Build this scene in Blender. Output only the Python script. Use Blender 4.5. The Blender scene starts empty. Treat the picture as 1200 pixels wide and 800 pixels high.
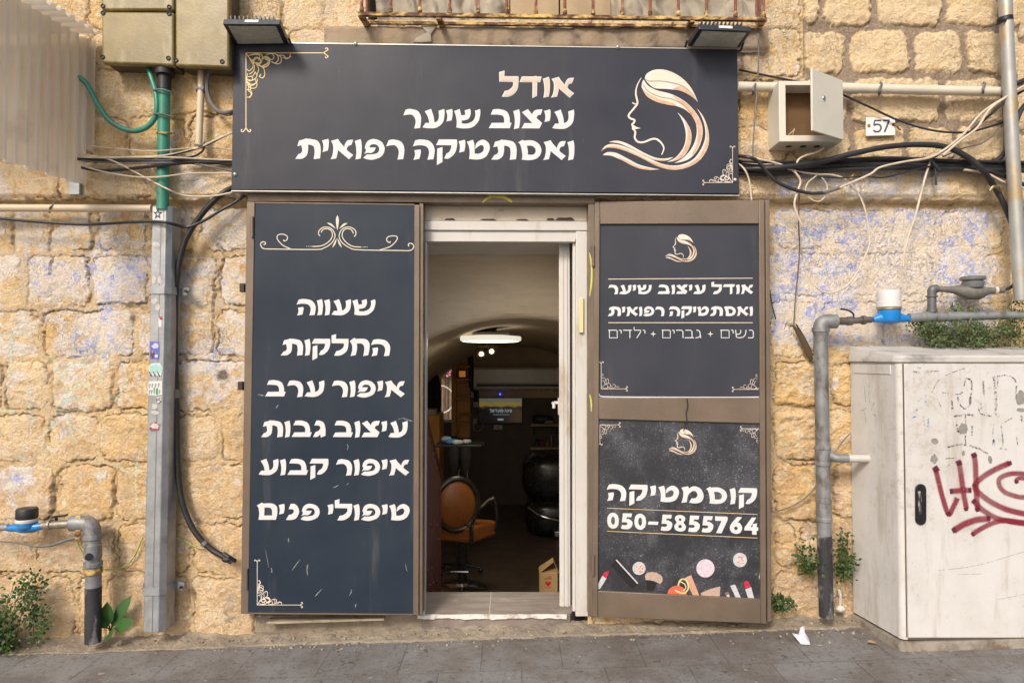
import bpy, bmesh, math, random
import numpy as np
from mathutils import Vector, Matrix
from mathutils.geometry import tessellate_polygon

random.seed(7)
SC = bpy.context.scene
COL = SC.collection
R = math.radians

# ------------------------------------------------------------------ camera, sky, sun, exposure
CAM_D, CAM_H, FPX, PITCH = 4.0, 1.575, 800.0, math.atan(20 / 800.0)
cam = bpy.data.cameras.new('camera')
cam.sensor_width = 36.0
cam.lens = 36.0 * FPX / 1200.0
cam.clip_start = 0.05
cam.clip_end = 500
cam.dof.use_dof = False
camo = bpy.data.objects.new('camera', cam)
COL.objects.link(camo)
camo.location = (0, -CAM_D, CAM_H)
camo.rotation_euler = (R(90) + PITCH, 0, 0)
SC.camera = camo

SUN_EL, SUN_AZ = R(38), R(205)         # azimuth clockwise from +Y: the sun stands behind the camera, a little to the left
world = bpy.data.worlds.new('World')
SC.world = world
world.use_nodes = True
wn = world.node_tree
sky = wn.nodes.new('ShaderNodeTexSky')
sky.sky_type = 'NISHITA'
sky.sun_disc = False
sky.sun_elevation = SUN_EL
sky.sun_rotation = SUN_AZ
sky.air_density = 1.0
sky.dust_density = 4.0
sky.ozone_density = 0.5
bg = wn.nodes['Background']
bg.inputs['Strength'].default_value = 0.09
wn.links.new(sky.outputs[0], bg.inputs['Color'])
sl = bpy.data.lights.new('sun', 'SUN')
sl.energy = 1.5
sl.angle = R(13)
sl.color = (1.0, 0.935, 0.85)
slo = bpy.data.objects.new('sun', sl)
COL.objects.link(slo)
sd = Vector((math.sin(SUN_AZ) * math.cos(SUN_EL), math.cos(SUN_AZ) * math.cos(SUN_EL), math.sin(SUN_EL)))
slo.rotation_euler = sd.to_track_quat('Z', 'Y').to_euler()
slo.location = (-3, -8, 9)
SC.view_settings.view_transform = 'Standard'
SC.view_settings.look = 'None'
SC.view_settings.exposure = 0.80
SC.view_settings.gamma = 1
SC.view_settings.use_curve_mapping = False

# ------------------------------------------------------------------ helpers
cP, sP = math.cos(PITCH), math.sin(PITCH)

def P(px, py, Y=0.0):
    """point of the vertical plane at depth Y that stands where the 1200x800 photograph has (px, py)"""
    u = (px - 600) / FPX
    v = (400 - py) / FPX
    t = (Y + CAM_D) / (cP - v * sP)
    return Vector((u * t, Y, CAM_H + (sP + v * cP) * t))

def gz(x, y=0):
    return 0.03 * max(-6, min(6, x))

ORG = {}

class MB:
    def __init__(s):
        s.v = []; s.f = []; s.uv = []; s.hasuv = False
    def add(s, vs, fs):
        b = len(s.v)
        s.v += [tuple(p) for p in vs]
        s.f += [tuple(i + b for i in f) for f in fs]
    def box(s, x0, x1, y0, y1, z0, z1):
        s.add([(x, y, z) for z in (z0, z1) for y in (y0, y1) for x in (x0, x1)],
              [(0, 2, 3, 1), (4, 5, 7, 6), (0, 1, 5, 4), (2, 6, 7, 3), (0, 4, 6, 2), (1, 3, 7, 5)])
        return s
    def hexa(s, q, off):
        """quad q (4 world points) extruded by off"""
        off = Vector(off)
        a = [Vector(p) for p in q]
        s.add(a + [p + off for p in a], [(3, 2, 1, 0), (4, 5, 6, 7), (0, 1, 5, 4), (1, 2, 6, 5), (2, 3, 7, 6), (3, 0, 4, 7)])
        return s
    def rectpx(s, x0, y0, x1, y1, Y, depth):
        return s.hexa([P(x0, y0, Y), P(x1, y0, Y), P(x1, y1, Y), P(x0, y1, Y)], (0, depth, 0))
    def quadpx(s, pts, Y, depth):
        f = Y if callable(Y) else (lambda x: Y)
        return s.hexa([P(x, y, f(x)) for x, y in pts], (0, depth, 0))
    def prism(s, pts, off):
        """polygon (world points) extruded by off"""
        off = Vector(off)
        a = [Vector(p) for p in pts]; n = len(a)
        tri = tessellate_polygon([a])
        fs = [tuple(t) for t in tri] + [tuple(i + n for i in reversed(t)) for t in tri]
        fs += [(i, (i + 1) % n, (i + 1) % n + n, i + n) for i in range(n)]
        s.add(a + [p + off for p in a], fs)
        return s
    def flat(s, loops):
        """flat polygon with holes; loops are lists of world points"""
        tri = tessellate_polygon(loops)
        vs = [p for l in loops for p in l]
        s.add(vs, [tuple(t) for t in tri])
        return s
    def tube(s, pts, r, n=8, cap=True):
        pts = [Vector(p) for p in pts]
        m = len(pts)
        rs = r if isinstance(r, (list, tuple)) else [r] * m
        t0 = (pts[1] - pts[0]).normalized()
        up = Vector((0, 0, 1)) if abs(t0.z) < 0.9 else Vector((0, 1, 0))
        nrm = t0.cross(up).normalized()
        vs = []
        for i, p in enumerate(pts):
            a = pts[max(0, i - 1)]; b = pts[min(m - 1, i + 1)]
            t = (b - a)
            t = t.normalized() if t.length > 1e-9 else t0
            nrm = (nrm - t * nrm.dot(t))
            nrm = nrm.normalized() if nrm.length > 1e-6 else t.orthogonal().normalized()
            bn = t.cross(nrm)
            for k in range(n):
                a_ = 2 * math.pi * k / n
                vs.append(p + (nrm * math.cos(a_) + bn * math.sin(a_)) * rs[i])
        fs = [(i * n + k, i * n + (k + 1) % n, (i + 1) * n + (k + 1) % n, (i + 1) * n + k) for i in range(m - 1) for k in range(n)]
        if cap:
            fs += [tuple(reversed(range(n))), tuple((m - 1) * n + k for k in range(n))]
        s.add(vs, fs)
        return s
    def cyl(s, a, b, r, n=16, r2=None):
        return s.tube([a, b], [r, r if r2 is None else r2], n)
    def lathe(s, prof, c, axis='Z', n=24):
        c = Vector(c); vs = []; m = len(prof)
        for (r, h) in prof:
            for k in range(n):
                a = 2 * math.pi * k / n
                x, y = r * math.cos(a), r * math.sin(a)
                vs.append(c + (Vector((x, y, h)) if axis == 'Z' else Vector((x, h, y)) if axis == 'Y' else Vector((h, x, y))))
        fs = [(i * n + k, i * n + (k + 1) % n, (i + 1) * n + (k + 1) % n, (i + 1) * n + k) for i in range(m - 1) for k in range(n)]
        fs += [tuple(reversed(range(n))), tuple((m - 1) * n + k for k in range(n))]
        s.add(vs, fs)
        return s
    def ball(s, c, rad, nu=20, nv=12, mat=None, pw=1.0):
        """ellipsoid; pw < 1 squares it off"""
        c = Vector(c); vs = []; fs = []
        def sg(v): return math.copysign(abs(v) ** pw, v)
        for j in range(nv + 1):
            ph = -math.pi / 2 + math.pi * j / nv
            for i in range(nu):
                th = 2 * math.pi * i / nu
                p = Vector((rad[0] * sg(math.cos(ph)) * sg(math.cos(th)), rad[1] * sg(math.cos(ph)) * sg(math.sin(th)), rad[2] * sg(math.sin(ph))))
                if mat is not None: p = mat @ p
                vs.append(c + p)
        fs = [(j * nu + i, j * nu + (i + 1) % nu, (j + 1) * nu + (i + 1) % nu, (j + 1) * nu + i) for j in range(nv) for i in range(nu)]
        s.add(vs, fs)
        return s
    def ribbon(s, pts, w, push=(0, -0.0006, 0), nrm=(0, -1, 0), uv=False):
        pts = [Vector(p) for p in pts]; m = len(pts)
        ws = w if isinstance(w, (list, tuple)) else [w] * m
        nv = Vector(nrm); vs = []
        for i, p in enumerate(pts):
            t = (pts[min(m - 1, i + 1)] - pts[max(0, i - 1)])
            t = t.normalized() if t.length > 1e-9 else Vector((1, 0, 0))
            d = t.cross(nv).normalized() * ws[i] * 0.5
            vs += [p + d, p - d]
        b = len(s.v)
        s.add(vs, [(2 * i, 2 * i + 1, 2 * i + 3, 2 * i + 2) for i in range(m - 1)])
        if uv:
            s.hasuv = True
            for i in range(m - 1):
                u0, u1 = i / (m - 1), (i + 1) / (m - 1)
                s.uv += [(u0, 0), (u0, 1), (u1, 1), (u1, 0)]
        return s
    def build(s, name, mat, parent=None, label=None, cat=None, group=None, kind=None, bevel=0, smooth=35, normals=True, origin=None):
        me = bpy.data.meshes.new(name)
        if parent is not None:
            o0 = ORG[parent.name]
        elif origin is not None:
            o0 = Vector(origin)
        else:
            a = np.array(s.v)
            o0 = Vector(((a[:, 0].min() + a[:, 0].max()) / 2, (a[:, 1].min() + a[:, 1].max()) / 2, a[:, 2].min()))
        me.from_pydata([tuple(Vector(p) - o0) for p in s.v], [], s.f)
        if s.hasuv:
            l = me.uv_layers.new(name='UVMap')
            for i, u in enumerate(s.uv): l.data[i].uv = u
        if normals:
            bm = bmesh.new(); bm.from_mesh(me)
            bmesh.ops.recalc_face_normals(bm, faces=bm.faces)
            bm.to_mesh(me); bm.free()
        if smooth:
            me.polygons.foreach_set('use_smooth', [True] * len(me.polygons))
            me.set_sharp_from_angle(angle=R(smooth))
        me.update()
        me.materials.append(mat)
        o = bpy.data.objects.new(name, me)
        COL.objects.link(o)
        if parent is not None:
            o.parent = parent
        else:
            o.location = o0
        ORG[o.name] = o0
        if bevel:
            b = o.modifiers.new('bevel', 'BEVEL'); b.width = bevel; b.segments = 2; b.limit_method = 'ANGLE'; b.angle_limit = R(40)
            b.harden_normals = False
        tag(o, label, cat, group, kind)
        return o

def tag(o, label=None, cat=None, group=None, kind=None):
    if label: o['label'] = label
    if cat: o['category'] = cat
    if group: o['group'] = group
    if kind: o['kind'] = kind
    return o

def thing(name, label, cat, loc, group=None):
    o = bpy.data.objects.new(name, None)
    COL.objects.link(o)
    o.empty_display_size = 0.1
    o.location = loc
    ORG[o.name] = Vector(loc)
    return tag(o, label, cat, group)

def dup(root, loc, label):
    """copy of a thing with its parts and sub-parts"""
    def rec(o, par):
        c = o.copy(); COL.objects.link(c); c.parent = par
        ORG[c.name] = ORG[o.name]
        for ch in [k for k in o.children]: rec(ch, c)
        return c
    kids = list(root.children)
    c = root.copy(); COL.objects.link(c)
    c.location = loc; c['label'] = label
    ORG[c.name] = Vector(loc)
    for k in kids: rec(k, c)
    return c

def smooth_path(pts, n=8, closed=False):
    """Catmull-Rom through points of any dimension"""
    pts = [Vector(p) for p in pts]; out = []; m = len(pts)
    if m < 3: return pts
    rng = range(m) if closed else range(m - 1)
    for i in rng:
        if closed:
            p0, p1, p2, p3 = pts[(i - 1) % m], pts[i], pts[(i + 1) % m], pts[(i + 2) % m]
        else:
            p0, p1, p2, p3 = pts[max(0, i - 1)], pts[i], pts[i + 1], pts[min(m - 1, i + 2)]
        for k in range(n):
            t = k / n
            out.append(0.5 * ((2 * p1) + (p2 - p0) * t + (2 * p0 - 5 * p1 + 4 * p2 - p3) * t * t + (3 * p1 - p0 - 3 * p2 + p3) * t ** 3))
    if not closed: out.append(pts[-1])
    return out

def outline(pts, n=5):
    """polygon outline; a third entry marks a smooth point, the others are corners"""
    m = len(pts)
    sm = [len(p) > 2 for p in pts]
    v = [Vector((p[0], p[1])) for p in pts]
    if all(sm): return smooth_path(v, n, True)
    out = []
    for i in range(m):
        j = (i + 1) % m
        a, b = v[i], v[j]
        if not sm[i] and not sm[j]:
            out.append(a); continue
        ta = (v[j] - v[i - 1]) * 0.5 if sm[i] else None
        tb = (v[(j + 1) % m] - v[i]) * 0.5 if sm[j] else None
        d = b - a
        if sm[i]:
            l = ta.length; ta = ta * (min(1.0, d.length / l) if l > 1e-9 else 1)
        if sm[j]:
            l = tb.length; tb = tb * (min(1.0, d.length / l) if l > 1e-9 else 1)
        if ta is None: ta = d * 1.5 - tb * 0.5
        if tb is None: tb = d * 1.5 - ta * 0.5
        for k in range(n):
            t = k / n; t2 = t * t; t3 = t2 * t
            out.append(a * (2 * t3 - 3 * t2 + 1) + ta * (t3 - 2 * t2 + t) + b * (-2 * t3 + 3 * t2) + tb * (t3 - t2))
    return out

# ------------------------------------------------------------------ materials
def rgb(h):
    """sRGB hex to linear"""
    c = [int(h[i:i + 2], 16) / 255 for i in (0, 2, 4)]
    return tuple((x / 12.92 if x <= 0.04045 else ((x + 0.055) / 1.055) ** 2.4) for x in c)

class NT:
    def __init__(s, name):
        s.m = bpy.data.materials.new(name); s.m.use_nodes = True
        s.t = s.m.node_tree; s.n = s.t.nodes
        s.b = s.n['Principled BSDF']
    def new(s, t, **k):
        x = s.n.new(t)
        for a, b in k.items(): setattr(x, a, b)
        return x
    def link(s, a, b): s.t.links.new(a, b)
    def put(s, sock, v):
        if isinstance(v, bpy.types.NodeSocket): s.link(v, sock)
        else:
            if isinstance(v, tuple) and len(v) == 3 and sock.type == 'RGBA': v = (*v, 1)
            sock.default_value = v
    def coord(s, scale=(1, 1, 1), which='Object'):
        tc = s.new('ShaderNodeTexCoord')
        mp = s.new('ShaderNodeMapping')
        s.link(tc.outputs[which], mp.inputs[0]); mp.inputs['Scale'].default_value = scale
        return mp.outputs[0]
    def noise(s, scale, detail=4, rough=.55, co=None, dist=0, off=None):
        x = s.new('ShaderNodeTexNoise')
        x.inputs['Scale'].default_value = scale; x.inputs['Detail'].default_value = detail
        x.inputs['Roughness'].default_value = rough; x.inputs['Distortion'].default_value = dist
        if co is None: co = s.coord()
        if off is not None:
            va = s.new('ShaderNodeVectorMath', operation='ADD'); s.link(co, va.inputs[0]); va.inputs[1].default_value = off; co = va.outputs[0]
        s.link(co, x.inputs['Vector'])
        return x.outputs[0]
    def ramp(s, v, a, b, lo=0.0, hi=1.0):
        x = s.new('ShaderNodeMapRange', interpolation_type='SMOOTHSTEP')
        s.put(x.inputs[0], v); s.put(x.inputs[1], a); s.put(x.inputs[2], b)
        x.inputs[3].default_value = lo; x.inputs[4].default_value = hi
        return x.outputs[0]
    def math(s, op, a, b=0.0, clamp=False):
        x = s.new('ShaderNodeMath', operation=op, use_clamp=clamp)
        s.put(x.inputs[0], a); s.put(x.inputs[1], b)
        return x.outputs[0]
    def mix(s, f, a, b, blend='MIX'):
        x = s.new('ShaderNodeMix', data_type='RGBA', blend_type=blend)
        s.put(x.inputs[0], f); s.put(x.inputs[6], a); s.put(x.inputs[7], b)
        return x.outputs[2]
    def attr(s, name):
        x = s.new('ShaderNodeAttribute'); x.attribute_name = name
        return x.outputs['Fac']
    def bump(s, h, dist, strength=1.0, normal=None):
        x = s.new('ShaderNodeBump')
        s.link(h, x.inputs['Height']); x.inputs['Distance'].default_value = dist; x.inputs['Strength'].default_value = strength
        if normal is not None: s.link(normal, x.inputs['Normal'])
        return x.outputs[0]

def M(name, col, rough=.55, metal=0.0, var=.18, vs=5, col2=None, bump=0, bs=70, dirt=None, damt=.5, ds=4, dstr=(1, 1, 1), spec=.5, emit=None, est=0, alpha=None, coat=0):
    """painted or plain material: two tones by noise, optional dirt patches of their own shape, fine bump, uneven gloss"""
    t = NT(name)
    if col2 is None: col2 = tuple(c * (1 - var) for c in col)
    c = t.mix(t.ramp(t.noise(vs, 6), .3, .7), col, col2)
    if dirt is not None:
        dn = t.noise(ds, 8, .65, t.coord(dstr), off=(3.1, 1.7, 9.2))
        c = t.mix(t.ramp(dn, 1 - damt - .08, 1 - damt + .12), c, dirt)
    t.put(t.b.inputs['Base Color'], c)
    t.put(t.b.inputs['Roughness'], t.ramp(t.noise(vs * 2.3, 5, off=(7, 2, 1)), .25, .75, max(.02, rough - .1), min(1, rough + .1)))
    t.b.inputs['Metallic'].default_value = metal
    t.b.inputs['Specular IOR Level'].default_value = spec
    if coat: t.b.inputs['Coat Weight'].default_value = coat
    if bump: t.link(t.bump(t.noise(bs, 5), bump), t.b.inputs['Normal'])
    if emit is not None:
        t.b.inputs['Emission Color'].default_value = (*emit, 1); t.b.inputs['Emission Strength'].default_value = est
    if alpha is not None: t.b.inputs['Alpha'].default_value = alpha
    return t.m

# ------------------------------------------------------------------ numpy noise for the modelled stone surface
def vnoise(x, y, seed):
    rs = np.random.RandomState(seed)
    T = rs.rand(256, 256).astype(np.float32)
    xi = np.floor(x).astype(np.int64); yi = np.floor(y).astype(np.int64)
    fx = (x - xi).astype(np.float32); fy = (y - yi).astype(np.float32)
    fx = fx * fx * (3 - 2 * fx); fy = fy * fy * (3 - 2 * fy)
    a = T[xi % 256, yi % 256]; b = T[(xi + 1) % 256, yi % 256]; c = T[xi % 256, (yi + 1) % 256]; d = T[(xi + 1) % 256, (yi + 1) % 256]
    return (a * (1 - fx) + b * fx) * (1 - fy) + (c * (1 - fx) + d * fx) * fy

def fbm(x, y, seed, octv=4, gain=.5):
    s = 0; a = 1; n = 0
    for i in range(octv):
        s = s + a * vnoise(x * 2 ** i + 17.3 * i, y * 2 ** i - 9.1 * i, seed + i); n += a; a *= gain
    return s / n

def sstep(a, b, x):
    t = np.clip((x - a) / (b - a), 0, 1)
    return t * t * (3 - 2 * t)

def grid_mesh(name, co, ni, nj, keep, mat, attrs, parent, smooth=True):
    """co: (ni*nj,3) world; quads kept where keep (ni-1,nj-1)"""
    o0 = np.array(ORG[parent.name]) if parent is not None else np.zeros(3)
    idx = np.arange(ni * nj).reshape(ni, nj)
    q = np.stack([idx[:-1, :-1], idx[:-1, 1:], idx[1:, 1:], idx[1:, :-1]], -1)[keep]
    used = np.zeros(ni * nj, bool); used[q.ravel()] = True
    remap = np.cumsum(used) - 1
    q = remap[q]; v = (co - o0)[used]
    me = bpy.data.meshes.new(name)
    me.vertices.add(len(v)); me.vertices.foreach_set('co', v.astype(np.float32).ravel())
    nf = len(q)
    me.loops.add(nf * 4); me.loops.foreach_set('vertex_index', q.astype(np.int32).ravel())
    me.polygons.add(nf)
    me.polygons.foreach_set('loop_start', (np.arange(nf) * 4).astype(np.int32))
    me.update(calc_edges=True)
    if smooth: me.polygons.foreach_set('use_smooth', np.ones(nf, bool))
    for k, a in attrs.items():
        at = me.attributes.new(k, 'FLOAT', 'POINT'); at.data.foreach_set('value', a[used].astype(np.float32))
    me.materials.append(mat); me.validate()
    o = bpy.data.objects.new(name, me); COL.objects.link(o)
    if parent is not None: o.parent = parent
    ORG[o.name] = Vector(o0)
    return o

# ------------------------------------------------------------------ the ground
t = NT('paving')
co = t.coord()
br = t.new('ShaderNodeTexBrick'); br.offset = .5
wv = t.new('ShaderNodeVectorMath', operation='ADD')
t.link(co, wv.inputs[0]); wv.inputs[1].default_value = (0.16, 0.145, 0)
t.link(wv.outputs[0], br.inputs['Vector'])
br.inputs['Scale'].default_value = 1; br.inputs['Brick Width'].default_value = .42; br.inputs['Row Height'].default_value = .36
br.inputs['Mortar Size'].default_value = .0028; br.inputs['Mortar Smooth'].default_value = .4
br.inputs['Color1'].default_value = (.0, .0, .0, 1); br.inputs['Color2'].default_value = (1, 1, 1, 1); br.inputs['Mortar'].default_value = (.5, .5, .5, 1)
c = t.mix(br.outputs['Color'], (.195, .192, .190), (.218, .214, .211))
n1 = t.noise(2.2, 8, .65)
c = t.mix(t.ramp(n1, .38, .68), c, (.130, .108, .090))
n2 = t.noise(38, 5, .7)
c = t.mix(t.ramp(n2, .5, .68, 0, .7), c, (.075, .055, .042))
n3 = t.noise(150, 3, .7)
c = t.mix(t.ramp(n3, .52, .72, 0, .55), c, (.27, .255, .24))
sp = t.noise(16, 2, .5, off=(5, 5, 5))
c = t.mix(t.ramp(sp, .68, .71, 0, .7), c, (.06, .055, .05))
gm = t.noise(21, 2, .4, off=(9, 1, 4))
c = t.mix(t.ramp(gm, .73, .745, 0, .6), c, (.42, .41, .40))
c = t.mix(t.ramp(t.noise(1.1, 12, .75, off=(4, 7, 1)), .54, .62, 0, .6), c, (.115, .10, .088))
c = t.mix(t.math('MULTIPLY', br.outputs['Fac'], .38), c, (.07, .063, .056))
t.put(t.b.inputs['Base Color'], c)
t.put(t.b.inputs['Roughness'], t.ramp(n1, .3, .7, .62, .85))
h = t.math('ADD', t.math('MULTIPLY', n2, .4), t.math('MULTIPLY', n3, .5))
h = t.math('SUBTRACT', h, t.math('MULTIPLY', br.outputs['Fac'], 1.2))
t.link(t.bump(h, .006), t.b.inputs['Normal'])
PAVE = t.m

xs = np.concatenate([[-60, -30, -15], np.linspace(-8, 8, 161), [15, 30, 60]])
ys = np.concatenate([[-80, -40, -20, -10], np.linspace(-6, .04, 122)])
X, Y = np.meshgrid(xs, ys, indexing='ij')
Z = .03 * np.clip(X, -6, 6) + .012 * (fbm(X * .9 + 50, Y * .9 + 50, 3, 3) - .5)
Z -= .02 * np.clip(-Y - .4, 0, 3) * 0.3
ground = grid_mesh('pavement', np.stack([X, Y, Z], -1).reshape(-1, 3), len(xs), len(ys), np.ones((len(xs) - 1, len(ys) - 1), bool), PAVE, {}, None)
tag(ground, kind='structure')
def gh(x, y):
    return .03 * max(-6, min(6, x)) - .006 * max(0, -y - .4)

# rough concrete strip between paving and wall
t = NT('old_concrete')
n1 = t.noise(7, 8, .65); n2 = t.noise(60, 5, .7)
c = t.mix(t.ramp(n1, .35, .65), (.34, .28, .205), (.235, .195, .15))
c = t.mix(t.ramp(n2, .55, .8, 0, .6), c, (.14, .11, .08))
c = t.mix(t.ramp(t.noise(22, 3, off=(3, 3, 3)), .62, .7, 0, .6), c, (.40, .37, .33))
t.put(t.b.inputs['Base Color'], c); t.b.inputs['Roughness'].default_value = .9
t.link(t.bump(t.math('ADD', n1, n2), .012), t.b.inputs['Normal'])
CONC = t.m
xs = np.linspace(-5, 5, 900); ys = np.linspace(-.30, .03, 60)
X, Y = np.meshgrid(xs, ys, indexing='ij')
edge = -.115 + .05 * (fbm(X * 9 + 9, X * 0 + 2, 11, 6, .65) - .5) - .03 * sstep(-1.3, -2.4, X)
tt = (Y - edge)
nz = fbm(X * 26 + 40, Y * 26 + 40, 21, 5, .6)
Z = .03 * np.clip(X, -6, 6) + .009 + .032 * sstep(0, .13, tt) * (.5 + .6 * nz) + .014 * (nz - .5) + .006 * (fbm(X * 60 + 4, Y * 60 + 4, 23, 3) - .5)
Z = np.where(tt < 0, .03 * np.clip(X, -6, 6) - .04, Z)
Z += .05 * sstep(-.04, .03, Y) * (fbm(X * 5, Y * 5 + 3, 5, 3)) * ((X < -1.5) | (X > 1.55))
strip_h = lambda x: .03 * max(-6, min(6, x))
strip = grid_mesh('ground_strip', np.stack([X, Y, Z], -1).reshape(-1, 3), len(xs), len(ys), np.ones((len(xs) - 1, len(ys) - 1), bool), CONC, {}, None)
tag(strip, kind='structure')

# ------------------------------------------------------------------ the building: stone front wall
bld = thing('stone_building', 'old golden stone building with a doorway open on a dark vaulted salon', 'building', (0, 0, 0))

t = NT('golden_stone')
sid = t.attr('sid'); msk = t.attr('msk'); sty = t.attr('sty'); paint = t.attr('paint'); mint = t.attr('mint'); soot = t.attr('soot'); hgt = t.attr('hgt')
n1 = t.noise(3.2, 8, .6); n2 = t.noise(9, 9, .62, off=(4, 9, 1)); n3 = t.noise(34, 12, .74, off=(1, 5, 7)); n4 = t.noise(120, 5, .6)
cream = (.87, .69, .46); gold = (.78, .51, .20); honey = (.85, .63, .35)
a = t.math('ADD', t.math('MULTIPLY', sid, .55), t.math('MULTIPLY', n2, .75))
c = t.mix(t.ramp(a, .35, .85), gold, cream)
c = t.mix(t.ramp(n1, .42, .62, 0, .6), c, honey)
c = t.mix(t.math('MULTIPLY', t.ramp(t.noise(6.5, 12, .74, off=(9, 3, 2)), .55, .61), .8), c, (.66, .40, .15))       # ochre weathering
c = t.mix(t.math('MULTIPLY', t.ramp(t.noise(4.3, 10, .7, off=(2, 8, 8)), .58, .66), .5), c, (.64, .40, .27))        # reddish beds
mo = t.noise(13, 13, .76, off=(7, 3, 9))
c = t.mix(t.ramp(mo, .53, .56, 0, .8), c, (.90, .75, .54))
c = t.mix(t.ramp(mo, .46, .43, 0, .7), c, (.62, .385, .15))
c = t.mix(t.math('MULTIPLY', hgt, t.ramp(t.noise(5, 12, .75, off=(4, 4, 7)), .42, .56, .10, .75)), c, (.56, .375, .235))
wash = t.ramp(t.math('ADD', t.noise(6, 13, .76, off=(1, 9, 4)), t.math('MULTIPLY', paint, .42)), .60, .625)
c = t.mix(t.math('MULTIPLY', wash, .72), c, (.82, .78, .76))
c = t.mix(t.ramp(n3, .58, .70, 0, .5), c, (.78, .64, .46))
c = t.mix(t.ramp(n3, .41, .30, 0, .5), c, (.52, .34, .16))
gr = t.ramp(t.noise(5.2, 13, .78, off=(6, 6, 1)), .56, .62)
c = t.mix(t.math('MULTIPLY', gr, t.math('ADD', .45, t.math('MULTIPLY', hgt, .3))), c, (.46, .40, .33))
st2 = t.noise(3.4, 12, .74, t.coord((1, 1, .6)), off=(5, 8, 3))
c = t.mix(t.math('MULTIPLY', t.ramp(st2, .55, .64), t.math('ADD', .18, t.math('MULTIPLY', hgt, .40))), c, (.33, .245, .17))
c = t.mix(t.math('MULTIPLY', t.ramp(st2, .45, .38), t.math('ADD', .12, t.math('MULTIPLY', hgt, .45))), c, (.86, .74, .58))                                                        # grey lichen
mort = t.mix(sty, t.mix(t.ramp(n3, .35, .65), (.64, .45, .23), (.74, .55, .32)), t.mix(t.ramp(n3, .35, .65), (.26, .20, .15), (.37, .29, .22)))
c = t.mix(t.math('MULTIPLY', t.ramp(sty, .8, 1), t.ramp(n2, .36, .5, .25, .75)), c, (.82, .645, .41))
c = t.mix(msk, mort, c)
# old blue limewash, flaking
pn = t.noise(17, 13, .76, off=(8, 1, 3))
pn2 = t.noise(5, 6, .6, off=(1, 1, 8))
pf = t.ramp(t.math('ADD', t.math('MULTIPLY', paint, 1.0), t.math('ADD', t.math('MULTIPLY', pn, 1.1), t.math('MULTIPLY', pn2, .55))), 1.21, 1.24)
blue = t.mix(t.ramp(t.noise(11, 12, .75, off=(3, 7, 7)), .50, .54), (.76, .75, .82), (.37, .45, .85))
blue = t.mix(t.ramp(t.noise(7, 12, .76, off=(8, 8, 2)), .49, .53), blue, (.86, .74, .60))
c = t.mix(t.math('MULTIPLY', pf, .9), c, blue)
wf = t.ramp(t.math('ADD', paint, t.math('MULTIPLY', t.noise(24, 12, .76, off=(2, 2, 9)), 1.2)), 1.24, 1.27)
c = t.mix(t.math('MULTIPLY', wf, .85), c, (.86, .76, .64))
c = t.mix(mint, c, (.62, .80, .66))
c = t.mix(soot, c, (.05, .045, .04))
# small dark pits and hair cracks of the stone itself
vo = t.new('ShaderNodeTexVoronoi', feature='DISTANCE_TO_EDGE'); vo.inputs['Scale'].default_value = 7
nv = t.new('ShaderNodeVectorMath', operation='ADD'); t.link(t.coord(), nv.inputs[0])
wn_ = t.new('ShaderNodeTexNoise'); wn_.inputs['Scale'].default_value = 9; wn_.inputs['Detail'].default_value = 6; t.link(t.coord(), wn_.inputs['Vector'])
t.link(wn_.outputs['Color'], nv.inputs[1]); t.link(nv.outputs[0], vo.inputs['Vector'])
ck = t.math('MULTIPLY', t.ramp(vo.outputs['Distance'], .02, .0), t.ramp(t.noise(2.5, 3, off=(5, 1, 5)), .5, .62))
c = t.mix(t.math('MULTIPLY', ck, .7), c, (.16, .105, .06))
c = t.mix(t.ramp(n4, .37, .29, 0, .75), c, (.20, .13, .07))
fl = t.noise(75, 10, .8, off=(6, 1, 6))
c = t.mix(t.ramp(fl, .56, .62, 0, .55), c, (.90, .80, .64))
c = t.mix(t.ramp(fl, .42, .37, 0, .5), c, (.42, .27, .13))
cv = t.new('ShaderNodeTexVoronoi', feature='F1'); cv.inputs['Scale'].default_value = 42; t.link(nv.outputs[0], cv.inputs['Vector'])
sv_ = t.new('ShaderNodeSeparateColor'); t.link(cv.outputs['Color'], sv_.inputs[0])
c = t.mix(t.math('MULTIPLY', sv_.outputs[0], .28), c, (.42, .29, .16))
t.put(t.b.inputs['Base Color'], c)
t.b.inputs['Roughness'].default_value = .88; t.b.inputs['Specular IOR Level'].default_value = .25
fac = t.new('ShaderNodeTexVoronoi', feature='F1'); fac.inputs['Scale'].default_value = 19; t.link(nv.outputs[0], fac.inputs['Vector'])
h = t.math('ADD', t.math('MULTIPLY', n3, 1.0), t.math('MULTIPLY', n4, .45))
h = t.math('ADD', h, t.math('MULTIPLY', fac.outputs['Distance'], .55))
h = t.math('ADD', h, t.math('MULTIPLY', pf, .14)); h = t.math('SUBTRACT', h, t.math('MULTIPLY', ck, .5))
chip = t.noise(55, 13, .8, off=(1, 2, 3))
h = t.math('ADD', h, t.math('MULTIPLY', chip, .9)); h = t.math('ADD', h, t.math('MULTIPLY', wash, .10)); h = t.math('ADD', h, t.math('MULTIPLY', t.ramp(mo, .53, .56), .12))
t.link(t.bump(h, .010), t.b.inputs['Normal'])
STONE = t.m

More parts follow.
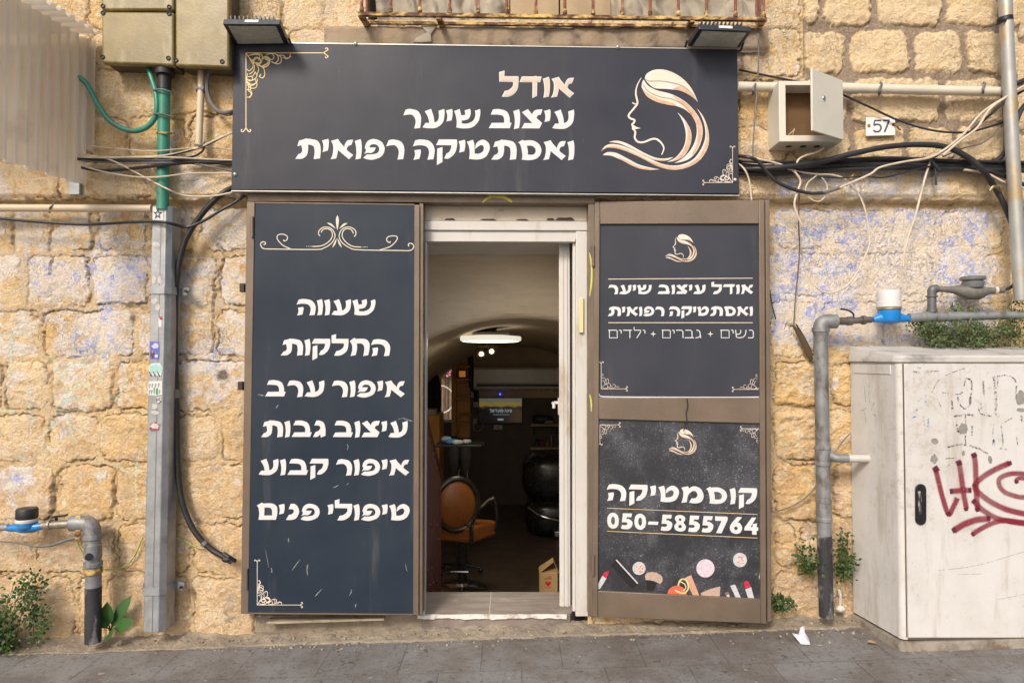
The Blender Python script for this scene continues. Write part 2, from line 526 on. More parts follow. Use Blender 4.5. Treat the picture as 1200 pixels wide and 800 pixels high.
LEFT = [(-120, -60, [-400, -260, -160, -60, 60, 150, 250, 340, 440, 560, 690]), (-60, -8, [-400, -300, -200, -90, 20, 120, 200, 272, 335, 400, 470, 560, 640, 690]),
        (-8, 40, [-400, -290, -180, -60, 30, 110, 190, 272, 334, 382, 440, 520, 610, 690]), (40, 85, [-400, -260, -150, -30, 60, 113, 200, 275, 340, 440, 520, 610, 690]),
        (85, 140, [-400, -290, -180, -70, 20, 113, 195, 290, 380, 480, 590, 690]), (140, 192, [-400, -250, -120, -20, 60, 112, 157, 225, 300, 400, 500, 600, 690]),
        (192, 237, [-400, -280, -160, -40, 80, 190, 290, 400, 500, 600, 690]),
        (240, 296, [-400, -270, -140, -20, 12, 112, 176, 230, 300]), (296, 361, [-400, -240, -120, -60, 29, 108, 176, 255, 300]), (361, 421, [-400, -290, -150, -40, 50, 162, 252, 300]),
        (421, 483, [-400, -220, -100, 4, 60, 135, 206, 300]), (483, 542, [-400, -260, -130, -20, 58, 118, 206, 259, 300]), (542, 611, [-400, -210, -90, -30, 66, 137, 206, 300]),
        (611, 673, [-400, -290, -150, -60, 43, 138, 225, 300]), (673, 820, [-400, -250, -120, -20, 90, 126, 225, 300])]
RIGHT = [(-120, -62, [690, 790, 880, 960, 1050, 1140, 1240, 1330, 1420, 1600]), (-60, 39, [690, 785, 884, 932, 957, 1017, 1097, 1163, 1250, 1340, 1450, 1600]),
         (39, 94, [690, 800, 868, 932, 987, 1061, 1122, 1195, 1280, 1360, 1480, 1600]), (94, 150, [690, 780, 860, 920, 990, 1097, 1180, 1260, 1350, 1450, 1600]),
         (150, 195, [690, 760, 850, 920, 992, 1055, 1112, 1180, 1250, 1340, 1430, 1600]), (197, 240, [690, 820, 903, 1000, 1085, 1180, 1260, 1350, 1480, 1600]),
         (243, 294, [690, 800, 905, 1042, 1100, 1180, 1270, 1400, 1600]), (294, 350, [690, 840, 1000, 1096, 1124, 1200, 1290, 1420, 1600]), (350, 422, [690, 800, 900, 960, 1039, 1130, 1220, 1300, 1440, 1600]),
         (422, 478, [690, 780, 905, 972, 1060, 1150, 1240, 1350, 1600]), (478, 541, [690, 800, 905, 962, 1050, 1150, 1260, 1370, 1600]), (541, 611, [690, 850, 905, 975, 1080, 1170, 1300, 1450, 1600]),
         (611, 668, [690, 820, 905, 936, 1020, 1120, 1230, 1360, 1600]), (668, 820, [690, 820, 905, 980, 1080, 1190, 1300, 1440, 1600])]

STEP = .0052
wx = np.arange(-4.6, 4.1, STEP); wz = np.arange(-.25, 4.25, STEP)
ni, nj = len(wx), len(wz)
WX, WZ = np.meshgrid(wx, wz, indexing='ij')
tt = (WZ - CAM_H) / CAM_D                        # exact projection of the plane Y = 0
vv = (tt * cP - sP) / (cP + tt * sP)
GY = 400 - vv * FPX
GX = 600 + WX * FPX * (cP - vv * sP) / CAM_D
jag = lambda k: 2.6 * (vnoise(GX / 2.6 + k, GY / 2.6 + 2 * k, 39) - .5)
warpx = jag(0) + 7 * (fbm(GX / 26, GY / 26, 31, 3) - .5) + 3.4 * (vnoise(GX / 5, GY / 5, 37) - .5)
warpy = jag(31) + 7 * (fbm(GX / 26 + 60, GY / 26 + 20, 41, 3) - .5) + 3.4 * (vnoise(GX / 5 + 40, GY / 5, 43) - .5)
SX, SY = GX + warpx, GY + warpy
msk = np.zeros_like(GX); sid = np.full_like(GX, .5); rockh = np.zeros_like(GX); sty = np.zeros_like(GX)
rk = np.abs(fbm(GX / 30, GY / 24, 51, 5, .55) - .5) * 2
rk2 = fbm(GX / 13, GY / 11, 61, 5, .6)
rk3 = vnoise(GX / 4.2, GY / 3.6, 71)
rk4 = np.abs(fbm(GX / 11 + 7, GY / 8 + 3, 73, 4, .6) - .5) * 2
rk5 = 1 - np.abs(fbm(GX / 19 + 70, GY / 15 + 30, 75, 4, .55) - .5) * 2
rng = np.random.RandomState(5)
upper = sstep(240, 236, GY + 3 * (vnoise(GX / 9, GY * 0, 77) - .5))
for side in (LEFT, RIGHT):
    for (y0, y1, xsb) in side:
        for xa, xb in zip(xsb[:-1], xsb[1:]):
            cx_, cy_ = (xa + xb) / 2, (y0 + y1) / 2
            rockreg = cx_ > 925 and cy_ < 195 and not (94 < cy_ < 100)
            ash = (cx_ < 940 and cx_ > 690 and cy_ < 95) or (335 < cx_ < 690 and cy_ < 95) or (190 < cy_ < 240 and True)
            gap = 7.5 if rockreg else (2.0 if ash else 8.0)
            if cx_ < 690 and cy_ < 190 and not ash: gap = 5
            if cy_ > 420: gap = 5.5
            i0, i1 = np.searchsorted(wx, [(xa - 615) / 200 - .05, (xb - 585) / 200 + .05])
            zt = CAM_H + (420 - y0) / 200 + .12; zb = CAM_H + (420 - y1) / 200 - .12
            j0, j1 = np.searchsorted(wz, [zb, zt])
            if i1 <= i0 or j1 <= j0: continue
            sl_ = (slice(i0, i1), slice(j0, j1))
            x_, y_ = SX[sl_], SY[sl_]
            r_ = 4 if ash else rng.uniform(5, 12)
            dx = np.maximum(np.maximum(xa + gap / 2 - x_, x_ - xb + gap / 2) + r_, 0)
            dy = np.maximum(np.maximum(y0 + gap / 2 - y_, y_ - y1 + gap / 2) + r_, 0)
            ins = np.maximum(np.maximum(xa + gap / 2 - x_, x_ - xb + gap / 2), np.maximum(y0 + gap / 2 - y_, y_ - y1 + gap / 2))
            d = -np.where((dx > 0) & (dy > 0), np.sqrt(dx * dx + dy * dy) - r_, ins)
            m_ = sstep(-.7, .9, d)
            bulge = sstep(0, 16, d)
            tilt = (rng.rand(2) - .5) * .0009
            amp = .019 if rockreg else (.006 if ash else .0085)
            base = .014 if rockreg else (.004 if ash else .005)
            if cy_ > 420: amp, base = .016, .006
            if cy_ > 420 and cx_ > 890: amp, base = .034, .013
            hh = base * sstep(-.9, 1.2, d) * rng.uniform(.5, 1.3) + .004 * bulge * (0 if ash else 1) + amp * sstep(-.5, 4, d) * (.45 * rk[sl_] + .35 * (rk2[sl_] - .35) + .32 * rk4[sl_] + .55 * (rk5[sl_] - .6) + .10 * (rk3[sl_] - .5)) * np.clip(d, 0, 1)
            hh += ((x_ - cx_) * tilt[0] + (y_ - cy_) * tilt[1]) * m_ * (0.3 if ash else 1) * .5
            upd = m_ > msk[sl_]
            rockh[sl_] = np.where(upd, hh * m_, rockh[sl_])
            sv = rng.rand()
            if ash: sv = .75 + .25 * sv
            sid[sl_] = np.where(upd, sv, sid[sl_])
            msk[sl_] = np.maximum(msk[sl_], m_)
            sty[sl_] = np.where(upd, 1.0 if (rockreg or cx_ > 930 and cy_ < 195) else (.6 if cy_ < 192 else (.74 if cy_ > 420 and cx_ > 890 else .55 if cy_ > 600 else (.35 if cy_ > 480 else .12))), sty[sl_])
sty = np.where((GX > 936) & (GY < 196), 1.0, sty)
jf = sstep(.36, .52, fbm(GX / 55 + 3, GY / 45 + 8, 101, 4)) * (sty < .5)      # joints pointed over flush here and there
rockh = rockh * (1 - jf * (1 - msk)) + jf * (1 - msk) * .010
crk = (1 - msk) * sstep(.56, .66, fbm(GX / 40 + 33, GY / 40 + 18, 111, 4)) * (sty < .7)
grv = sstep(.5, .3, np.abs(msk - .5) * 1.0) * sstep(.51, .57, fbm(GX / 34 + 13, GY / 34 + 28, 121, 4)) * (sty < .95)     # open hairline gaps along the arrises
bz = 1 - .75 * sstep(890, 915, GX) * sstep(236, 246, GY) * sstep(430, 410, GY)
H = rockh * (.35 + .65 * bz) - .016 * crk * bz - .020 * grv * (.35 + .65 * bz) + .003 * fbm(GX / 4, GY / 4, 81, 3) * (1 - msk) + .055 * upper
H += .02 * sstep(236, 230, GY) * sstep(192, 200, GY)                                 # string course stands proud
H -= .16 * sstep(1184, 1190, GX + 5 * (vnoise(GY / 12, GY * 0, 5) - .5)) * sstep(1400, 1390, GX)
# deep joints and broken cracks
for pl, wd in (([(52, 245), (62, 265), (60, 292), (64, 300), (60, 320)], 1.6), ([(925, 382), (935, 395), (948, 416)], 3.2), ([(258, 285), (264, 300), (250, 330), (252, 385), (247, 415)], 1.3), ([(40, 372), (52, 380)], 2), ([(150, 360), (166, 362)], 2.2), ([(70, 484), (120, 483)], 1.8)):
    dmin = np.full_like(GX, 99.0)
    for (ax, ay), (bx, by) in zip(pl[:-1], pl[1:]):
        ux, uy = bx - ax, by - ay; L2 = ux * ux + uy * uy
        s_ = np.clip(((SX - ax) * ux + (SY - ay) * uy) / L2, 0, 1)
        dmin = np.minimum(dmin, np.hypot(SX - ax - s_ * ux, SY - ay - s_ * uy))
    H -= .018 * sstep(wd + 1, wd * .4, dmin)
# blue limewash zones, thin mint paint lines, the black burnt hole
paint = .60 * sstep(890, 915, GX) * sstep(1185, 1140, GX) * sstep(236, 250, GY) * sstep(425, 385, GY)
paint += .14 * sstep(1000, 1020, GX) * sstep(1110, 1080, GX) * sstep(250, 300, GY) * sstep(420, 380, GY)
paint += .42 * sstep(890, 910, GX) * sstep(1130, 1080, GX) * sstep(196, 206, GY) * sstep(240, 230, GY)
paint += .20 * sstep(910, 940, GX) * sstep(1000, 960, GX) * sstep(420, 440, GY) * sstep(470, 450, GY)
paint += .27 * sstep(300, 280, GX) * sstep(238, 250, GY) * sstep(440, 400, GY)
paint += .12 * sstep(300, 280, GX) * sstep(400, 420, GY) * sstep(500, 470, GY)
for (x_, y_, r_, a_) in ((135, 320, 50, .3), (55, 320, 45, .12), (120, 395, 60, .15), (250, 440, 45, .26), (25, 560, 38, .5), (85, 450, 40, .16), (75, 505, 30, .34), (90, 560, 16, .3), (250, 330, 40, .1), (230, 160, 45, .2), (20, 232, 30, .3), (240, 222, 30, .35)):
    paint += a_ * np.exp(-((GX - x_) ** 2 + (GY - y_) ** 2) / (r_ * .7) ** 2)
mint = np.zeros_like(GX)
for pl in ([(0, 393), (34, 393)], [(15, 396), (14, 438)], [(46, 417), (56, 412), (66, 425), (74, 445)], [(74, 440), (84, 428), (100, 424), (112, 428)], [(113, 380), (120, 420), (121, 450)], [(60, 500), (80, 460), (98, 448), (112, 460)], [(70, 470), (100, 466), (135, 466)], [(134, 470), (140, 455), (148, 447), (148, 458)], [(76, 455), (78, 490), (92, 520)], [(36, 445), (35, 480), (40, 494)], [(0, 480), (18, 482), (20, 488)], [(62, 501), (50, 512), (40, 518)], [(160, 540), (162, 600)], [(136, 545), (150, 552), (166, 548), (160, 558)], [(52, 518), (60, 530)], [(88, 500), (105, 512)]):
    dmin = np.full_like(GX, 99.0)
    for (ax, ay), (bx, by) in zip(pl[:-1], pl[1:]):
        ux, uy = bx - ax, by - ay; L2 = ux * ux + uy * uy + 1e-6
        s_ = np.clip(((GX + warpx * .3 - ax) * ux + (GY + warpy * .3 - ay) * uy) / L2, 0, 1)
        dmin = np.minimum(dmin, np.hypot(GX + warpx * .3 - ax - s_ * ux, GY + warpy * .3 - ay - s_ * uy))
    mint = np.maximum(mint, sstep(2.0, .6, dmin) * (vnoise(GX / 3, GY / 3, 91) > .3) * (.5 + .4 * vnoise(GX / 15, GY / 15, 93)))
low = np.clip(sstep(400, 600, GY) * (.55 + .5 * sid), 0, 1)
soot = sstep(10, 4, np.hypot(GX - 262, (GY - 440) * 1.2) + 4 * (rk3 - .5)) * .85
keep = ~((GX[:-1, :-1] > 299) & (GX[1:, 1:] < 689) & (GY[:-1, :-1] > 233)) & ~((GX[:-1, :-1] > 433) & (GX[1:, 1:] < 889) & (GY[:-1, 1:] < 29))
wall = grid_mesh('front_wall', np.stack([WX, -H, WZ], -1).reshape(-1, 3), ni, nj, keep, STONE,
                 {'sid': sid.ravel(), 'msk': np.maximum(msk, jf * .35).ravel(), 'sty': sty.ravel(), 'paint': paint.ravel(), 'mint': mint.ravel(), 'soot': soot.ravel(), 'hgt': low.ravel()}, bld)
del rk, rk2, rk3, rk4, rk5, SX, SY, warpx, warpy
def wallY(px, py):
    """front of the stone at a pixel of the photograph"""
    p = P(px, py, 0)
    i = int(np.clip(np.searchsorted(wx, p.x), 0, ni - 1)); j = int(np.clip(np.searchsorted(wz, p.z), 0, nj - 1))
    return -float(H[i, j])

# ------------------------------------------------------------------ lettering and printed ornament
S = 1
G = {
 'ת': ([[(52,-1),(58,1),(77,2,S),(111,12,S),(125,43,S),(122,97),(91,101),(95,69,S),(94,50,S),(89,37,S),(71,30,S),(63,31),(63,56,S),(57,81,S),(39,97,S),(21,100),(0,100),(16,76),(26,73,S),(34,62,S),(33,47,S),(30,33),(10,38),(19,10),(39,5)]], [], 125),
 'י': ([[(0,9),(30,1),(33,12,S),(32,37,S),(28,59),(2,66),(6,47,S),(6,31,S)]], [], 33),
 'א': ([[(3,11),(38,1),(47,16),(69,41),(73,25,S),(86,8,S),(113,5),(103,31),(89,35,S),(83,43,S),(82,55,S),(113,80),(92,101),(37,55),(36,69,S),(29,97),(0,101),(9,85,S),(14,56,S),(13,31,S)]], [], 113),
 'ו': ([[(0,11),(29,1),(34,25,S),(34,62,S),(29,97),(3,102),(8,69,S),(6,37,S)]], [], 34),
 'פ': ([[(0,93),(19,76),(45,76,S),(70,69,S),(79,50,S),(70,31,S),(48,26,S),(34,33,S),(31,42),(62,42),(54,60,S),(39,70),(19,69,S),(4,75),(14,55,S),(8,44,S),(20,13,S),(51,0,S),(89,13,S),(106,47,S),(92,84,S),(51,102,S),(20,101,S)]], [], 106),
 'ר': ([[(0,36),(12,6),(34,2,S),(72,12,S),(89,44,S),(84,99),(55,102),(62,69,S),(58,47,S),(44,32,S),(25,31,S)]], [], 89),
 'ה': ([[(0,36),(12,6),(40,1,S),(84,10,S),(107,44,S),(102,99),(72,102),(80,69,S),(76,47,S),(60,33,S),(30,30,S)], [(8,55),(37,50),(40,62,S),(33,97),(3,103),(11,78,S)]], [], 107),
 'ק': ([[(0,29),(14,0),(103,0),(104,30,S),(93,68,S),(65,94,S),(40,95),(52,70),(65,62,S),(74,43,S),(75,29)], [(6,46),(32,38),(32,113),(4,128)]], [], 104),
 'ט': ([[(0,12),(30,1),(37,24,S),(39,70),(60,70,S),(79,59,S),(84,40,S),(76,28,S),(63,30,S),(41,47),(46,21,S),(63,5,S),(85,1,S),(108,18,S),(113,46,S),(95,84,S),(60,99,S),(11,97),(14,68,S),(11,37,S)]], [], 113),
 'ס': ([[(0,13),(21,0),(30,4),(72,3,S),(103,21,S),(115,53,S),(100,87,S),(65,101,S),(18,99),(21,78,S),(16,43,S),(9,21)]], [[(43,30),(68,30,S),(84,43,S),(86,59,S),(78,72,S),(62,75,S),(47,73),(48,56,S)]], 115),
 'ל': ([[(0,-20),(26,-28),(25,0),(95,0),(95,33,S),(86,71,S),(54,97,S),(14,100),(28,72),(48,67,S),(67,49,S),(69,27),(1,26)]], [], 95),
 'ד': ([[(0,27),(11,0),(68,0),(80,-3),(88,0),(108,0),(101,27),(86,27),(85,94),(63,105),(64,27)]], [], 108),
 'ע': ([[(11,14),(43,1),(56,43,S),(59,71),(75,62,S),(82,43,S),(80,11),(109,1),(110,30,S),(101,71,S),(69,97,S),(31,100,S),(0,96),(15,73),(34,73),(27,43,S)]], [], 110),
 'צ': ([[(2,16),(32,0),(53,27),(61,11,S),(76,3,S),(105,1),(96,29),(83,31,S),(75,45),(103,70),(90,98),(0,98),(15,71),(54,71)]], [], 105),
 'ב': ([[(10,29),(21,3),(56,1,S),(91,14,S),(104,43,S),(105,70),(115,70),(105,98),(0,98),(15,71),(77,70),(76,46,S),(66,33,S),(43,29,S)]], [], 115),
 'ש': ([[(0,12),(28,1),(36,34),(56,31),(53,8),(80,0),(83,24,S),(73,50,S),(53,58,S),(38,60),(38,74),(65,75,S),(94,61,S),(106,34,S),(104,10),(129,1),(131,24,S),(120,66,S),(88,95,S),(43,100,S),(11,95),(13,66,S),(8,34,S)]], [], 131),
 'ח': ([[(0,14),(25,-6),(35,0),(87,1,S),(109,20,S),(112,51,S),(104,96),(76,102),(82,60,S),(78,38,S),(65,27),(40,27),(41,60,S),(34,96),(5,102),(14,65,S),(12,34,S)]], [], 112),
 'ג': ([[(7,30),(18,1),(39,1,S),(61,15,S),(70,47,S),(70,91),(44,102),(40,81),(26,96,S),(0,98),(13,69),(31,61,S),(41,47),(38,34,S),(26,30,S)]], [], 70),
 'נ': ([[(14,34),(25,2),(47,2,S),(65,20,S),(72,52,S),(56,88,S),(30,98,S),(0,98),(16,68),(34,62,S),(43,47,S),(38,35,S)]], [], 72),
 'ם': ([[(0,12),(27,-6),(36,0),(85,0,S),(110,20,S),(112,61,S),(104,98),(9,98),(13,61,S),(9,25)]], [[(42,25),(71,25,S),(82,38,S),(83,72),(40,72)]], 112),
 'מ': ([[(0,10),(37,0),(42,14),(70,-1,S),(106,14,S),(122,54,S),(110,90,S),(78,102,S),(42,98),(56,72),(78,69,S),(88,50,S),(78,30,S),(62,29,S),(42,46,S),(34,66,S),(30,97),(0,101),(10,62,S),(10,30)]], [], 122),
 '0': ([[(34,-1,S),(60,14,S),(68,50,S),(60,86,S),(34,101,S),(8,86,S),(0,50,S),(8,14,S)]], [[(34,24,S),(43,34,S),(45,50,S),(43,66,S),(34,76,S),(25,66,S),(23,50,S),(25,34,S)]], 68),
 '5': ([[(12,0),(66,0),(61,24),(34,24),(33,36),(48,36,S),(67,52,S),(66,76,S),(50,97,S),(22,101,S),(0,98),(7,73),(22,76,S),(37,70,S),(36,60,S),(24,57,S),(5,58)]], [], 67),
 '8': ([[(35,-1,S),(60,8,S),(65,26,S),(56,46,S),(69,68,S),(62,92,S),(35,101,S),(8,92,S),(1,68,S),(14,46,S),(5,26,S),(10,8,S)]], [[(35,19,S),(43,28,S),(35,37,S),(27,28,S)], [(35,59,S),(46,70,S),(35,81,S),(24,70,S)]], 70),
 '7': ([[(0,0),(72,0),(74,18),(38,101),(6,101),(38,27),(0,27)]], [], 74),
 '6': ([[(44,-1),(72,1),(46,33),(60,37,S),(73,64,S),(62,93,S),(36,101,S),(10,92,S),(0,66,S),(10,40,S)]], [[(36,57,S),(47,67,S),(36,79,S),(25,67,S)]], 73),
 '4': ([[(44,0),(70,0),(37,57),(48,57),(50,38),(76,34),(72,57),(83,57),(80,78),(72,78),(72,101),(46,101),(46,78),(0,78),(2,60)]], [], 83),
 '-': ([[(4,46),(62,46),(57,66),(-1,66)]], [], 62),
}
THIN = {
 'נ': ([[(10,4),(38,4),(50,18),(50,84),(42,96),(0,96)]], 52), 'ש': ([[(4,0),(12,88),(38,97),(74,88),(96,58),(102,0)], [(52,0),(52,34),(40,50),(10,56)]], 104),
 'י': ([[(0,4),(14,4),(20,12),(20,44)]], 22), 'ם': ([[(0,4),(76,4),(84,14),(84,96),(10,96),(10,6)]], 86), 'ג': ([[(8,4),(30,6),(42,24),(52,98)], [(46,66),(34,90),(0,97)]], 54),
 'ב': ([[(6,4),(56,4),(70,18),(70,94)], [(0,95),(88,95)]], 88), 'ר': ([[(0,4),(52,4),(68,20),(68,99)]], 70), 'ל': ([[(4,-34),(4,4),(66,4),(66,24),(28,99)]], 70), 'ד': ([[(0,4),(82,4)], [(64,4),(64,99)]], 84),
}

class Art:
    """flat print lying a hair in front of a panel; the panel's depth at a pixel is Yf(px)"""
    def __init__(s, Yf, push=.0012): s.Yf = Yf if callable(Yf) else (lambda x: Yf); s.push = push; s.mb = MB(); s.k = 0
    def pt(s, x, y): return P(x, y, s.Yf(x) - s.push - s.k * 1e-5)
    def fill(s, outer, holes=()):
        s.k += 1
        s.mb.flat([[s.pt(p[0], p[1]) for p in outer]] + [[s.pt(p[0], p[1]) for p in h] for h in holes])
    def ellipse(s, cx, cy, rx, ry, rot=0, n=28):
        s.fill([(cx + rx * math.cos(a) * math.cos(rot) - ry * math.sin(a) * math.sin(rot), cy + rx * math.cos(a) * math.sin(rot) + ry * math.sin(a) * math.cos(rot)) for a in [2 * math.pi * k / n for k in range(n)]])
    def stroke(s, pts, w, sm=True, n=6, taper=None, uv=False):
        s.k += 1
        q = smooth_path(pts, n) if sm else [Vector(p) for p in pts]
        m = len(q)
        scale = (CAM_D + s.Yf(q[0][0])) / FPX
        if taper is None: ws = w * scale
        else: ws = [w * scale * ((taper[0] + (1 - taper[0]) * min(1, i / (m * .25))) if i < m / 2 else (taper[1] + (1 - taper[1]) * min(1, (m - 1 - i) / (m * .25)))) for i in range(m)]
        s.mb.ribbon([s.pt(p[0], p[1]) for p in q], ws, uv=uv)
    def line(s, pts, w): s.stroke(pts, w, sm=False)
    def text(s, txt, tl, tr, bl, brr, gap=7.5, space=42, rtl=True, font=None):
        seq = list(reversed(txt)) if rtl else list(txt)
        ws = []
        for ch in seq: ws.append(space if ch == ' ' else (font or G)[ch][2])
        W = 0
        for i, ch in enumerate(seq):
            W += ws[i] + (gap if i < len(seq) - 1 and ch != ' ' and seq[i + 1] != ' ' else 0)
        x = 0
        def mp(gx, gy):
            u = gx / W; v = gy / 100
            a = Vector(tl).lerp(Vector(tr), u); b = Vector(bl).lerp(Vector(brr), u)
            return a.lerp(b, v)
        for i, ch in enumerate(seq):
            if ch != ' ':
                outs, holes, w = G[ch]
                if ch == ',': pass
                for oi, o in enumerate(outs):
                    f = [mp(x + p[0], p[1]) for p in outline(o)]
                    s.fill(f, [[mp(x + p[0], p[1]) for p in outline(h)] for h in holes] if oi == 0 else [])
            x += ws[i] + (gap if i < len(seq) - 1 and ch != ' ' and seq[i + 1] != ' ' else 0)
    def build(s, name, mat, parent, **k):
        return s.mb.build(name, mat, parent, smooth=0, normals=False, **k)

def grow(poly, d):
    """polygon moved outwards by d (screen pixels), for the white rim of the beige letters"""
    n = len(poly); out = []
    A = sum(poly[i][0] * poly[(i + 1) % n][1] - poly[(i + 1) % n][0] * poly[i][1] for i in range(n))
    sg = 1 if A > 0 else -1
    for i in range(n):
        a, b, c = Vector(poly[i - 1][:2]), Vector(poly[i][:2]), Vector(poly[(i + 1) % n][:2])
        t1 = (b - a); t2 = (c - b)
        t1 = t1.normalized() if t1.length > 1e-6 else t2.normalized(); t2 = t2.normalized() if t2.length > 1e-6 else t1
        nn = Vector((t1.y + t2.y, -t1.x - t2.x))
        if nn.length < 1e-6: nn = Vector((t1.y, -t1.x))
        nn.normalize()
        k = 1 / max(.45, nn.dot(Vector((t1.y, -t1.x))))
        out.append(b + nn * d * sg * k)
    return out

WHITE_INK = M('white_vinyl', (.64, .64, .645), .45, var=.06, vs=9)
BEIGE_INK = M('beige_vinyl', (.64, .50, .39), .45, var=.08, vs=9)
PEACH_INK = M('peach_vinyl', (.54, .33, .21), .45, var=.1, vs=30, col2=(.62, .43, .30))
CREAM_INK = M('cream_vinyl', (.70, .61, .49), .45, var=.06, vs=14, col2=(.70, .65, .60))
GOLD_INK = M('gold_vinyl', (.66, .46, .14), .4, var=.2, vs=9, col2=(.74, .60, .38))
PALE_GOLD = M('pale_gold_vinyl', (.74, .64, .54), .4, var=.1, vs=12)
CREAM_LINE = M('cream_line_vinyl', (.64, .58, .47), .45, var=.06, vs=9)
DARK_INK = M('dark_vinyl', (.03, .03, .04), .5)

def emblem(Yf, x0, y0, x1, y1, parent, full=True):
    """woman's profile with streaming hair, printed; drawn on a 750 x 700 grid"""
    def T(p): return (x0 + (p[0] - 78) / (805 - 78) * (x1 - x0), y0 + (p[1] - 66) / (740 - 66) * (y1 - y0), *p[2:])
    sc = (x1 - x0) / (805 - 78)
    shapes = [
        [(372,130),(385,95,S),(440,68,S),(520,72,S),(610,115,S),(680,185,S),(730,285),(690,250,S),(620,212,S),(530,198,S),(440,192,S),(395,160,S)],
        [(365,135),(395,175,S),(450,205,S),(560,235,S),(660,295,S),(735,385,S),(762,480,S),(735,590,S),(670,665,S),(570,693),(640,650,S),(700,570,S),(722,480,S),(705,400,S),(650,340,S),(580,310,S),(470,290,S),(390,250,S),(352,190,S),(355,150,S)],
        [(590,352),(645,410,S),(685,490,S),(675,580,S),(620,660,S),(520,685),(585,650,S),(635,580,S),(648,500,S),(630,420,S)],
        [(722,325),(775,400,S),(803,500,S),(795,590,S),(740,675,S),(650,725,S),(560,738,S),(460,715,S),(350,660,S),(220,605,S),(130,590,S),(78,613),(110,575,S),(160,565,S),(230,580,S),(330,625,S),(430,675,S),(520,705,S),(610,705,S),(700,665,S),(760,580,S),(780,500,S),(765,410,S)],
        [(88,640),(120,620,S),(180,625,S),(260,665,S),(340,705,S),(470,735),(400,740,S),(320,725,S),(230,680,S),(150,645,S)],
        [(128,552),(190,543,S),(260,565,S),(360,620,S),(440,655,S),(500,662,S),(565,652),(530,672,S),(470,678,S),(400,662,S),(300,610,S),(210,565,S)]]
    a = Art(Yf, .0010)
    for sh in shapes: a.fill(outline([T(p) for p in sh]))
    face = [(348,122),(322,170),(311,225),(322,290),(300,325),(264,370),(272,392),(302,405),(298,422),(286,436),(305,452)]
    chin = [(292,462),(308,485),(304,520),(322,548),(362,553),(430,530),(470,545),(500,590),(485,637)]
    wl = 13 * sc if full else max(13 * sc, .75)
    a.stroke([T(p) for p in face], wl, taper=(.3, 1))
    a.stroke([T(p) for p in chin], wl, taper=(1, .5))
    a.fill([T(p)[:2] for p in [(284,440),(345,460),(286,470)]])
    a.stroke([T(p) for p in [(288,288),(302,296),(318,298)]], 8 * sc)
    o = a.build('emblem', CREAM_INK, parent)
    b = Art(Yf, .0022)
    tints = [
        [(560,196),(610,180,S),(670,205,S),(726,278),(690,248,S),(620,212,S)],
        [(560,240),(660,300,S),(733,388,S),(758,480,S),(732,588,S),(690,640,S),(722,560,S),(728,470,S),(700,395,S),(650,330,S)],
        [(352,190),(390,225,S),(470,265,S),(560,290,S),(580,310,S),(470,290,S),(390,250,S)],
        [(640,410),(683,490,S),(672,580,S),(622,655,S),(560,678),(630,610,S),(660,500,S)],
        [(770,400),(800,500,S),(792,590,S),(738,672,S),(650,722,S),(560,735,S),(460,712,S),(350,656,S),(440,690,S),(560,716,S),(650,706,S),(730,655,S),(780,560,S),(788,480,S)],
        [(80,610),(112,585,S),(170,578,S),(230,592,S),(330,638,S),(430,692),(350,658,S),(220,603,S),(130,588,S)],
        [(180,645),(260,680,S),(340,716,S),(465,735),(400,739,S),(320,724,S),(230,680,S)],
        [(250,575),(360,632,S),(440,664,S),(520,668),(470,677,S),(400,661,S),(300,609,S)]]
    for sh in tints: b.fill(outline([T(p) for p in sh]))
    b.build('emblem_shading', PEACH_INK, o)
    if full:
        d = Art(Yf, .0034)
        d.stroke([T(p) for p in [(376,128),(400,143),(480,143),(570,158),(650,190),(705,245)]], .5)
        d.stroke([T(p) for p in [(358,165),(400,215),(480,250),(560,265),(640,310),(690,370)]], .5)
        d.build('emblem_line', M('brown_line_vinyl', (.30, .2, .13), .5), o)

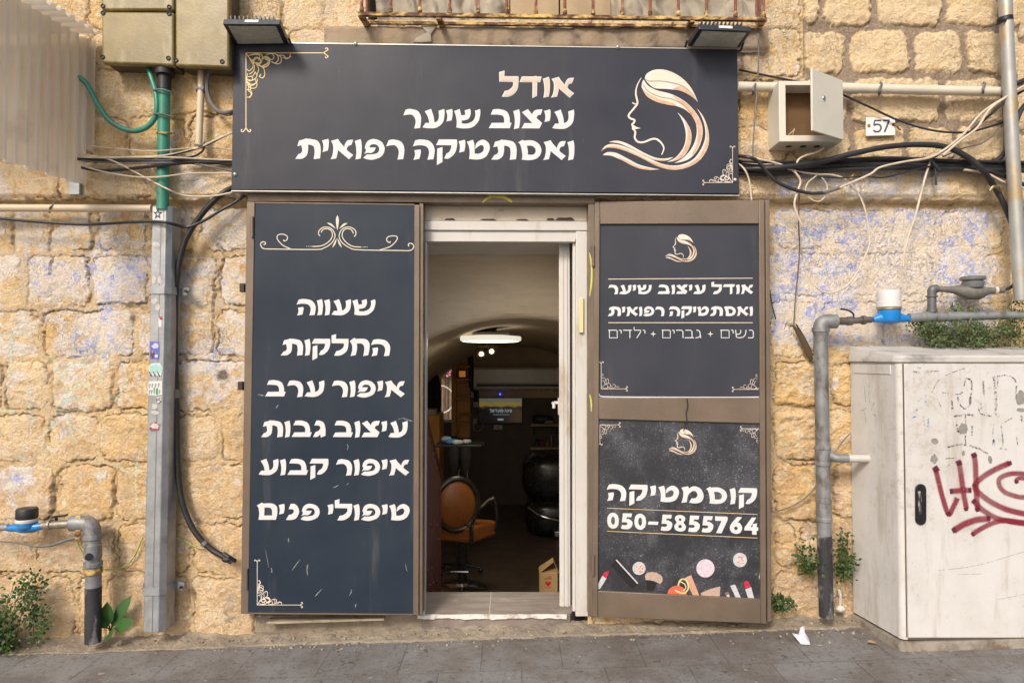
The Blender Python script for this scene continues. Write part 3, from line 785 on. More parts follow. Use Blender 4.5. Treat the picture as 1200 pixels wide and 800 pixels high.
def corner(Yf, cx, cy, sx, sy, lh, lv, sc, parent, mat, lw=1.0, full=True):
    """corner flourish: two lines with curled ends and sprays of curls in the angle; sx, sy point into the panel"""
    a = Art(Yf, .0011)
    def T(x, y): return (cx + sx * x * sc, cy + sy * y * sc)
    a.line([(cx, cy), (cx + sx * lh, cy)], lw); a.line([(cx, cy), (cx, cy + sy * lv)], lw)
    e = 1.0 * max(sc, .5)
    for q in (-1, 1):
        a.stroke([(cx + sx * (lh - 1 * e), cy), (cx + sx * (lh + 2 * e), cy + q * 2.2 * e), (cx + sx * (lh + 4.2 * e), cy + q * 4 * e), (cx + sx * (lh + 2.5 * e), cy + q * 5.8 * e), (cx + sx * (lh + .8 * e), cy + q * 4.5 * e)], lw * 1.2)
        a.stroke([(cx, cy + sy * (lv - 1 * e)), (cx + q * 2.2 * e, cy + sy * (lv + 2 * e)), (cx + q * 4 * e, cy + sy * (lv + 3.4 * e)), (cx + q * 5.6 * e, cy + sy * (lv + 2 * e)), (cx + q * 4.6 * e, cy + sy * (lv + .4 * e))], lw * 1.2)
    fl = [[(0,0),(5,7),(13,13),(20,17),(22,24),(20,29),(16,28),(17,25)], [(8,9),(12,5),(17,8),(16,12),(12,11)], [(20,17),(26,14),(28,8),(24,4),(19,6)], [(18,16),(25,12),(26,8),(22,6)],
          [(12,13),(15,19),(13,25)], [(9,11),(8,17),(4,21),(1,19)], [(10,14),(9,21),(4,25)], [(2,28),(8,27),(11,22)], [(1,31),(8,32),(13,27),(11,23)], [(1,33),(7,37),(13,34),(13,30)], [(0,38),(5,38),(5,43),(1,43)], [(0,34),(4,37),(6,40)],
          [(24,2),(30,1),(33,5),(30,8),(27,6)], [(29,1),(36,2),(38,8),(34,12),(30,10)], [(36,2),(41,5),(41,11),(37,13),(34,12)], [(38,3),(44,3),(47,6),(51,5),(52,1)], [(43,5),(48,7),(53,4)], [(3,3),(10,2),(16,3),(15,9)], [(6,2),(13,1),(19,3),(18,11),(14,15)], [(4,6),(8,13),(8,8)]]
    if full: fl = fl + [[(y, x) for x, y in f] for f in fl[12:17]] + [[(x * .96 + 1, y * .96 + 1.4) for x, y in f] for f in fl[:4]]
    if not full: fl = fl[::2]
    for f in fl: a.stroke([T(*p) for p in f], lw * (1.0 if full else .8), n=4)
    return a.build('corner_ornament', mat, parent)

# ------------------------------------------------------------------ shared materials
BROWN = M('brown_paint', rgb('77685a'), .42, .25, .22, 4, dirt=(.05, .035, .025), damt=.28, ds=9, bump=.0012, bs=120)
WHITEP = M('white_aluminium', (.56, .54, .51), .38, 0, .06, 3, dirt=(.40, .32, .24), damt=.38, ds=6, dstr=(1, 1, .35), bump=.0008)
CREAMP = M('peeling_cream_paint', (.66, .58, .47), .6, 0, .12, 5, dirt=(.30, .22, .15), damt=.34, ds=11, bump=.003, bs=50)
BLACKP = M('black_rubber', (.022, .022, .024), .5, 0, .3, 20, dirt=(.12, .10, .08), damt=.3, ds=12)
WHITEC = M('cream_cable', (.62, .52, .40), .5, 0, .2, 20, dirt=(.30, .22, .14), damt=.3, ds=20)
GREYC = M('grey_cable', (.16, .155, .15), .55, 0, .3, 20)
GALV = M('galvanised_steel', (.37, .385, .40), .48, .45, .25, 12, dirt=(.25, .225, .195), damt=.38, ds=14, dstr=(1, 1, .35), bump=.001)
BRASS = M('old_brass', (.35, .27, .15), .45, .8, .3, 40, dirt=(.10, .08, .05), damt=.4, ds=40)
RUST = M('rusty_iron', (.13, .055, .03), .8, .1, .4, 20, dirt=(.66, .46, .16), damt=.49, ds=26, dstr=(.5, 1, 1), bump=.002)
RUST2 = M('rusty_red_bar', (.27, .085, .05), .75, .1, .4, 25, dirt=(.62, .47, .30), damt=.42, ds=22, dstr=(1, 1, .4), bump=.002)
DARKM = M('dark_metal', (.03, .033, .04), .4, .5, .2, 20)
SCREW = M('screw_head', (.55, .54, .5), .35, .7, .2, 40)
CHROME = M('chrome', (.62, .62, .63), .18, 1.0, .1, 10)

def panel_mat(name, c1, c2, specks, sc):
    """satin printed panel with streaks, pale scuffs and drips of its own"""
    t = NT(name)
    n1 = t.noise(1.6, 5, .6); n2 = t.noise(7, 8, .7, t.coord((1, 1, .12)))
    c = t.mix(t.ramp(n1, .3, .7), c1, c2)
    c = t.mix(t.ramp(n2, .55, .8, 0, .34), c, (.15, .145, .14))
    c = t.mix(t.ramp(t.noise(sc, 3, .6, t.coord((1, 1, .45))), specks, specks + .03, 0, .55), c, (.45, .45, .45))
    c = t.mix(t.ramp(t.noise(90, 3, .5, off=(2, 6, 2)), .78, .82, 0, .7), c, (.5, .5, .5))
    t.put(t.b.inputs['Base Color'], c)
    t.put(t.b.inputs['Roughness'], t.ramp(n2, .2, .8, .30, .46)); t.b.inputs['Specular IOR Level'].default_value = .22
    t.link(t.bump(t.noise(3.5, 3), .002), t.b.inputs['Normal'])
    return t.m

# ------------------------------------------------------------------ main sign over the door
SIGNP = panel_mat('sign_slate_film', (.030, .033, .046), (.044, .046, .060), .80, 20)
YS = -.15
def ms(x): return YS
sign = thing('shop_sign', 'wide dark slate shop sign with white Hebrew lettering over the doorway', 'sign', P(568, 226, YS + .04))
b = MB(); b.quadpx([(274, 50), (864, 58), (866, 227), (271, 222)], YS, .045); b.build('panel', SIGNP, sign, bevel=.002)
b = MB()
for (p, q) in (((273, 49), (865, 57)), ((271, 223), (867, 228.5))):
    a0, a1 = P(*p, YS - .003), P(*q, YS - .003)
    b.hexa([a0, a1, a1 + Vector((0, 0, -.0055)), a0 + Vector((0, 0, -.0055))], (0, .05, 0))
b.build('edge_trim', M('dull_aluminium', (.52, .50, .47), .4, .6, .2, 20), sign)
a = Art(ms, .001); pw = .9
for txt, tl, tr, bl, brr in (('אודל', (585, 89.6), (672.5, 90.4), (585, 113.4), (672.5, 114.4)),):
    r_ = Art(ms, .0008); f_ = Art(ms, .0026)
    seq = list(reversed(txt)); W = sum(G[c][2] for c in seq) + 7 * 3; x = 0
    for ch in seq:
        def mp(gx, gy): return Vector(tl).lerp(Vector(tr), gx / W).lerp(Vector(bl).lerp(Vector(brr), gx / W), gy / 100)
        for o in G[ch][0]:
            pl = [mp(x + p[0], p[1]) for p in outline(o)]
            r_.fill(grow(pl, .15)); f_.fill(grow(pl, -.95))
        x += G[ch][2] + 7
    nm = r_.build('lettering', WHITE_INK, sign)
    f_.build('lettering_fill', BEIGE_INK, nm)
a.text('עיצוב שיער', (472.5, 127.3), (672.8, 128.3), (472.5, 150.3), (672.8, 151.3)); a.build('lettering', WHITE_INK, sign)
a = Art(ms, .001); a.text('ואסתטיקה רפואית', (346, 162.4), (673, 164.4), (346, 186.3), (673, 187.6)); a.build('lettering', WHITE_INK, sign)
emblem(ms, 704.5, 81.5, 831, 199.5, sign)
corner(ms, 288.2, 62.2, 1, 1, 92, 89, 1.0, sign, GOLD_INK, .95)
corner(ms, 858.5, 214, -1, -1, 33, 41, .52, sign, PALE_GOLD, .55)
for (x, y) in ((417, 51.5), (724, 55.5), (275.5, 204.5), (861.5, 211)):
    b = MB(); c0 = P(x, y, YS); b.lathe([(.012, 0), (.012, -.004), (.008, -.009), (.002, -.011)], c0, 'Y', 14); b.build('screw', SCREW, sign)

# ------------------------------------------------------------------ steel door frame
YF = -.10
fr = thing('steel_door_frame', 'brown steel frame round the doorway with yellow spray marks', 'door frame', P(492, 728, YF))
for nm, q in (('frame_rail', [(289, 226), (697, 229.5), (697, 238.5), (290, 236)]), ('frame_post', [(289, 236.1), (298.5, 236.1), (291, 719), (282, 719)]),
              ('frame_post', [(491.5, 238), (496.2, 238), (495.2, 720), (490.5, 720)]), ('frame_post', [(689.5, 238.6), (697, 238.6), (695.4, 722), (689.6, 722)])):
    b = MB(); b.quadpx(q, YF, .10); b.build(nm, BROWN, fr, bevel=.003)
for (x, y) in ((284, 337), (282, 452)):
    b = MB(); b.rectpx(x - 3.5, y - 5, x + 2, y + 5, YF + .02, .03); b.build('fixing_lug', M('lug_iron', (.05, .04, .035), .6, .4), fr, bevel=.002)
YEL = M('yellow_spray', (.72, .68, .10), .6, var=.15, vs=60, alpha=.85)
a = Art(YF, .0013); a.stroke([(565.5, 237.4), (570, 233), (576, 230.6), (583, 230.3), (591, 231.5), (598, 235.2), (600, 237)], 3.2, taper=(.5, .5)); a.build('spray_mark', YEL, fr)
a = Art(YF, .0013); a.stroke([(690.6, 296), (692.6, 306), (693.4, 318), (692.8, 334), (690.8, 347)], 2.0, taper=(.4, .4)); a.stroke([(691, 462), (692.6, 470), (693, 482)], 1.8, taper=(.4, .4)); a.build('spray_mark', YEL, fr)

# ------------------------------------------------------------------ left metal leaf (shut) with the price of services
YL = -.112
LEAFP = panel_mat('leaf_navy_film', (.016, .026, .042), (.028, .038, .054), .74, 13)
leaf = thing('sign_door', 'closed navy metal door leaf listing beauty treatments in white Hebrew', 'door', P(391, 719, YL))
b = MB(); b.quadpx([(299, 237.3), (491.3, 240), (490, 720), (290.6, 718.5)], YL, .05); b.build('panel', LEAFP, leaf, bevel=.003)
b = MB(); b.quadpx([(485.8, 240), (491.4, 240), (490.3, 720.5), (484.2, 720)], YL - .002, .004); b.quadpx([(290.5, 717.2), (484.1, 718.8), (484.1, 720.4), (290.4, 719)], YL - .002, .004); b.quadpx([(298.8, 236.6), (485.7, 239.1), (485.7, 240.2), (298.8, 237.9)], YL - .002, .004); b.build('edge_trim', BROWN, leaf)
rows = [('שעווה', 347.5, 440, 350, 369, 0), ('החלקות', 329, 457, 396.6, 416.3, 0), ('איפור ערב', 310.7, 474.3, 445, 464.6, 0), ('עיצוב גבות', 306, 477.7, 492.2, 511.9, 0), ('איפור קבוע', 303, 479.6, 537, 556.3, 0), ('טיפולי פנים', 301, 480, 589.6, 609, 0)]
for txt, x0, x1, y0, y1, _ in rows:
    a = Art(YL, .001); a.text(txt, (x0, y0), (x1, y0 + .5), (x0, y1), (x1, y1 + .5)); a.build('lettering', WHITE_INK, leaf)
a = Art(YL, .001)
def q8(pts): return [(290 + x / 6.0, 245 + y / 6.0) for x, y in pts]
for pts, w in (([(118, 250), (105, 235), (92, 250), (95, 275), (118, 280), (200, 281)], 1.0),):
    pass
for pts in ([(112, 250), (126, 246), (125, 234), (108, 230), (93, 242), (98, 265), (122, 279), (200, 281), (480, 284), (540, 272), (590, 240), (615, 195), (605, 155), (575, 130), (535, 128), (505, 150), (500, 175), (510, 190)],
            [(300, 278), (250, 255), (212, 215), (212, 185), (245, 176), (278, 190), (278, 215), (258, 225), (255, 214)],
            [(455, 263), (520, 258), (570, 230), (597, 190), (588, 152), (560, 138), (530, 145), (518, 165)],
            [(800, 267), (740, 262), (690, 230), (666, 190), (675, 152), (700, 138), (730, 145), (745, 172)],
            [(1135, 262), (1131, 248), (1145, 240), (1165, 250), (1167, 272), (1140, 291), (1060, 291), (780, 286), (715, 270), (665, 235), (645, 195), (655, 155), (685, 130), (725, 128), (758, 150), (762, 178), (750, 194)],
            [(930, 287), (1000, 265), (1045, 225), (1052, 195), (1020, 188), (985, 198), (980, 222), (1000, 236), (1004, 226)]):
    a.stroke(q8(pts), 1.05)
for pts in ([(632, 42), (642, 70, S), (640, 110, S), (632, 150), (624, 110, S), (622, 70, S)], [(558, 97), (590, 103, S), (622, 140), (595, 122, S)], [(704, 99), (675, 103, S), (643, 140), (670, 124, S)], [(628, 203), (618, 245, S), (595, 272), (610, 235, S)], [(632, 203), (642, 245, S), (664, 272), (650, 235, S)]):
    a.fill([(290 + p[0] / 6.0, 245 + p[1] / 6.0) for p in outline(pts)])
for x in (416, 428, 439, 449, 812, 822, 832, 842): a.ellipse(290 + x / 6.0, 245 + (262 if x < 600 else 267) / 6.0, .5, .45, n=8)
a.build('scroll_ornament', CREAM_LINE, leaf)
corner(YL, 301.4, 708.4, 1, -1, 51, 51, .55, leaf, PALE_GOLD, .62)
for y in (266, 678):
    b = MB(); p0, p1 = P(296 - (y - 240) * .016, y - 12, YF - .008), P(296 - (y - 240) * .016, y + 12, YF - .008); b.cyl(p0, p1, .009, 10); b.build('hinge', BROWN, leaf)
SCUFF = M('pale_scuff', (.55, .56, .57), .6, alpha=.35, var=.3, vs=80)
a = Art(YL, .0014)
rs = random.Random(3)
for (x, y, l, an) in ((352, 655, 17, 2.2), (377, 690, 12, 2.3), (311, 643, 22, 1.4), (361, 660, 14, 1.6), (475, 660, 10, 1.3), (407, 520, 7, 1.6), (397, 568, 8, 2.7), (409, 565, 4, 2.4), (318, 665, 6, 1.5), (338, 630, 5, 1.5), (305, 715, 8, 1.7), (472, 490, 12, .3), (466, 491, 9, -.2), (412, 690, 8, 1.9), (302, 462, 8, .2), (326, 474, 5, 2.2)):
    a.stroke([(x, y), (x + l * .5 * math.cos(an) + rs.uniform(-1, 1), y + l * .5 * math.sin(an)), (x + l * math.cos(an), y + l * math.sin(an))], rs.uniform(.7, 1.6), taper=(.2, .2))
a.build('scuff', SCUFF, leaf)

# ------------------------------------------------------------------ right metal leaf (swung open against the wall)
def YR(px): return -.105 - .085 * (px - 697) / 206.0
rl = thing('framed_sign_door', 'brown framed door leaf swung open with two dark sign panels and a phone number', 'door', P(800, 727, YR(800)))
def rq(nm, q, dep, mat, off=0, bev=.003, lab=None):
    b = MB(); b.hexa([P(x, y, YR(x) + off) for x, y in q], (0, dep, 0)); return b.build(nm, mat, rl, bevel=bev, label=lab)
rq('frame_stile', [(697, 236.3), (703, 236.2), (700.6, 722.3), (694, 722)], .045, BROWN)
rq('frame_stile', [(889.6, 234.2), (896, 234.1), (898.2, 730.8), (891.4, 730.3)], .045, BROWN)
rq('frame_stile', [(897.0, 234.6), (902, 233.6), (904.2, 728), (899.1, 728.6)], .035, BROWN, off=.012)
rq('frame_rail', [(703.1, 236.2), (889.5, 234.2), (889.5, 262), (703.1, 262.5)], .045, BROWN, off=.002)
rq('frame_rail', [(701.8, 465.8), (890.6, 465.8), (890.7, 496), (701.7, 490.8)], .045, BROWN, off=.002)
rq('frame_rail', [(700.8, 692), (891.3, 701.6), (891.3, 730.2), (700.7, 722.4)], .045, BROWN, off=.002)
UPP = panel_mat('upper_slate_film', (.034, .038, .050), (.046, .049, .062), .85, 20)
up = rq('sign_panel', [(702, 260), (890.5, 260), (891, 467), (701, 467)], .006, UPP, off=.016, bev=0, lab='dark panel with the shop name')
def YU(px): return YR(px) + .016
emblem(YU, 779.5, 274.5, 816.5, 307, up, full=False)
a = Art(YU, .001); a.text('אודל עיצוב שיער', (712.8, 333.4), (882.7, 333), (712.8, 344.7), (882.7, 344.4), gap=9, space=52); a.build('lettering', WHITE_INK, up)
a = Art(YU, .001); a.text('ואסתטיקה רפואית', (712.2, 359), (882.3, 358.6), (712.2, 370.3), (882.3, 370)); a.build('lettering', WHITE_INK, up)
a = Art(YU, .001); a.line([(712.7, 327), (882, 325.9)], .8); a.line([(712.7, 378), (882, 378)], .8); a.build('rule_line', PALE_GOLD, up)
a = Art(YU, .001)
def thin(word, xa, xb, y0, y1, w):
    seq = list(reversed(word)); gp = 16
    W = sum(THIN[c][1] for c in seq) + gp * (len(seq) - 1); x = 0
    for c in seq:
        for st in THIN[c][0]:
            a.line([(xa + (xb - xa) * (x + p[0]) / W, y0 + (y1 - y0) * p[1] / 100) for p in st], w)
        x += THIN[c][1] + gp
thin('ילדים', 712.9, 756, 386.4, 396.1, 1.05); thin('גברים', 775.4, 821.5, 386.4, 396.1, 1.05); thin('נשים', 844, 883, 386.4, 396.1, 1.05)
a.build('lettering', WHITE_INK, up)
a = Art(YU, .001)
for cx in (765.5, 832.5):
    a.fill([(cx + (3.7 if k % 2 == 0 else .9) * math.cos(math.pi * k / 4), 391.2 + (3.7 if k % 2 == 0 else .9) * math.sin(math.pi * k / 4)) for k in range(8)])
a.build('star_mark', CREAM_INK, up)
corner(YU, 704.5, 455.4, 1, -1, 29, 30, .40, up, PALE_GOLD, .5, False); corner(YU, 888, 456, -1, -1, 28, 0.1, .40, up, PALE_GOLD, .5, False)
a = Art(YU, .0012); a.stroke([(702.5, 461), (704, 464), (720, 464.8), (780, 465.2), (860, 465.3), (889.5, 464.9)], 1.2); a.build('peeling_edge', WHITE_INK, up)

t = NT('chalkboard_print')
n1 = t.noise(3.4, 7, .65); n2 = t.noise(130, 3, .7); n3 = t.noise(9, 8, .7, off=(4, 4, 4))
c = t.mix(t.ramp(n1, .4, .7), (.022, .023, .030), (.058, .060, .072))
c = t.mix(t.ramp(n3, .5, .8, 0, .5), c, (.17, .17, .19))
c = t.mix(t.math('MULTIPLY', t.ramp(n2, .56, .72), t.ramp(n1, .38, .62, .1, .8)), c, (.42, .42, .45))
t.put(t.b.inputs['Base Color'], c); t.b.inputs['Roughness'].default_value = .42
CHALK = t.m
lo = rq('sign_panel', [(701.2, 489.5), (891, 494.5), (891.6, 703), (700.2, 693.5)], .006, CHALK, off=.016, bev=0, lab='lower dark speckled panel with phone number and printed cosmetics')
emblem(YU, 783.5, 502.5, 816.3, 532.5, lo, full=False)
a = Art(YU, .001); a.text('קוסמטיקה', (710.8, 566.4), (887.2, 571.8), (710.8, 586), (887.2, 591.2), gap=13); a.build('lettering', WHITE_INK, lo)
a = Art(YU, .001); a.text('050-5855764', (711.6, 600.3), (888.8, 606.2), (711.6, 618.6), (888.8, 626), gap=12, rtl=False); a.build('lettering', WHITE_INK, lo)
a = Art(YU, .001); a.line([(711.5, 595), (887.5, 602.3)], .6); a.line([(711.5, 622), (887.5, 630)], .6); a.build('rule_line', GOLD_INK, lo)
corner(YU, 703, 497.5, 1, 1, 22, 22, .36, lo, PALE_GOLD, .5, False); corner(YU, 888.5, 502, -1, 1, 19, 0.1, .36, lo, PALE_GOLD, .5, False)
# printed cosmetics
def pm(c): return M('printed_ink', c, .45, var=.2, vs=60)
SILV, RED, SKIN, PINK, LILAC, BRN, CORAL, BLK = pm((.55, .55, .57)), pm((.55, .02, .06)), pm((.62, .33, .22)), pm((.66, .47, .42)), pm((.66, .55, .62)), pm((.24, .14, .09)), pm((.72, .13, .07)), pm((.012, .012, .014))
def z8(x, y): return (700 + x / 6.0, 640 + y / 6.0)
def pol(nm, mat, *polys):
    a = Art(YU, .0012)
    for p in polys: a.fill([z8(*q) for q in p])
    a.build(nm, mat, lo)
def ell(nm, mat, *es):
    a = Art(YU, .0014)
    for (x, y, rx, ry, r_) in es: a.ellipse(700 + x / 6.0, 640 + y / 6.0, rx / 6.0, ry / 6.0, r_)
    return a.build(nm, mat, lo)
pol('printed_lipstick', SILV, [(5, 262), (35, 205), (65, 225), (18, 298), (5, 300)], [(1040, 300), (1082, 285), (1105, 372), (1062, 368)])
pol('printed_lipstick_tip', RED, [(36, 203), (50, 178), (84, 172), (66, 223)], [(1030, 250), (1045, 240), (1062, 246), (1080, 284), (1040, 298)])
pol('printed_palette', BLK, [(88, 128), (136, 88), (290, 255), (245, 298)])
pol('printed_palette_bar', SILV, [(92, 124), (100, 118), (258, 268), (248, 276)], [(128, 95), (136, 90), (288, 256), (280, 262)])
pol('printed_palette_line', SKIN, [(106, 112), (116, 104), (250, 262), (240, 272)])
pol('printed_brush_ferrule', SILV, [(935, 275), (968, 266), (1012, 366), (975, 364)], [(905, 340), (925, 335), (935, 362), (915, 362)])
pol('printed_brush_handle', BLK, [(345, 235), (420, 255), (395, 312), (350, 305)])
a = Art(YU, .0013); a.fill([z8(p[0], p[1]) for p in outline([(335, 205), (350, 185, S), (400, 180, S), (450, 205, S), (458, 240, S), (440, 262), (390, 240, S), (340, 235)])]); a.fill([z8(p[0], p[1]) for p in outline([(725, 330), (790, 300, S), (865, 280), (860, 358), (740, 352)])]); a.build('printed_brush', pm((.50, .36, .29)), lo)
pol('printed_brush_band', BRN, [(728, 322), (790, 298), (862, 284), (858, 302), (795, 318), (735, 338)], [(895, 325), (920, 315), (928, 335), (905, 342)])
pol('printed_tube', SKIN, [(617, 218), (660, 200), (718, 348), (690, 350), (672, 345)])
ell('printed_compact', LILAC, (760, 153, 64, 64, 0)); ell('printed_compact_face', pm((.74, .66, .69)), (757, 145, 54, 50, .2))
ell('printed_jar', SILV, (293, 153, 46, 46, 0), (1003, 94, 49, 50, 0)); ell('printed_jar_powder', PINK, (295, 155, 36, 35, 0), (1005, 95, 38, 38, 0))
ell('printed_pearls', pm((.72, .22, .14)), *[(x + rs.uniform(-26, 26), y + rs.uniform(-25, 25), 5, 5, 0) for x, y in ((295, 155), (1005, 95)) for _ in range(14)])
a = Art(YU, .0014); a.fill([z8(x, y) for x, y in [(492, 338)] + [(560 + 68 * math.cos(u), 340 + 66 * math.sin(u)) for u in [math.pi + k * math.pi / 14 for k in range(1, 14)]] + [(630, 345)]]); a.build('printed_blusher', CORAL, lo)
a = Art(YU, .0024)
a.stroke([z8(568, 275), z8(580, 240), z8(605, 228), z8(630, 245), z8(640, 290), z8(615, 325), z8(580, 322), z8(545, 305)], 1.8); a.stroke([z8(580, 245), z8(612, 262), z8(622, 290), z8(600, 312)], 1.2); a.build('printed_brush_curl', pm((.72, .60, .28)), lo)
a = Art(YU, .0014); a.fill([z8(x, y) for x, y in [(1150, 170), (1140, 190), (1136, 212), (1142, 238), (1152, 250)]]); a.build('printed_lid', pm((.7, .62, .5)), lo)
a = Art(YU, .0013); a.stroke([z8(712, 125), z8(740, 130), z8(775, 150), z8(805, 160)], .4); a.build('printed_line', BRN, lo)
b = MB(); b.rectpx(701.2, 692.3, 703, 694, YU(702) - .004, .003); b.hexa([P(701, 692.2, YU(701) - .002), P(891.2, 701.7, YU(891) - .002), P(891.2, 703.3, YU(891) - .002), P(701, 693.7, YU(701) - .002)], (0, .004, 0)); b.build('sign_edge', SILV, lo)
b = MB(); b.tube(smooth_path([P(x, y, YR(x) - .006) for x, y in ((805, 467), (806, 476), (804, 484), (805, 491), (803, 499), (801, 505))]), .0028, 6); b.build('wire', BLACKP, rl)
for y in (300, 662):
    b = MB(); b.cyl(P(695.2, y - 12, YF - .01), P(695.2, y + 12, YF - .01), .009, 10); b.build('hinge', BROWN, rl)

# ------------------------------------------------------------------ white aluminium frame, reveal, sill
af = thing('white_door_frame', 'white aluminium door frame set in the stone opening under a peeling board', 'door frame', P(592, 722, .02))
b = MB(); b.quadpx([(496.3, 258.5), (690, 259.5), (690, 270.2), (496.3, 269.5)], -.02, .06); b.build('lintel', WHITEP, af, bevel=.003)
b = MB(); b.quadpx([(496.3, 270), (677, 270.5), (674, 283.5), (496.3, 283)], -.005, .06); b.build('lintel', WHITEP, af, bevel=.003)
b = MB(); b.quadpx([(675, 270.6), (690, 270.6), (689.5, 722), (674.5, 722)], -.015, .06); b.build('jamb', WHITEP, af, bevel=.004)
b = MB(); b.quadpx([(671.2, 283.6), (674.4, 283.6), (674, 716), (671, 716)], .02, .05); b.build('jamb', WHITEP, af, bevel=.002)
b = MB(); b.quadpx([(496.4, 283.4), (500.4, 283.4), (497.6, 720), (495.4, 720)], -.01, .07); b.build('jamb', WHITEP, af, bevel=.002)
b = MB(); b.quadpx([(498.5, 283.4), (500.9, 283.4), (498.1, 700), (497.7, 700)], .06, .05); b.build('door_seal', BLACKP, af)
b = MB(); b.quadpx([(496.3, 239), (689.6, 240), (689.6, 259.3), (496.3, 258.3)], -.005, .03); b.build('header_board', CREAMP, af, bevel=.002)
a = Art(-.005, .004)
for x0, w_, h_ in ((520, 14, 2), (562, 20, 1.4), (604, 16, 1.2), (640, 10, 2.2), (650, 24, 3)):
    a.fill([(x0, 258), (x0 + w_ * .2, 258 - h_), (x0 + w_ * .55, 257.6 - h_ * .8), (x0 + w_ * .8, 258 - h_ * 1.2), (x0 + w_, 258.3)])
a.build('bare_patch', M('bare_board', (.07, .045, .03), .8), af)
mz = MB(); mz.rectpx(678.8, 348.5, 684, 390, -.033, .016); mz.build('scroll_case', M('cream_plastic', (.70, .60, .30), .4, var=.1), label='narrow cream scroll case fixed to the white door jamb', cat='door charm', bevel=.004)

# inner white leaf, opened inwards: its edge and lever show
il = thing('inner_door', 'white inner door standing open inwards with a lever handle', 'door', P(660, 716, .1))
x0, x1 = P(655, 400, .1).x, P(668, 400, .1).x
zt, zb_ = P(660, 284, .1).z, P(660, 714, .1).z
b = MB(); b.add([(x0, .10, zb_), (x1, .10, zb_), (x1 + .13, .72, zb_), (x0 + .13, .72, zb_), (x0, .10, zt), (x1, .10, zt), (x1 + .13, .72, zt), (x0 + .13, .72, zt)], [(0, 1, 5, 4), (1, 2, 6, 5), (2, 3, 7, 6), (3, 0, 4, 7), (0, 3, 2, 1), (4, 5, 6, 7)])
b.build('leaf', WHITEP, il, bevel=.004)
b = MB(); b.box(x0 + .022, x0 + .027, .093, .0985, zb_ + .02, zt - .02); b.box(x0 + .045, x0 + .05, .093, .0985, zb_ + .02, zt - .02); b.build('edge_profile', WHITEP, il)
h0 = P(654.5, 472, .17)
b = MB(); b.cyl(h0 + Vector((.02, 0, 0)), h0 + Vector((-.03, 0, 0)), .011, 10); b.tube(smooth_path([h0 + Vector((-.03, 0, .0)), h0 + Vector((-.036, -.02, 0)), h0 + Vector((-.034, -.045, -.002)), h0 + Vector((-.032, -.06, -.015)), h0 + Vector((-.033, -.062, -.028))]), .009, 8); b.box(h0.x - .004, h0.x + .01, .155, .185, h0.z - .07, h0.z + .03); b.build('handle', WHITEP, il)

# ------------------------------------------------------------------ window over the sign, its grille and nets
PLAST = M('old_render', (.34, .255, .165), .9, 0, .3, 4, col2=(.25, .20, .15), dirt=(.13, .10, .075), damt=.4, ds=9, bump=.006, bs=30)
win = thing('upper_window', 'deep window with boarded middle above the shop sign', 'window', P(660, 48, .1))
def sillH(px, py): return 0
xs = np.linspace(P(380, 40, -.1).x, P(900, 40, -.1).x, 260); zs = np.linspace(P(600, 60, -.1).z, P(600, 27, -.1).z, 26)
X_, Z_ = np.meshgrid(xs, zs, indexing='ij')
Y_ = -.085 - .02 * sstep(zs[0], zs[0] + .03, Z_) - .03 * (fbm(X_ * 9 + 30, Z_ * 9 + 3, 3, 5) - .5) + .045 * sstep(zs[-1] - .03, zs[-1], Z_ + .03 * (fbm(X_ * 7 + 9, Z_ * 3, 13, 3) - .5))
so = grid_mesh('sill', np.stack([X_, Y_, Z_], -1).reshape(-1, 3), 260, 26, np.ones((259, 25), bool), PLAST, {}, win)
b = MB(); zz = zs[-1] - .004; b.box(P(432, 28, 0).x, P(890, 28, 0).x, -.06, .30, zz - .03, zz); b.build('ledge', PLAST, win)
zt = 4.25
b = MB(); b.box(P(432, 20, .28).x, P(890, 20, .28).x, .28, .30, zz, zt); b.build('dark_pane', M('dark_glass', (.02, .022, .025), .12, 0, .1), win)
FR = M('old_timber', (.46, .34, .20), .7, 0, .25, 3, col2=(.33, .245, .15), bump=.002, bs=40, dirt=(.2, .15, .1), damt=.3, ds=4, dstr=(1, 1, .3))
for xa, xb in ((598, 655), (656.5, 716)):
    b = MB(); b.box(P(xa, 20, .02).x, P(xb, 20, .02).x, .02, .05, zz + .001, zt); b.build('board', FR, win, bevel=.004)
b = MB(); b.box(P(588, 20, .06).x, P(597, 20, .06).x, .03, .09, zz + .001, zt); b.box(P(717, 20, .06).x, P(724, 20, .06).x, .03, .09, zz + .001, zt); b.build('frame', FR, win, bevel=.003)
b = MB(); b.box(P(425, 20, .0).x - .01, P(433, 20, .0).x, -.05, .3, zz, zt); b.box(P(889, 20, 0).x, P(897, 20, 0).x, -.05, .3, zz, zt); b.build('reveal', PLAST, win)

def net(xa, xb, seed, lab):
    xs = np.linspace(P(xa, 10, -.02).x, P(xb, 10, -.02).x, 130); zs = np.linspace(zz - .02, zt, 90)
    X_, Z_ = np.meshgrid(xs, zs, indexing='ij')
    w = fbm(X_ * 3.3 + seed, Z_ * 2.2, seed, 3)
    Y_ = .01 + .13 * (fbm(X_ * 5 + 8 * w + seed, Z_ * 3.4 + 5 * w, seed + 2, 4) - .5) + .02 * np.sin(X_ * 46 + 14 * w + Z_ * 14)
    Y_ = np.minimum(Y_, .03)
    e = .04 * (fbm(X_ * 6, Z_ * 0 + seed, seed, 3) - .5)
    o = grid_mesh('window_net', np.stack([X_, Y_ - .02 * sstep(zz + .1, zz, Z_), Z_ + e * sstep(zz + .2, zz, Z_)], -1).reshape(-1, 3), 130, 90, np.ones((129, 89), bool), NETM, {}, None)
    m = Matrix.Translation((0, 0, 0)); tag(o, lab, 'netting', 'nets behind the window grille')
t = NT('dusty_net')
n1 = t.noise(5, 6, .6)
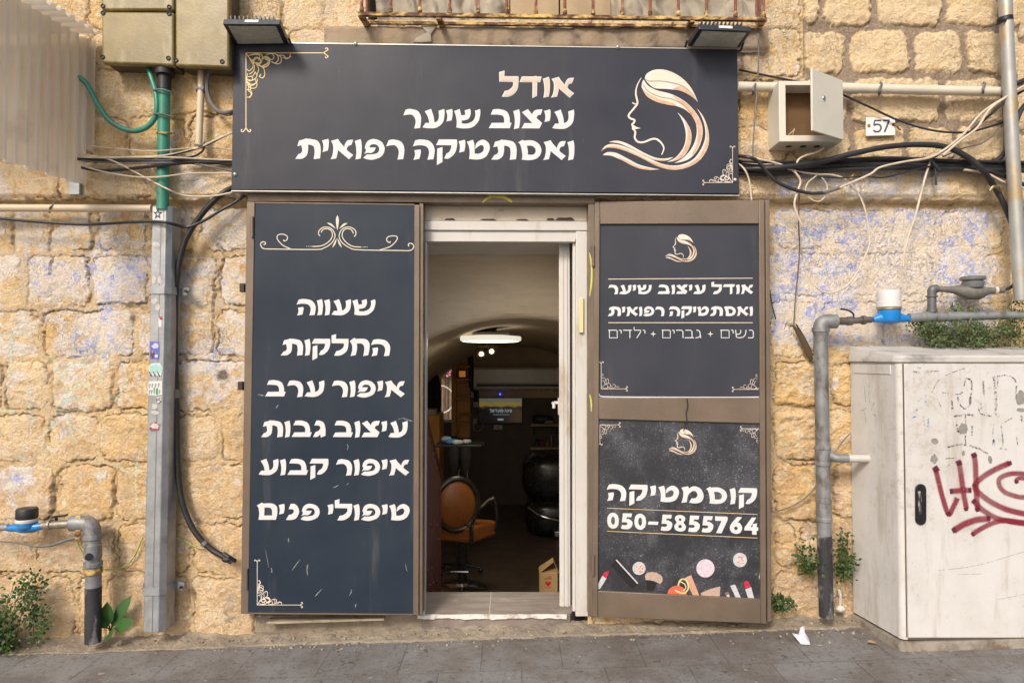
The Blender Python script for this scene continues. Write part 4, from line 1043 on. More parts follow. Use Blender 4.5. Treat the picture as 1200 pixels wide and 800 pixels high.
c = t.mix(t.ramp(n1, .3, .7), (.50, .44, .35), (.34, .30, .235))
t.put(t.b.inputs['Base Color'], c); t.b.inputs['Roughness'].default_value = .9
t.put(t.b.inputs['Alpha'], t.ramp(t.noise(8, 4, off=(3, 3, 3)), .3, .7, .80, .97))
NETM = t.m
net(440, 592, 4, 'dusty beige net bunched behind the bars left of the boards')
net(716, 886, 9, 'dusty beige net bunched behind the bars right of the boards')
b = MB()
pp = [P(x, y, -.115) for x, y in ((493, 30), (500, 38), (488, 44), (484, 49.5), (494, 50), (506, 49), (505, 40), (512, 30))]
b.prism(pp, (0, .02, 0)); b.build('net_rag', NETM, label='torn rag of net hanging over the sill below the grille', cat='rag', bevel=.004)

gr = thing('window_grille', 'rusty projecting iron grille across the window over the sign', 'window grille', P(660, 30, -.2))
YG, YG2 = -.26, -.13
zf = P(660, 20, YG).z
def fx(px): return P(px, 18, YG).x
b = MB(); b.hexa([P(420, 13.6, YG), P(897, 20.2, YG), P(897, 24.4, YG), P(420, 18, YG)], (0, .022, 0)); b.build('front_rail', RUST, gr, bevel=.002)
b = MB(); b.hexa([P(432, 24.2, YG2), P(886, 29.5, YG2), P(886, 33, YG2), P(432, 27.6, YG2)], (0, .02, 0)); b.build('rear_rail', RUST, gr, bevel=.002)
for (xa, ya, xb, yb) in ((422, 15, 433, 35), (514, 19, 519, 33), (812, 22, 803, 37), (896, 21, 886, 37)):
    b = MB(); p0, p1 = P(xa, ya, YG + .004), P(xb, yb, YG2 + .09)
    d = Vector((.014, 0, 0)); u = Vector((0, 0, .02))
    b.add([p0 - d - u, p0 + d - u, p0 + d + u * .2, p0 - d + u * .2, p1 - d - u * .5, p1 + d - u * .5, p1 + d + u, p1 - d + u], [(0, 1, 2, 3), (7, 6, 5, 4), (0, 4, 5, 1), (1, 5, 6, 2), (2, 6, 7, 3), (3, 7, 4, 0)]); b.build('bracket', RUST, gr, bevel=.002)
for px in (424, 430, 458, 492, 527, 560, 594, 628, 662, 695, 729, 762, 795, 828, 862, 887, 895):
    yb = 13.6 + (px - 420) / 477 * 6.6
    p = P(px, yb + .5, YG + .011)
    if px in (430, 887): p = P(px, yb + 6, -.17)
    b = MB(); b.tube([p, (p.x, p.y, 3.95), (p.x, p.y, 4.22)], .0085, 8); b.build('bar', RUST2, gr)
    if px not in (430, 887):
        b = MB(); b.lathe([(.0125, 0), (.0125, .022), (.0085, .03)], p, 'Z', 8); b.build('collar', RUST, gr)

# ------------------------------------------------------------------ floodlights on the sign
def flood(label, near, far, ynear, yfar, sticker):
    """near/far: (x0, x1, py) of the near and far lower edges in the photograph"""
    A, B = P(near[0], near[2], ynear), P(near[1], near[3], ynear)
    C_, D = P(far[0], far[2], yfar), P(far[1], far[3], yfar)
    root = thing('floodlight', label, 'floodlight', (C_ + D) / 2, 'floodlights over the shop sign')
    up = Vector((0, .012, .034))
    q = [A, B, D, C_]
    b = MB(); b.add(q + [p + up for p in q], [(0, 1, 2, 3), (7, 6, 5, 4), (0, 4, 5, 1), (1, 5, 6, 2), (2, 6, 7, 3), (3, 7, 4, 0)]); b.build('housing', FLM, root, bevel=.004)
    cc = sum(q, Vector()) / 4
    qi = [cc + (p - cc) * .84 for p in q]
    n = (B - A).cross(C_ - A).normalized()
    if n.z > 0: n = -n
    b = MB(); b.add([p + n * .003 for p in qi] + [p + n * .0005 for p in qi], [(0, 1, 2, 3), (7, 6, 5, 4), (0, 4, 5, 1), (1, 5, 6, 2), (2, 6, 7, 3), (3, 7, 4, 0)]); b.build('glass', FGL, root)
    for k in range(11):
        f = .10 + .075 * k
        s = A.lerp(B, f) + up; e = C_.lerp(D, f) + up
        s2 = s.lerp(e, .1); e2 = s.lerp(e, .8)
        b = MB(); w = Vector((.003, 0, 0)); hh = Vector((0, 0, .03))
        b.add([s2 - w, s2 + w, e2 + w, e2 - w, s2 - w + hh, s2 + w + hh, e2 + w + hh * .6, e2 - w + hh * .6], [(0, 3, 2, 1), (4, 5, 6, 7), (0, 1, 5, 4), (1, 2, 6, 5), (2, 3, 7, 6), (3, 0, 4, 7)]); b.build('cooling_fin', FLM, root)
    s0, s1 = A.lerp(B, sticker[0]), A.lerp(B, sticker[1])
    b = MB(); k = Vector((0, -.0035, 0)); u1 = up * .35; u2 = up * .85
    b.add([s0 + k + u1, s1 + k + u1, s1 + k + u2, s0 + k + u2], [(0, 1, 2, 3)]); b.build('rating_label', WHITE_INK, root)
    for (u, v) in ((C_, 1), (D, -1)):
        b = MB(); b.tube([u + Vector((-.012 * v, -.03, .02)), u + Vector((-.012 * v, .02, -.005)), u + Vector((.03 * v, .035, -.012))], .007, 6); b.build('bracket', FLM, root)
    return root
FLM = M('floodlight_casing', (.045, .05, .06), .4, .4, .2, 20, dirt=(.14, .13, .12), damt=.3, ds=20)
FGL = M('frosted_glass', (.52, .53, .47), .25, 0, .15, 8, spec=.6)
flood('black floodlight over the gold corner flourish of the sign', (261, 328, 28.5, 29), (275, 338, 53, 52), -.36, -.155, (.38, .62))
flood('black floodlight at the sign corner below the rusty grille', (819, 881, 34.5, 37), (806, 867, 55, 56.5), -.36, -.155, (.38, .64))

# ------------------------------------------------------------------ utility cabinet on the right
CABM = None
t = NT('worn_cabinet_white')
n1 = t.noise(3, 7, .65); n2 = t.noise(6, 8, .7, t.coord((1, 1, .15)), off=(2, 2, 2)); n3 = t.noise(26, 7, .7)
c = t.mix(t.ramp(n1, .35, .7), (.60, .588, .575), (.51, .495, .475))
c = t.mix(t.ramp(n2, .48, .64, 0, .65), c, (.37, .325, .28))
c = t.mix(t.ramp(t.math('ADD', t.math('MULTIPLY', n3, .6), t.math('MULTIPLY', n1, .5)), .60, .67, 0, .6), c, (.42, .37, .31))
c = t.mix(t.ramp(t.noise(70, 4, .6), .68, .74, 0, .7), c, (.2, .17, .15))
c = t.mix(t.ramp(t.noise(9, 13, .8, t.coord((1, 1, .5)), off=(8, 2, 6)), .62, .68, 0, .45), c, (.32, .28, .25))
wv = t.new('ShaderNodeTexWave', wave_type='BANDS', bands_direction='Z'); wv.inputs['Scale'].default_value = 40; wv.inputs['Distortion'].default_value = 2
t.link(t.coord(), wv.inputs['Vector'])
c = t.mix(t.math('MULTIPLY', wv.outputs[0], .06), c, (.5, .45, .42))
t.put(t.b.inputs['Base Color'], c); t.put(t.b.inputs['Roughness'], t.ramp(n1, .3, .7, .5, .7))
t.link(t.bump(n3, .0015), t.b.inputs['Normal'])
CABW = t.m
LIDM = M('weathered_lid', (.52, .50, .47), .7, 0, .2, 4, col2=(.45, .43, .41), dirt=(.16, .14, .13), damt=.42, ds=5, dstr=(.5, 1, 1), bump=.003, bs=30)
YC = -.42
cx0 = P(1054, 600, YC).x; cx1 = cx0 + 1.22
zb = P(1060, 749, YC).z; ztp = P(1060, 425, YC).z
cab = thing('utility_cabinet', 'white metal utility cabinet with dark red graffiti standing against the wall', 'cabinet', ((cx0 + cx1) / 2, -.2, zb - .05))
def rounded_plan(xa, xb, ya, yb, r, n=6):
    pts = []
    for (cx, cy, a0) in ((xa + r, ya + r, 180), (xb - r, ya + r, 270)):
        for k in range(n + 1):
            a = R(a0 + 90 * k / n); pts.append((cx + r * math.cos(a), cy + r * math.sin(a)))
    return pts + [(xb, yb), (xa - .055, yb)]
yb = -.035
pl = rounded_plan(cx0, cx1, YC, yb, .028)
b = MB(); b.prism([(x, y, zb) for x, y in pl], (0, 0, ztp - zb)); b.build('body', CABW, cab)
pl2 = rounded_plan(cx0 - .012, cx1 + .012, YC - .012, yb, .045)
n = len(pl2)
b = MB(); zt0 = ztp + .002; th = .026
vs = [(x, y, zt0) for x, y in pl2] + [(x, y, zt0 + th) for x, y in pl2] + [(x * .985 + (cx0 + cx1) / 2 * .015, y + .008 if y < -.2 else y, zt0 + th + .010 + .055 * max(0, (y - YC + .02) / .4)) for x, y in pl2]
b.add(vs, [(i, (i + 1) % n, (i + 1) % n + n, i + n) for i in range(n)] + [(i + n, (i + 1) % n + n, (i + 1) % n + 2 * n, i + 2 * n) for i in range(n)] + [tuple(reversed(range(n))), tuple(range(2 * n, 3 * n))])
b.build('lid', LIDM, cab, bevel=.004)
pl3 = rounded_plan(cx0 - .012, cx1 + .012, YC - .014, yb, .03)
b = MB(); b.prism([(x, y, gh(x, y) - .05) for x, y in pl3], (0, 0, zb - .012 - gh(cx0, 0) + .05)); b.build('plinth', M('cabinet_plinth', (.33, .29, .24), .85, 0, .3, 6, dirt=(.15, .11, .08), damt=.45, ds=8, bump=.006, bs=40), cab, bevel=.004)
xd = P(1061.5, 600, YC).x
b = MB(); b.box(xd, cx1 - .05, YC - .006, YC + .004, zb + .012, ztp - .006); b.build('door', CABW, cab, bevel=.003, label='front door with a black recessed lock and red graffiti')
door = [o for o in cab.children if o.name.startswith('door')][0]
b = MB(); b.box(xd - .0075, xd - .001, YC - .001, YC + .003, zb + .012, ztp - .006); b.box(xd, cx1 - .05, YC - .002, YC + .003, zb + .001, zb + .0095); b.build('door_gap', M('door_gap_shade', (.10, .08, .065), .8), cab)
xa, xb2 = YC + .05, yb - .02
def sxc(y): return cx0 - .055 * (y - YC - .028) / (yb - YC - .028)
b = MB(); y0_, y1_ = YC + .055, yb - .03; b.prism([(sxc(y0_) - .004, y0_, ztp - .062), (sxc(y1_) - .004, y1_, ztp - .062), (sxc(y1_) + .01, y1_, ztp - .062), (sxc(y0_) + .01, y0_, ztp - .062)], (0, 0, .05)); b.build('side_fold', CABW, cab, bevel=.002)
pc = [(1084.5 if k < 9 else 1073 + 0, 0) for k in range(1)]
hx, hr = 1078.3, 6.0
def pill(hx, y0, y1, r, n=8):
    return [(hx + r * math.cos(R(a)), y0 + r + r * math.sin(R(a))) for a in np.linspace(180, 360, n)] + [(hx + r * math.cos(R(a)), y1 - r + r * math.sin(R(a))) for a in np.linspace(0, 180, n)]
b = MB(); b.prism([P(x, y, YC - .0065) for x, y in pill(hx, 566.5, 614.5, 6.4)], (0, -.008, 0)); hd = b.build('lock_plate', M('black_lock', (.018, .018, .02), .35, .2, .2, 30, dirt=(.45, .42, .38), damt=.3, ds=40, dstr=(1, 1, .4)), door, bevel=.002)
b = MB(); b.prism([P(x, y, YC - .0148) for x, y in pill(hx - .6, 575, 604, 2.0)], (0, -.003, 0)); b.build('lock_lever', M('worn_black_lever', (.03, .03, .03), .4, .2, .3, 60, dirt=(.55, .53, .48), damt=.48, ds=60, dstr=(1, 1, .4)), hd)

def spray(name, rgbc, dens, soft, nscale=60, thr=None):
    """paint sprayed in a stroke: thinner towards its edges and broken where it has worn off"""
    t = NT(name)
    uv = t.new('ShaderNodeTexCoord'); sx = t.new('ShaderNodeSeparateXYZ'); t.link(uv.outputs['UV'], sx.inputs[0])
    e = t.math('ABSOLUTE', t.math('SUBTRACT', sx.outputs[1], .5))
    al = t.ramp(e, .5, .5 - soft)
    al = t.math('MULTIPLY', al, dens)
    if thr: al = t.math('MULTIPLY', al, t.ramp(t.noise(nscale, 5, .7), thr, thr + .08))
    al = t.math('MULTIPLY', al, t.ramp(t.noise(7, 3, off=(1, 1, 1)), .3, .7, .72, 1.0))
    t.put(t.b.inputs['Alpha'], al)
    t.b.inputs['Base Color'].default_value = (*rgbc, 1); t.b.inputs['Roughness'].default_value = .5
    return t.m
YD = YC - .0062
GRED = spray('maroon_spray', (.24, .012, .035), .80, .30, 90, .30)
GDRK = spray('dark_maroon_spray', (.12, .008, .03), .92, .25)
def zz4(x, y): return (1030 + x / 5.0, 500 + y / 5.0)
stk = [([(330, 240), (345, 300), (375, 420), (408, 510), (435, 470), (460, 415)], 5.6), ([(468, 200), (480, 270), (495, 380), (513, 480)], 5.8), ([(415, 378), (480, 372), (540, 370)], 6), ([(556, 158), (565, 220), (568, 300), (572, 400), (580, 490)], 6),
       ([(765, 212), (680, 250), (600, 300), (562, 345), (585, 385), (650, 435), (740, 480), (850, 508), (960, 520)], 6.2), ([(555, 430), (600, 480), (680, 530), (760, 552), (850, 565), (960, 572)], 6), ([(440, 606), (500, 570), (570, 545), (650, 536)], 7),
       ([(548, 630), (600, 595), (670, 562), (740, 548), (830, 558), (960, 572)], 5.5), ([(960, 290), (850, 275), (770, 275), (710, 300), (705, 340), (735, 380), (800, 405), (860, 412), (960, 400)], 5.4), ([(812, 330), (805, 312), (830, 300), (880, 310), (940, 340)], 4.6)]
a = Art(YD, .0006)
for p, w in stk: a.stroke([zz4(*q) for q in p], w * 1.45, uv=True, n=8)
a.build('graffiti_lettering', GRED, door)
for p, w in (([(325, 232), (345, 262)], 7), ([(462, 195), (476, 225)], 6.5), ([(552, 152), (562, 178)], 6.5), ([(752, 216), (778, 208)], 5), ([(556, 350), (562, 338)], 4.6), ([(508, 472), (514, 492)], 4.6), ([(572, 470), (582, 496)], 5), ([(416, 378), (434, 376)], 5), ([(525, 371), (543, 369)], 5), ([(398, 500), (412, 518)], 4.4), ([(430, 610), (452, 600)], 6.4), ([(632, 538), (656, 534)], 4.6), ([(543, 634), (556, 624)], 4.4), ([(806, 330), (808, 314)], 4), ([(548, 428), (564, 442)], 6)):
    a = Art(YD, .0018); a.stroke([zz4(*p[0]), zz4((p[0][0] + p[1][0]) / 2, (p[0][1] + p[1][1]) / 2), zz4(*p[1])], w * 1.25, uv=True)
    a.build('paint_drop', GDRK, door)
MARK = spray('worn_black_marker', (.025, .02, .03), .85, .3, 130, .47)
BLUEM = spray('worn_blue_marker', (.10, .25, .50), .6, .4, 90, .50)
TEALM = spray('worn_teal_marker', (.20, .62, .50), .6, .4, 60, .45)
def z5(x, y): return (980 + x / 5.0, 400 + y / 5.0)
a = Art(YD, .0006)
for p, w in (([(560, 300), (600, 230), (670, 185), (755, 155)], .8), ([(435, 175), (490, 180)], .9), ([(530, 175), (600, 172)], .9), ([(475, 150), (495, 155)], .8), ([(590, 330), (610, 380)], .8), ([(620, 300), (660, 305)], .8), ([(680, 340), (680, 400)], 1.6), ([(700, 310), (720, 310), (740, 295)], 1.1),
             ([(760, 215), (790, 230), (792, 300), (780, 370), (760, 395), (730, 375), (712, 325)], 1.6), ([(760, 215), (748, 260)], 1.2), ([(862, 230), (866, 330)], 1.8), ([(925, 205), (932, 300), (938, 400), (930, 430)], 2.4), ([(945, 200), (946, 280)], 1.0), ([(940, 205), (1000, 200), (1050, 230), (1052, 300), (1052, 340)], 1.3),
             ([(830, 390), (850, 425), (890, 435), (915, 435)], 1.4), ([(690, 440), (740, 430), (800, 432)], 1.7), ([(760, 430), (755, 480)], 1.4), ([(708, 480), (706, 515), (722, 545)], 1.8), ([(795, 490), (795, 550)], 1.5), ([(758, 550), (756, 600)], 1.2), ([(650, 620), (700, 606), (760, 603)], 1.8), ([(780, 608), (850, 632), (890, 660)], 1.8),
             ([(920, 570), (922, 605)], 2.4), ([(910, 585), (930, 580)], 1.2), ([(965, 490), (975, 560), (975, 610), (955, 630)], .9), ([(968, 480), (1030, 450)], .8), ([(830, 505), (832, 510)], 1.6), ([(640, 685), (710, 682)], .8), ([(640, 738), (665, 722)], .7), ([(1058, 560), (1062, 605)], .8), ([(1085, 430), (1090, 470)], 2)):
    a = Art(YD, .0006); a.stroke([z5(q[0] + rs.uniform(-2, 2), q[1] + rs.uniform(-2, 2)) for q in p], w * 1.7, uv=True); a.build('scrawl_mark', MARK, door)
for p, w in (([(525, 310), (525, 375)], 3), ([(430, 420), (480, 400)], 2.2), ([(440, 445), (470, 440)], 2), ([(513, 430), (515, 500)], 2.2), ([(538, 450), (536, 510)], 2.4), ([(480, 350), (500, 330)], 1.2), ([(920, 480), (918, 560)], 2), ([(1072, 210), (1075, 260)], 2), ([(850, 350), (850, 400)], 2.6), ([(950, 630), (1000, 632)], 1.5)):
    a = Art(YD, .0006); a.stroke([z5(*q) for q in p], w * 1.5, uv=True); a.build('scrawl_mark', BLUEM, door)
GREYP = M('bare_grey_patch', (.30, .285, .265), .7, 0, .25, 40, alpha=.9)
for (x, y, rx, ry) in ((740, 515, 30, 38), (1085, 330, 40, 52), (577, 585, 26, 22), (575, 690, 22, 30), (900, 690, 14, 28), (745, 655, 10, 18), (1082, 400, 30, 14), (785, 345, 8, 30)):
    a = Art(YD, .0004); pts = []
    for k in range(40):
        an = 2 * math.pi * k / 40; f = .5 + .75 * float(fbm(np.array([3 + math.cos(an) * 1.6 + x]), np.array([3 + math.sin(an) * 1.6 + y]), 7, 4)[0]); q = z5(x + rx * f * math.cos(an), y + ry * f * math.sin(an)); pts.append(q)
    a.fill(pts)
    a.build('flaked_patch', GREYP, door)
a = Art(YD, .0006)
for p, w in (([(1100, 668), (1145, 662), (1200, 646)], .7), ([(1120, 673), (1150, 672)], .5), ([(1170, 702), (1200, 696)], .8), ([(1090, 420), (1070, 440)], .4)): a.stroke(p, w, uv=True)
a.build('scratch', spray('scratch_line', (.12, .12, .13), .8, .4, 90, .4), door)
# teal scribble on the cabinet's side
b = MB()
for pts in ([(.16, 1.44), (.155, 1.38), (.165, 1.32)], [(.12, 1.42), (.13, 1.33)], [(.2, 1.34), (.17, 1.28), (.21, 1.26)], [(.11, 1.30), (.13, 1.22), (.12, 1.19)], [(.14, 1.30), (.09, 1.28)]):
    b.ribbon([(sxc(yb - y) - .0012, yb - y, z) for y, z in pts], .012, nrm=(-1, 0, 0), uv=True)
b.build('side_scribble', TEALM, cab, normals=False, smooth=0)

# ------------------------------------------------------------------ small utility box, number plate
BOXM = M('beige_box_paint', (.66, .62, .53), .42, 0, .08, 5, dirt=(.42, .36, .27), damt=.3, ds=8)
YB = -.235
x0, x1 = P(913, 130, YB).x, P(986, 130, YB).x
z1, z0 = P(913, 95, YB).z, P(913, 166, YB).z
ub = thing('wall_box', 'small beige metal wall box with its lid hanging open beside the number plate', 'utility box', ((x0 + x1) / 2, -.15, z0))
iw0, iw1 = P(921, 130, YB).x, x1 - .012
iz1, iz0 = P(921, 100, YB).z, P(921, 158.5, YB).z
b = MB()
o = [(x0, z0), (x1, z0), (x1, z1), (x0, z1)]; i_ = [(iw0, iz0), (iw1, iz0), (iw1, iz1), (iw0, iz1)]
vs = [(x, YB, z) for x, z in o] + [(x, YB, z) for x, z in i_] + [(x, -.115, z) for x, z in i_] + [(x, -.03, z) for x, z in o]
fs = [(k, (k + 1) % 4, 4 + (k + 1) % 4, 4 + k) for k in range(4)] + [(4 + k, 4 + (k + 1) % 4, 8 + (k + 1) % 4, 8 + k) for k in range(4)] + [(k, 12 + k, 12 + (k + 1) % 4, (k + 1) % 4) for k in range(4)] + [(15, 14, 13, 12)]
b.add(vs, fs); b.build('body', BOXM, ub, bevel=.003, normals=True)
b = MB(); b.box(iw0 + .002, iw1 - .002, -.122, -.116, iz0 + .002, iz1 - .002); b.build('back_board', M('brown_board', (.16, .085, .035), .8, 0, .3, 6), ub)
b = MB(); hng = Vector((x1 - .002, YB - .004, 0)); fe = P(949.5, 115, -.40); dv = Vector((fe.x - hng.x, fe.y - hng.y, 0)); nn = Vector((-dv.y, dv.x, 0)).normalized() * .012
A0 = Vector((hng.x, hng.y, z0 + .004)); A1 = Vector((hng.x, hng.y, z1 - .004))
b.hexa([A0, A0 + dv, A1 + dv, A1], nn); lid = b.build('lid', BOXM, ub, bevel=.003)
kc = P(962, 116, -.33); f = (kc.x - hng.x) / dv.x; kc = hng + dv * f; kc.z = P(962, 116, kc.y).z
side = -1 if nn.y > 0 else 1
b = MB(); nd = nn.normalized()
if nd.y > 0: nd = -nd
b.cyl(kc - nd * .014, kc + nd * .016, .014, 14); b.build('knob', CHROME, lid, bevel=.002)
b = MB()
for px in (925, 942, 958):
    b.lathe([(.017, 0), (.017, -.003)], (P(px, 170, -.16).x, -.15, z0), 'Z', 14)
b.build('grommet', BLACKP, ub)
b = MB(); b.tube(smooth_path([P(931, 151, -.125), P(929, 154, -.14), P(924, 158, -.16)]), .003, 6); b.tube(smooth_path([P(929, 158, -.15), P(931, 152, -.13)]), .002, 6); b.build('loose_wire', WHITEC, ub)
nb = thing('number_plate', 'white enamel house number plate reading 57', 'number plate', P(1031, 160, -.10))
YN = -.105
b = MB(); b.quadpx([(1015, 137.5), (1049, 137), (1049.3, 158.5), (1014.8, 159.5)], YN, .006); b.build('plate', M('enamel', (.80, .77, .72), .25, 0, .05, 10, dirt=(.30, .14, .06), damt=.24, ds=16), nb, bevel=.002)
a = Art(YN, .0012); BLU = M('dark_blue_enamel', (.06, .065, .13), .35)
for p in ([(1033.6, 140.8), (1024.4, 140.8), (1023.6, 147.2), (1027, 145.9), (1031, 146), (1034, 148.5), (1033.6, 152.5), (1030.5, 154.8), (1026, 154.9), (1022.8, 153)], [(1035.5, 141), (1042.2, 140.9)], ): a.stroke(p, 1.9, sm=len(p) > 9 and False)
a.mb = MB()
a.line([(1032.6, 141.4), (1025, 141.4), (1024.2, 147)], 2.0); a.stroke([(1024.2, 147.2), (1027.6, 145.8), (1031.4, 146.9), (1032.4, 150.4), (1030.4, 153.9), (1026.6, 154.4), (1023.4, 152.8)], 2.0)
a.line([(1034.6, 141.2), (1042.6, 141.2)], 2.0); a.line([(1042, 141.4), (1036.6, 154.9)], 2.1)
a.build('number', BLU, nb)
b = MB()
for (x, y) in ((1018, 147.5), (1047, 146)): b.lathe([(.010, 0), (.010, -.003), (.004, -.006)], P(x, y, YN), 'Y', 12)
b.build('rusty_screw', RUST, nb)
b = MB(); b.tube(smooth_path([P(1047, 146, YN - .004), P(1051, 148, YN - .012), P(1053, 151, YN - .01), P(1055, 152, YN + .02)]), .004, 6); b.build('wire_hook', RUST, nb)

# ------------------------------------------------------------------ junction boxes top left
JB = M('olive_box_plastic', (.25, .185, .06), .38, 0, .15, 4, col2=(.18, .14, .055), dirt=(.33, .27, .15), damt=.4, ds=6, dstr=(1, 1, .25), bump=.0006)
JB2 = M('box_base_plastic', (.12, .095, .055), .7, 0, .3, 8)
def jbox(label, q, Yf, dep, screws):
    """q: lid corners in the photograph"""
    xs_ = [p[0] for p in q]; ys_ = [p[1] for p in q]
    c = P(sum(xs_) / 4, max(ys_), Yf + .08)
    root = thing('junction_box', label, 'junction box', c, 'olive junction boxes')
    w = [P(x, y, Yf) for x, y in q]; cc = sum(w, Vector()) / 4
    b = MB(); b.hexa(w, (0, .045, 0)); b.build('lid', JB, root, bevel=.012)
    b = MB(); b.hexa([cc + (p - cc) * .95 + Vector((0, .046, 0)) for p in w], (0, dep, 0)); b.build('base', JB2, root, bevel=.004)
    for (x, y) in screws:
        b = MB(); b.lathe([(.013, .003), (.013, -.004), (.009, -.006), (.008, -.002), (.002, -.002)], P(x, y, Yf), 'Y', 12); b.build('screw', BLACKP, root)
    return root
jbox('olive junction box below another, green pipe rising into its underside', [(118.5, 13.5), (203.5, 14), (203.5, 77), (119, 74)], -.21, .10, ((120.8, 15.5), (198.5, 16.5), (120.5, 67), (197.5, 68.5)))
jbox('olive junction box cut by the top edge above the green pipe', [(118.5, -70), (203.5, -70), (203.5, 12), (118.5, 12)], -.21, .10, ((120.8, 7.5), (198.5, 8.5)))
jbox('taller olive junction box next to the left floodlight', [(204.8, -60), (268.5, -60), (268.5, 79.5), (205, 77)], -.235, .12, ((206.5, 71), (260.5, 72.5)))
b = MB(); b.rectpx(268.5, -50, 273, 82, -.12, .06); b.build('gap_shade_strip', M('gap_shade_black', (.02, .02, .022), .5), label='black strip standing for the dark gap between the tall junction box and the sign', cat='gap strip', bevel=.003)  # black strip put in for the shade of the gap beside the box

# ------------------------------------------------------------------ pipes and ducts left
GREENP = M('green_pvc', (.025, .20, .14), .35, 0, .2, 5, col2=(.04, .26, .18), dirt=(.13, .12, .09), damt=.42, ds=9, dstr=(1, 1, .3))
YP = -.15
gp = thing('green_pipe', 'straight green plastic pipe running from junction box down to steel duct', 'pipe', P(191, 242, YP))
b = MB(); b.tube([P(192.5, 105, YP), P(191.5, 180, YP), P(190.5, 246, YP)], .0335, 18); b.build('pipe', GREENP, gp)
b = MB(); b.tube([P(192.8, 89, YP), P(192.6, 106, YP)], .036, 18); b.tube([P(193, 82, YP), P(193, 89, YP)], .052, 18); b.build('collar', BLACKP, gp, bevel=.003)
for y in (105.5, 134):
    b = MB(); b.tube(smooth_path([P(180, y, YP - .034), P(186, y - .5, YP - .05), P(193, y + .6, YP - .042), P(201, y + 3, YP - .025)]), .005, 6); b.build('tie', GREYC, gp)
b = MB(); b.tube(smooth_path([P(184, 156, YP - .02), P(188, 155.6, YP - .036), P(196, 156, YP - .036), P(204, 156.6, YP)]), .006, 6); b.build('clamp', RUST, gp)
b = MB(); b.tube(smooth_path([P(x, y, Y_) for x, y, Y_ in ((92, 90, -.16), (101, 98, -.15), (108, 110, -.14), (116, 125, -.14), (128, 141, -.14), (142, 150, -.145), (158, 153.5, -.15), (172, 149, -.16), (181, 139, -.17), (184, 125, -.175), (182.5, 108, -.17), (177, 90, -.16), (173, 78, -.14))]), .0145, 12); b.build('green_hose', GREENP, label='green hose looping from corrugated sheet up into junction box', cat='hose')

duct = thing('steel_duct', 'galvanised steel cable duct plastered with stickers', 'duct', P(183, 742, -.14))
def dsec(px0, px1, y, Yf):
    a0, a1 = P(px0, y, Yf), P(px1, y, Yf); w = a1.x - a0.x; ch = .03; d = .115
    return [Vector((a0.x, Yf + d, a0.z)), Vector((a0.x - .004, Yf + .02, a0.z)), Vector((a0.x + .006, Yf, a0.z)), Vector((a1.x - ch * .4, Yf, a0.z)), Vector((a1.x + .012, Yf + .028, a0.z)), Vector((a1.x + .02, Yf + d, a0.z))]
YDU = -.165
s0 = dsec(177.5, 197, 241, YDU); s1 = dsec(166.5, 188.5, 741, YDU)
b = MB(); n = 6
b.add(s0 + s1, [(i, (i + 1) % n, n + (i + 1) % n, n + i) for i in range(n)] + [tuple(range(n)), tuple(reversed(range(n, 2 * n)))]); b.build('channel', GALV, duct, bevel=.004)
b = MB()
f0 = s0[2].lerp(s1[2], .0); b.ribbon([s0[2].lerp(s1[2], k / 10) + (s0[3] - s0[2]) * .66 + Vector((0, -.001, 0)) for k in range(11)], .004); b.build('fold_line', M('duct_fold', (.2, .21, .22), .5, .5), duct, normals=False)
for y in (341, 693):
    u = (y - 241) / 500
    c_ = [s0[i].lerp(s1[i], u) for i in range(6)]
    hh = .022
    b = MB(); cen = sum(c_, Vector()) / 6
    ring = [c_[0]] + [cen + (p - cen) * 1.05 + Vector((0, -.003, 0)) for p in c_[1:5]] + [c_[5]]
    ring = [Vector((p.x, p.y, 0)) for p in ring]; z_ = c_[0].z
    L = ring[0] + Vector((-.034, -.05, 0)); Rr = ring[-1] + Vector((.07, -.04, 0))
    path = [L, ring[0] + Vector((-.004, 0, 0))] + ring[1:5] + [ring[5] + Vector((.004, 0, 0)), Rr]
    m = len(path); vs = [Vector((p.x, p.y, z_ - hh)) for p in path] + [Vector((p.x, p.y, z_ + hh)) for p in path]
    b.add(vs, [(i, i + 1, m + i + 1, m + i) for i in range(m - 1)])
    st = b.build('strap', GALV, duct, smooth=0); sm = st.modifiers.new('thick', 'SOLIDIFY'); sm.thickness = .004; sm.offset = 0
    for q in (L + Vector((.012, -.004, z_)), Rr + Vector((-.014, -.004, z_))):
        b = MB(); b.cyl(q, q + Vector((0, -.012, 0)), .009, 6); b.build('bolt', DARKM, duct)
def dpt(u, v, push=.0015):
    """point on the duct's front face: u across, v down (photo row)"""
    k = (v - 241) / 500; a0 = s0[2].lerp(s1[2], k); a1 = s0[3].lerp(s1[3], k)
    return a0.lerp(a1, u) + Vector((0, -push, 0))
def stick(name, q, mat, push=.0015, lab=None):
    b = MB(); b.flat([[dpt(u, v, push) for u, v in q]]); return b.build(name, mat, duct, normals=False, smooth=0, label=lab)
stick('sticker', [(.03, 243), (.80, 243.5), (.80, 259), (.03, 258.5)], WHITE_INK, lab='white sticker with a black star')
b = MB(); cu, cv = .42, 251
st_ = [(cu + (.36 if k % 2 == 0 else .15) * math.sin(math.pi * k / 5), cv - (7.4 if k % 2 == 0 else 3.0) * math.cos(math.pi * k / 5)) for k in range(10)]
inn = [(cu + (.17 if k % 2 == 0 else .07) * math.sin(math.pi * k / 5), cv - (3.4 if k % 2 == 0 else 1.4) * math.cos(math.pi * k / 5)) for k in range(10)]
b.flat([[dpt(u, v, .003) for u, v in st_], [dpt(u, v, .003) for u, v in inn]]); b.build('star_mark', DARK_INK, duct, normals=False, smooth=0)
TORN = M('torn_paper', (.60, .57, .54), .8, 0, .25, 40, col2=(.40, .38, .36))
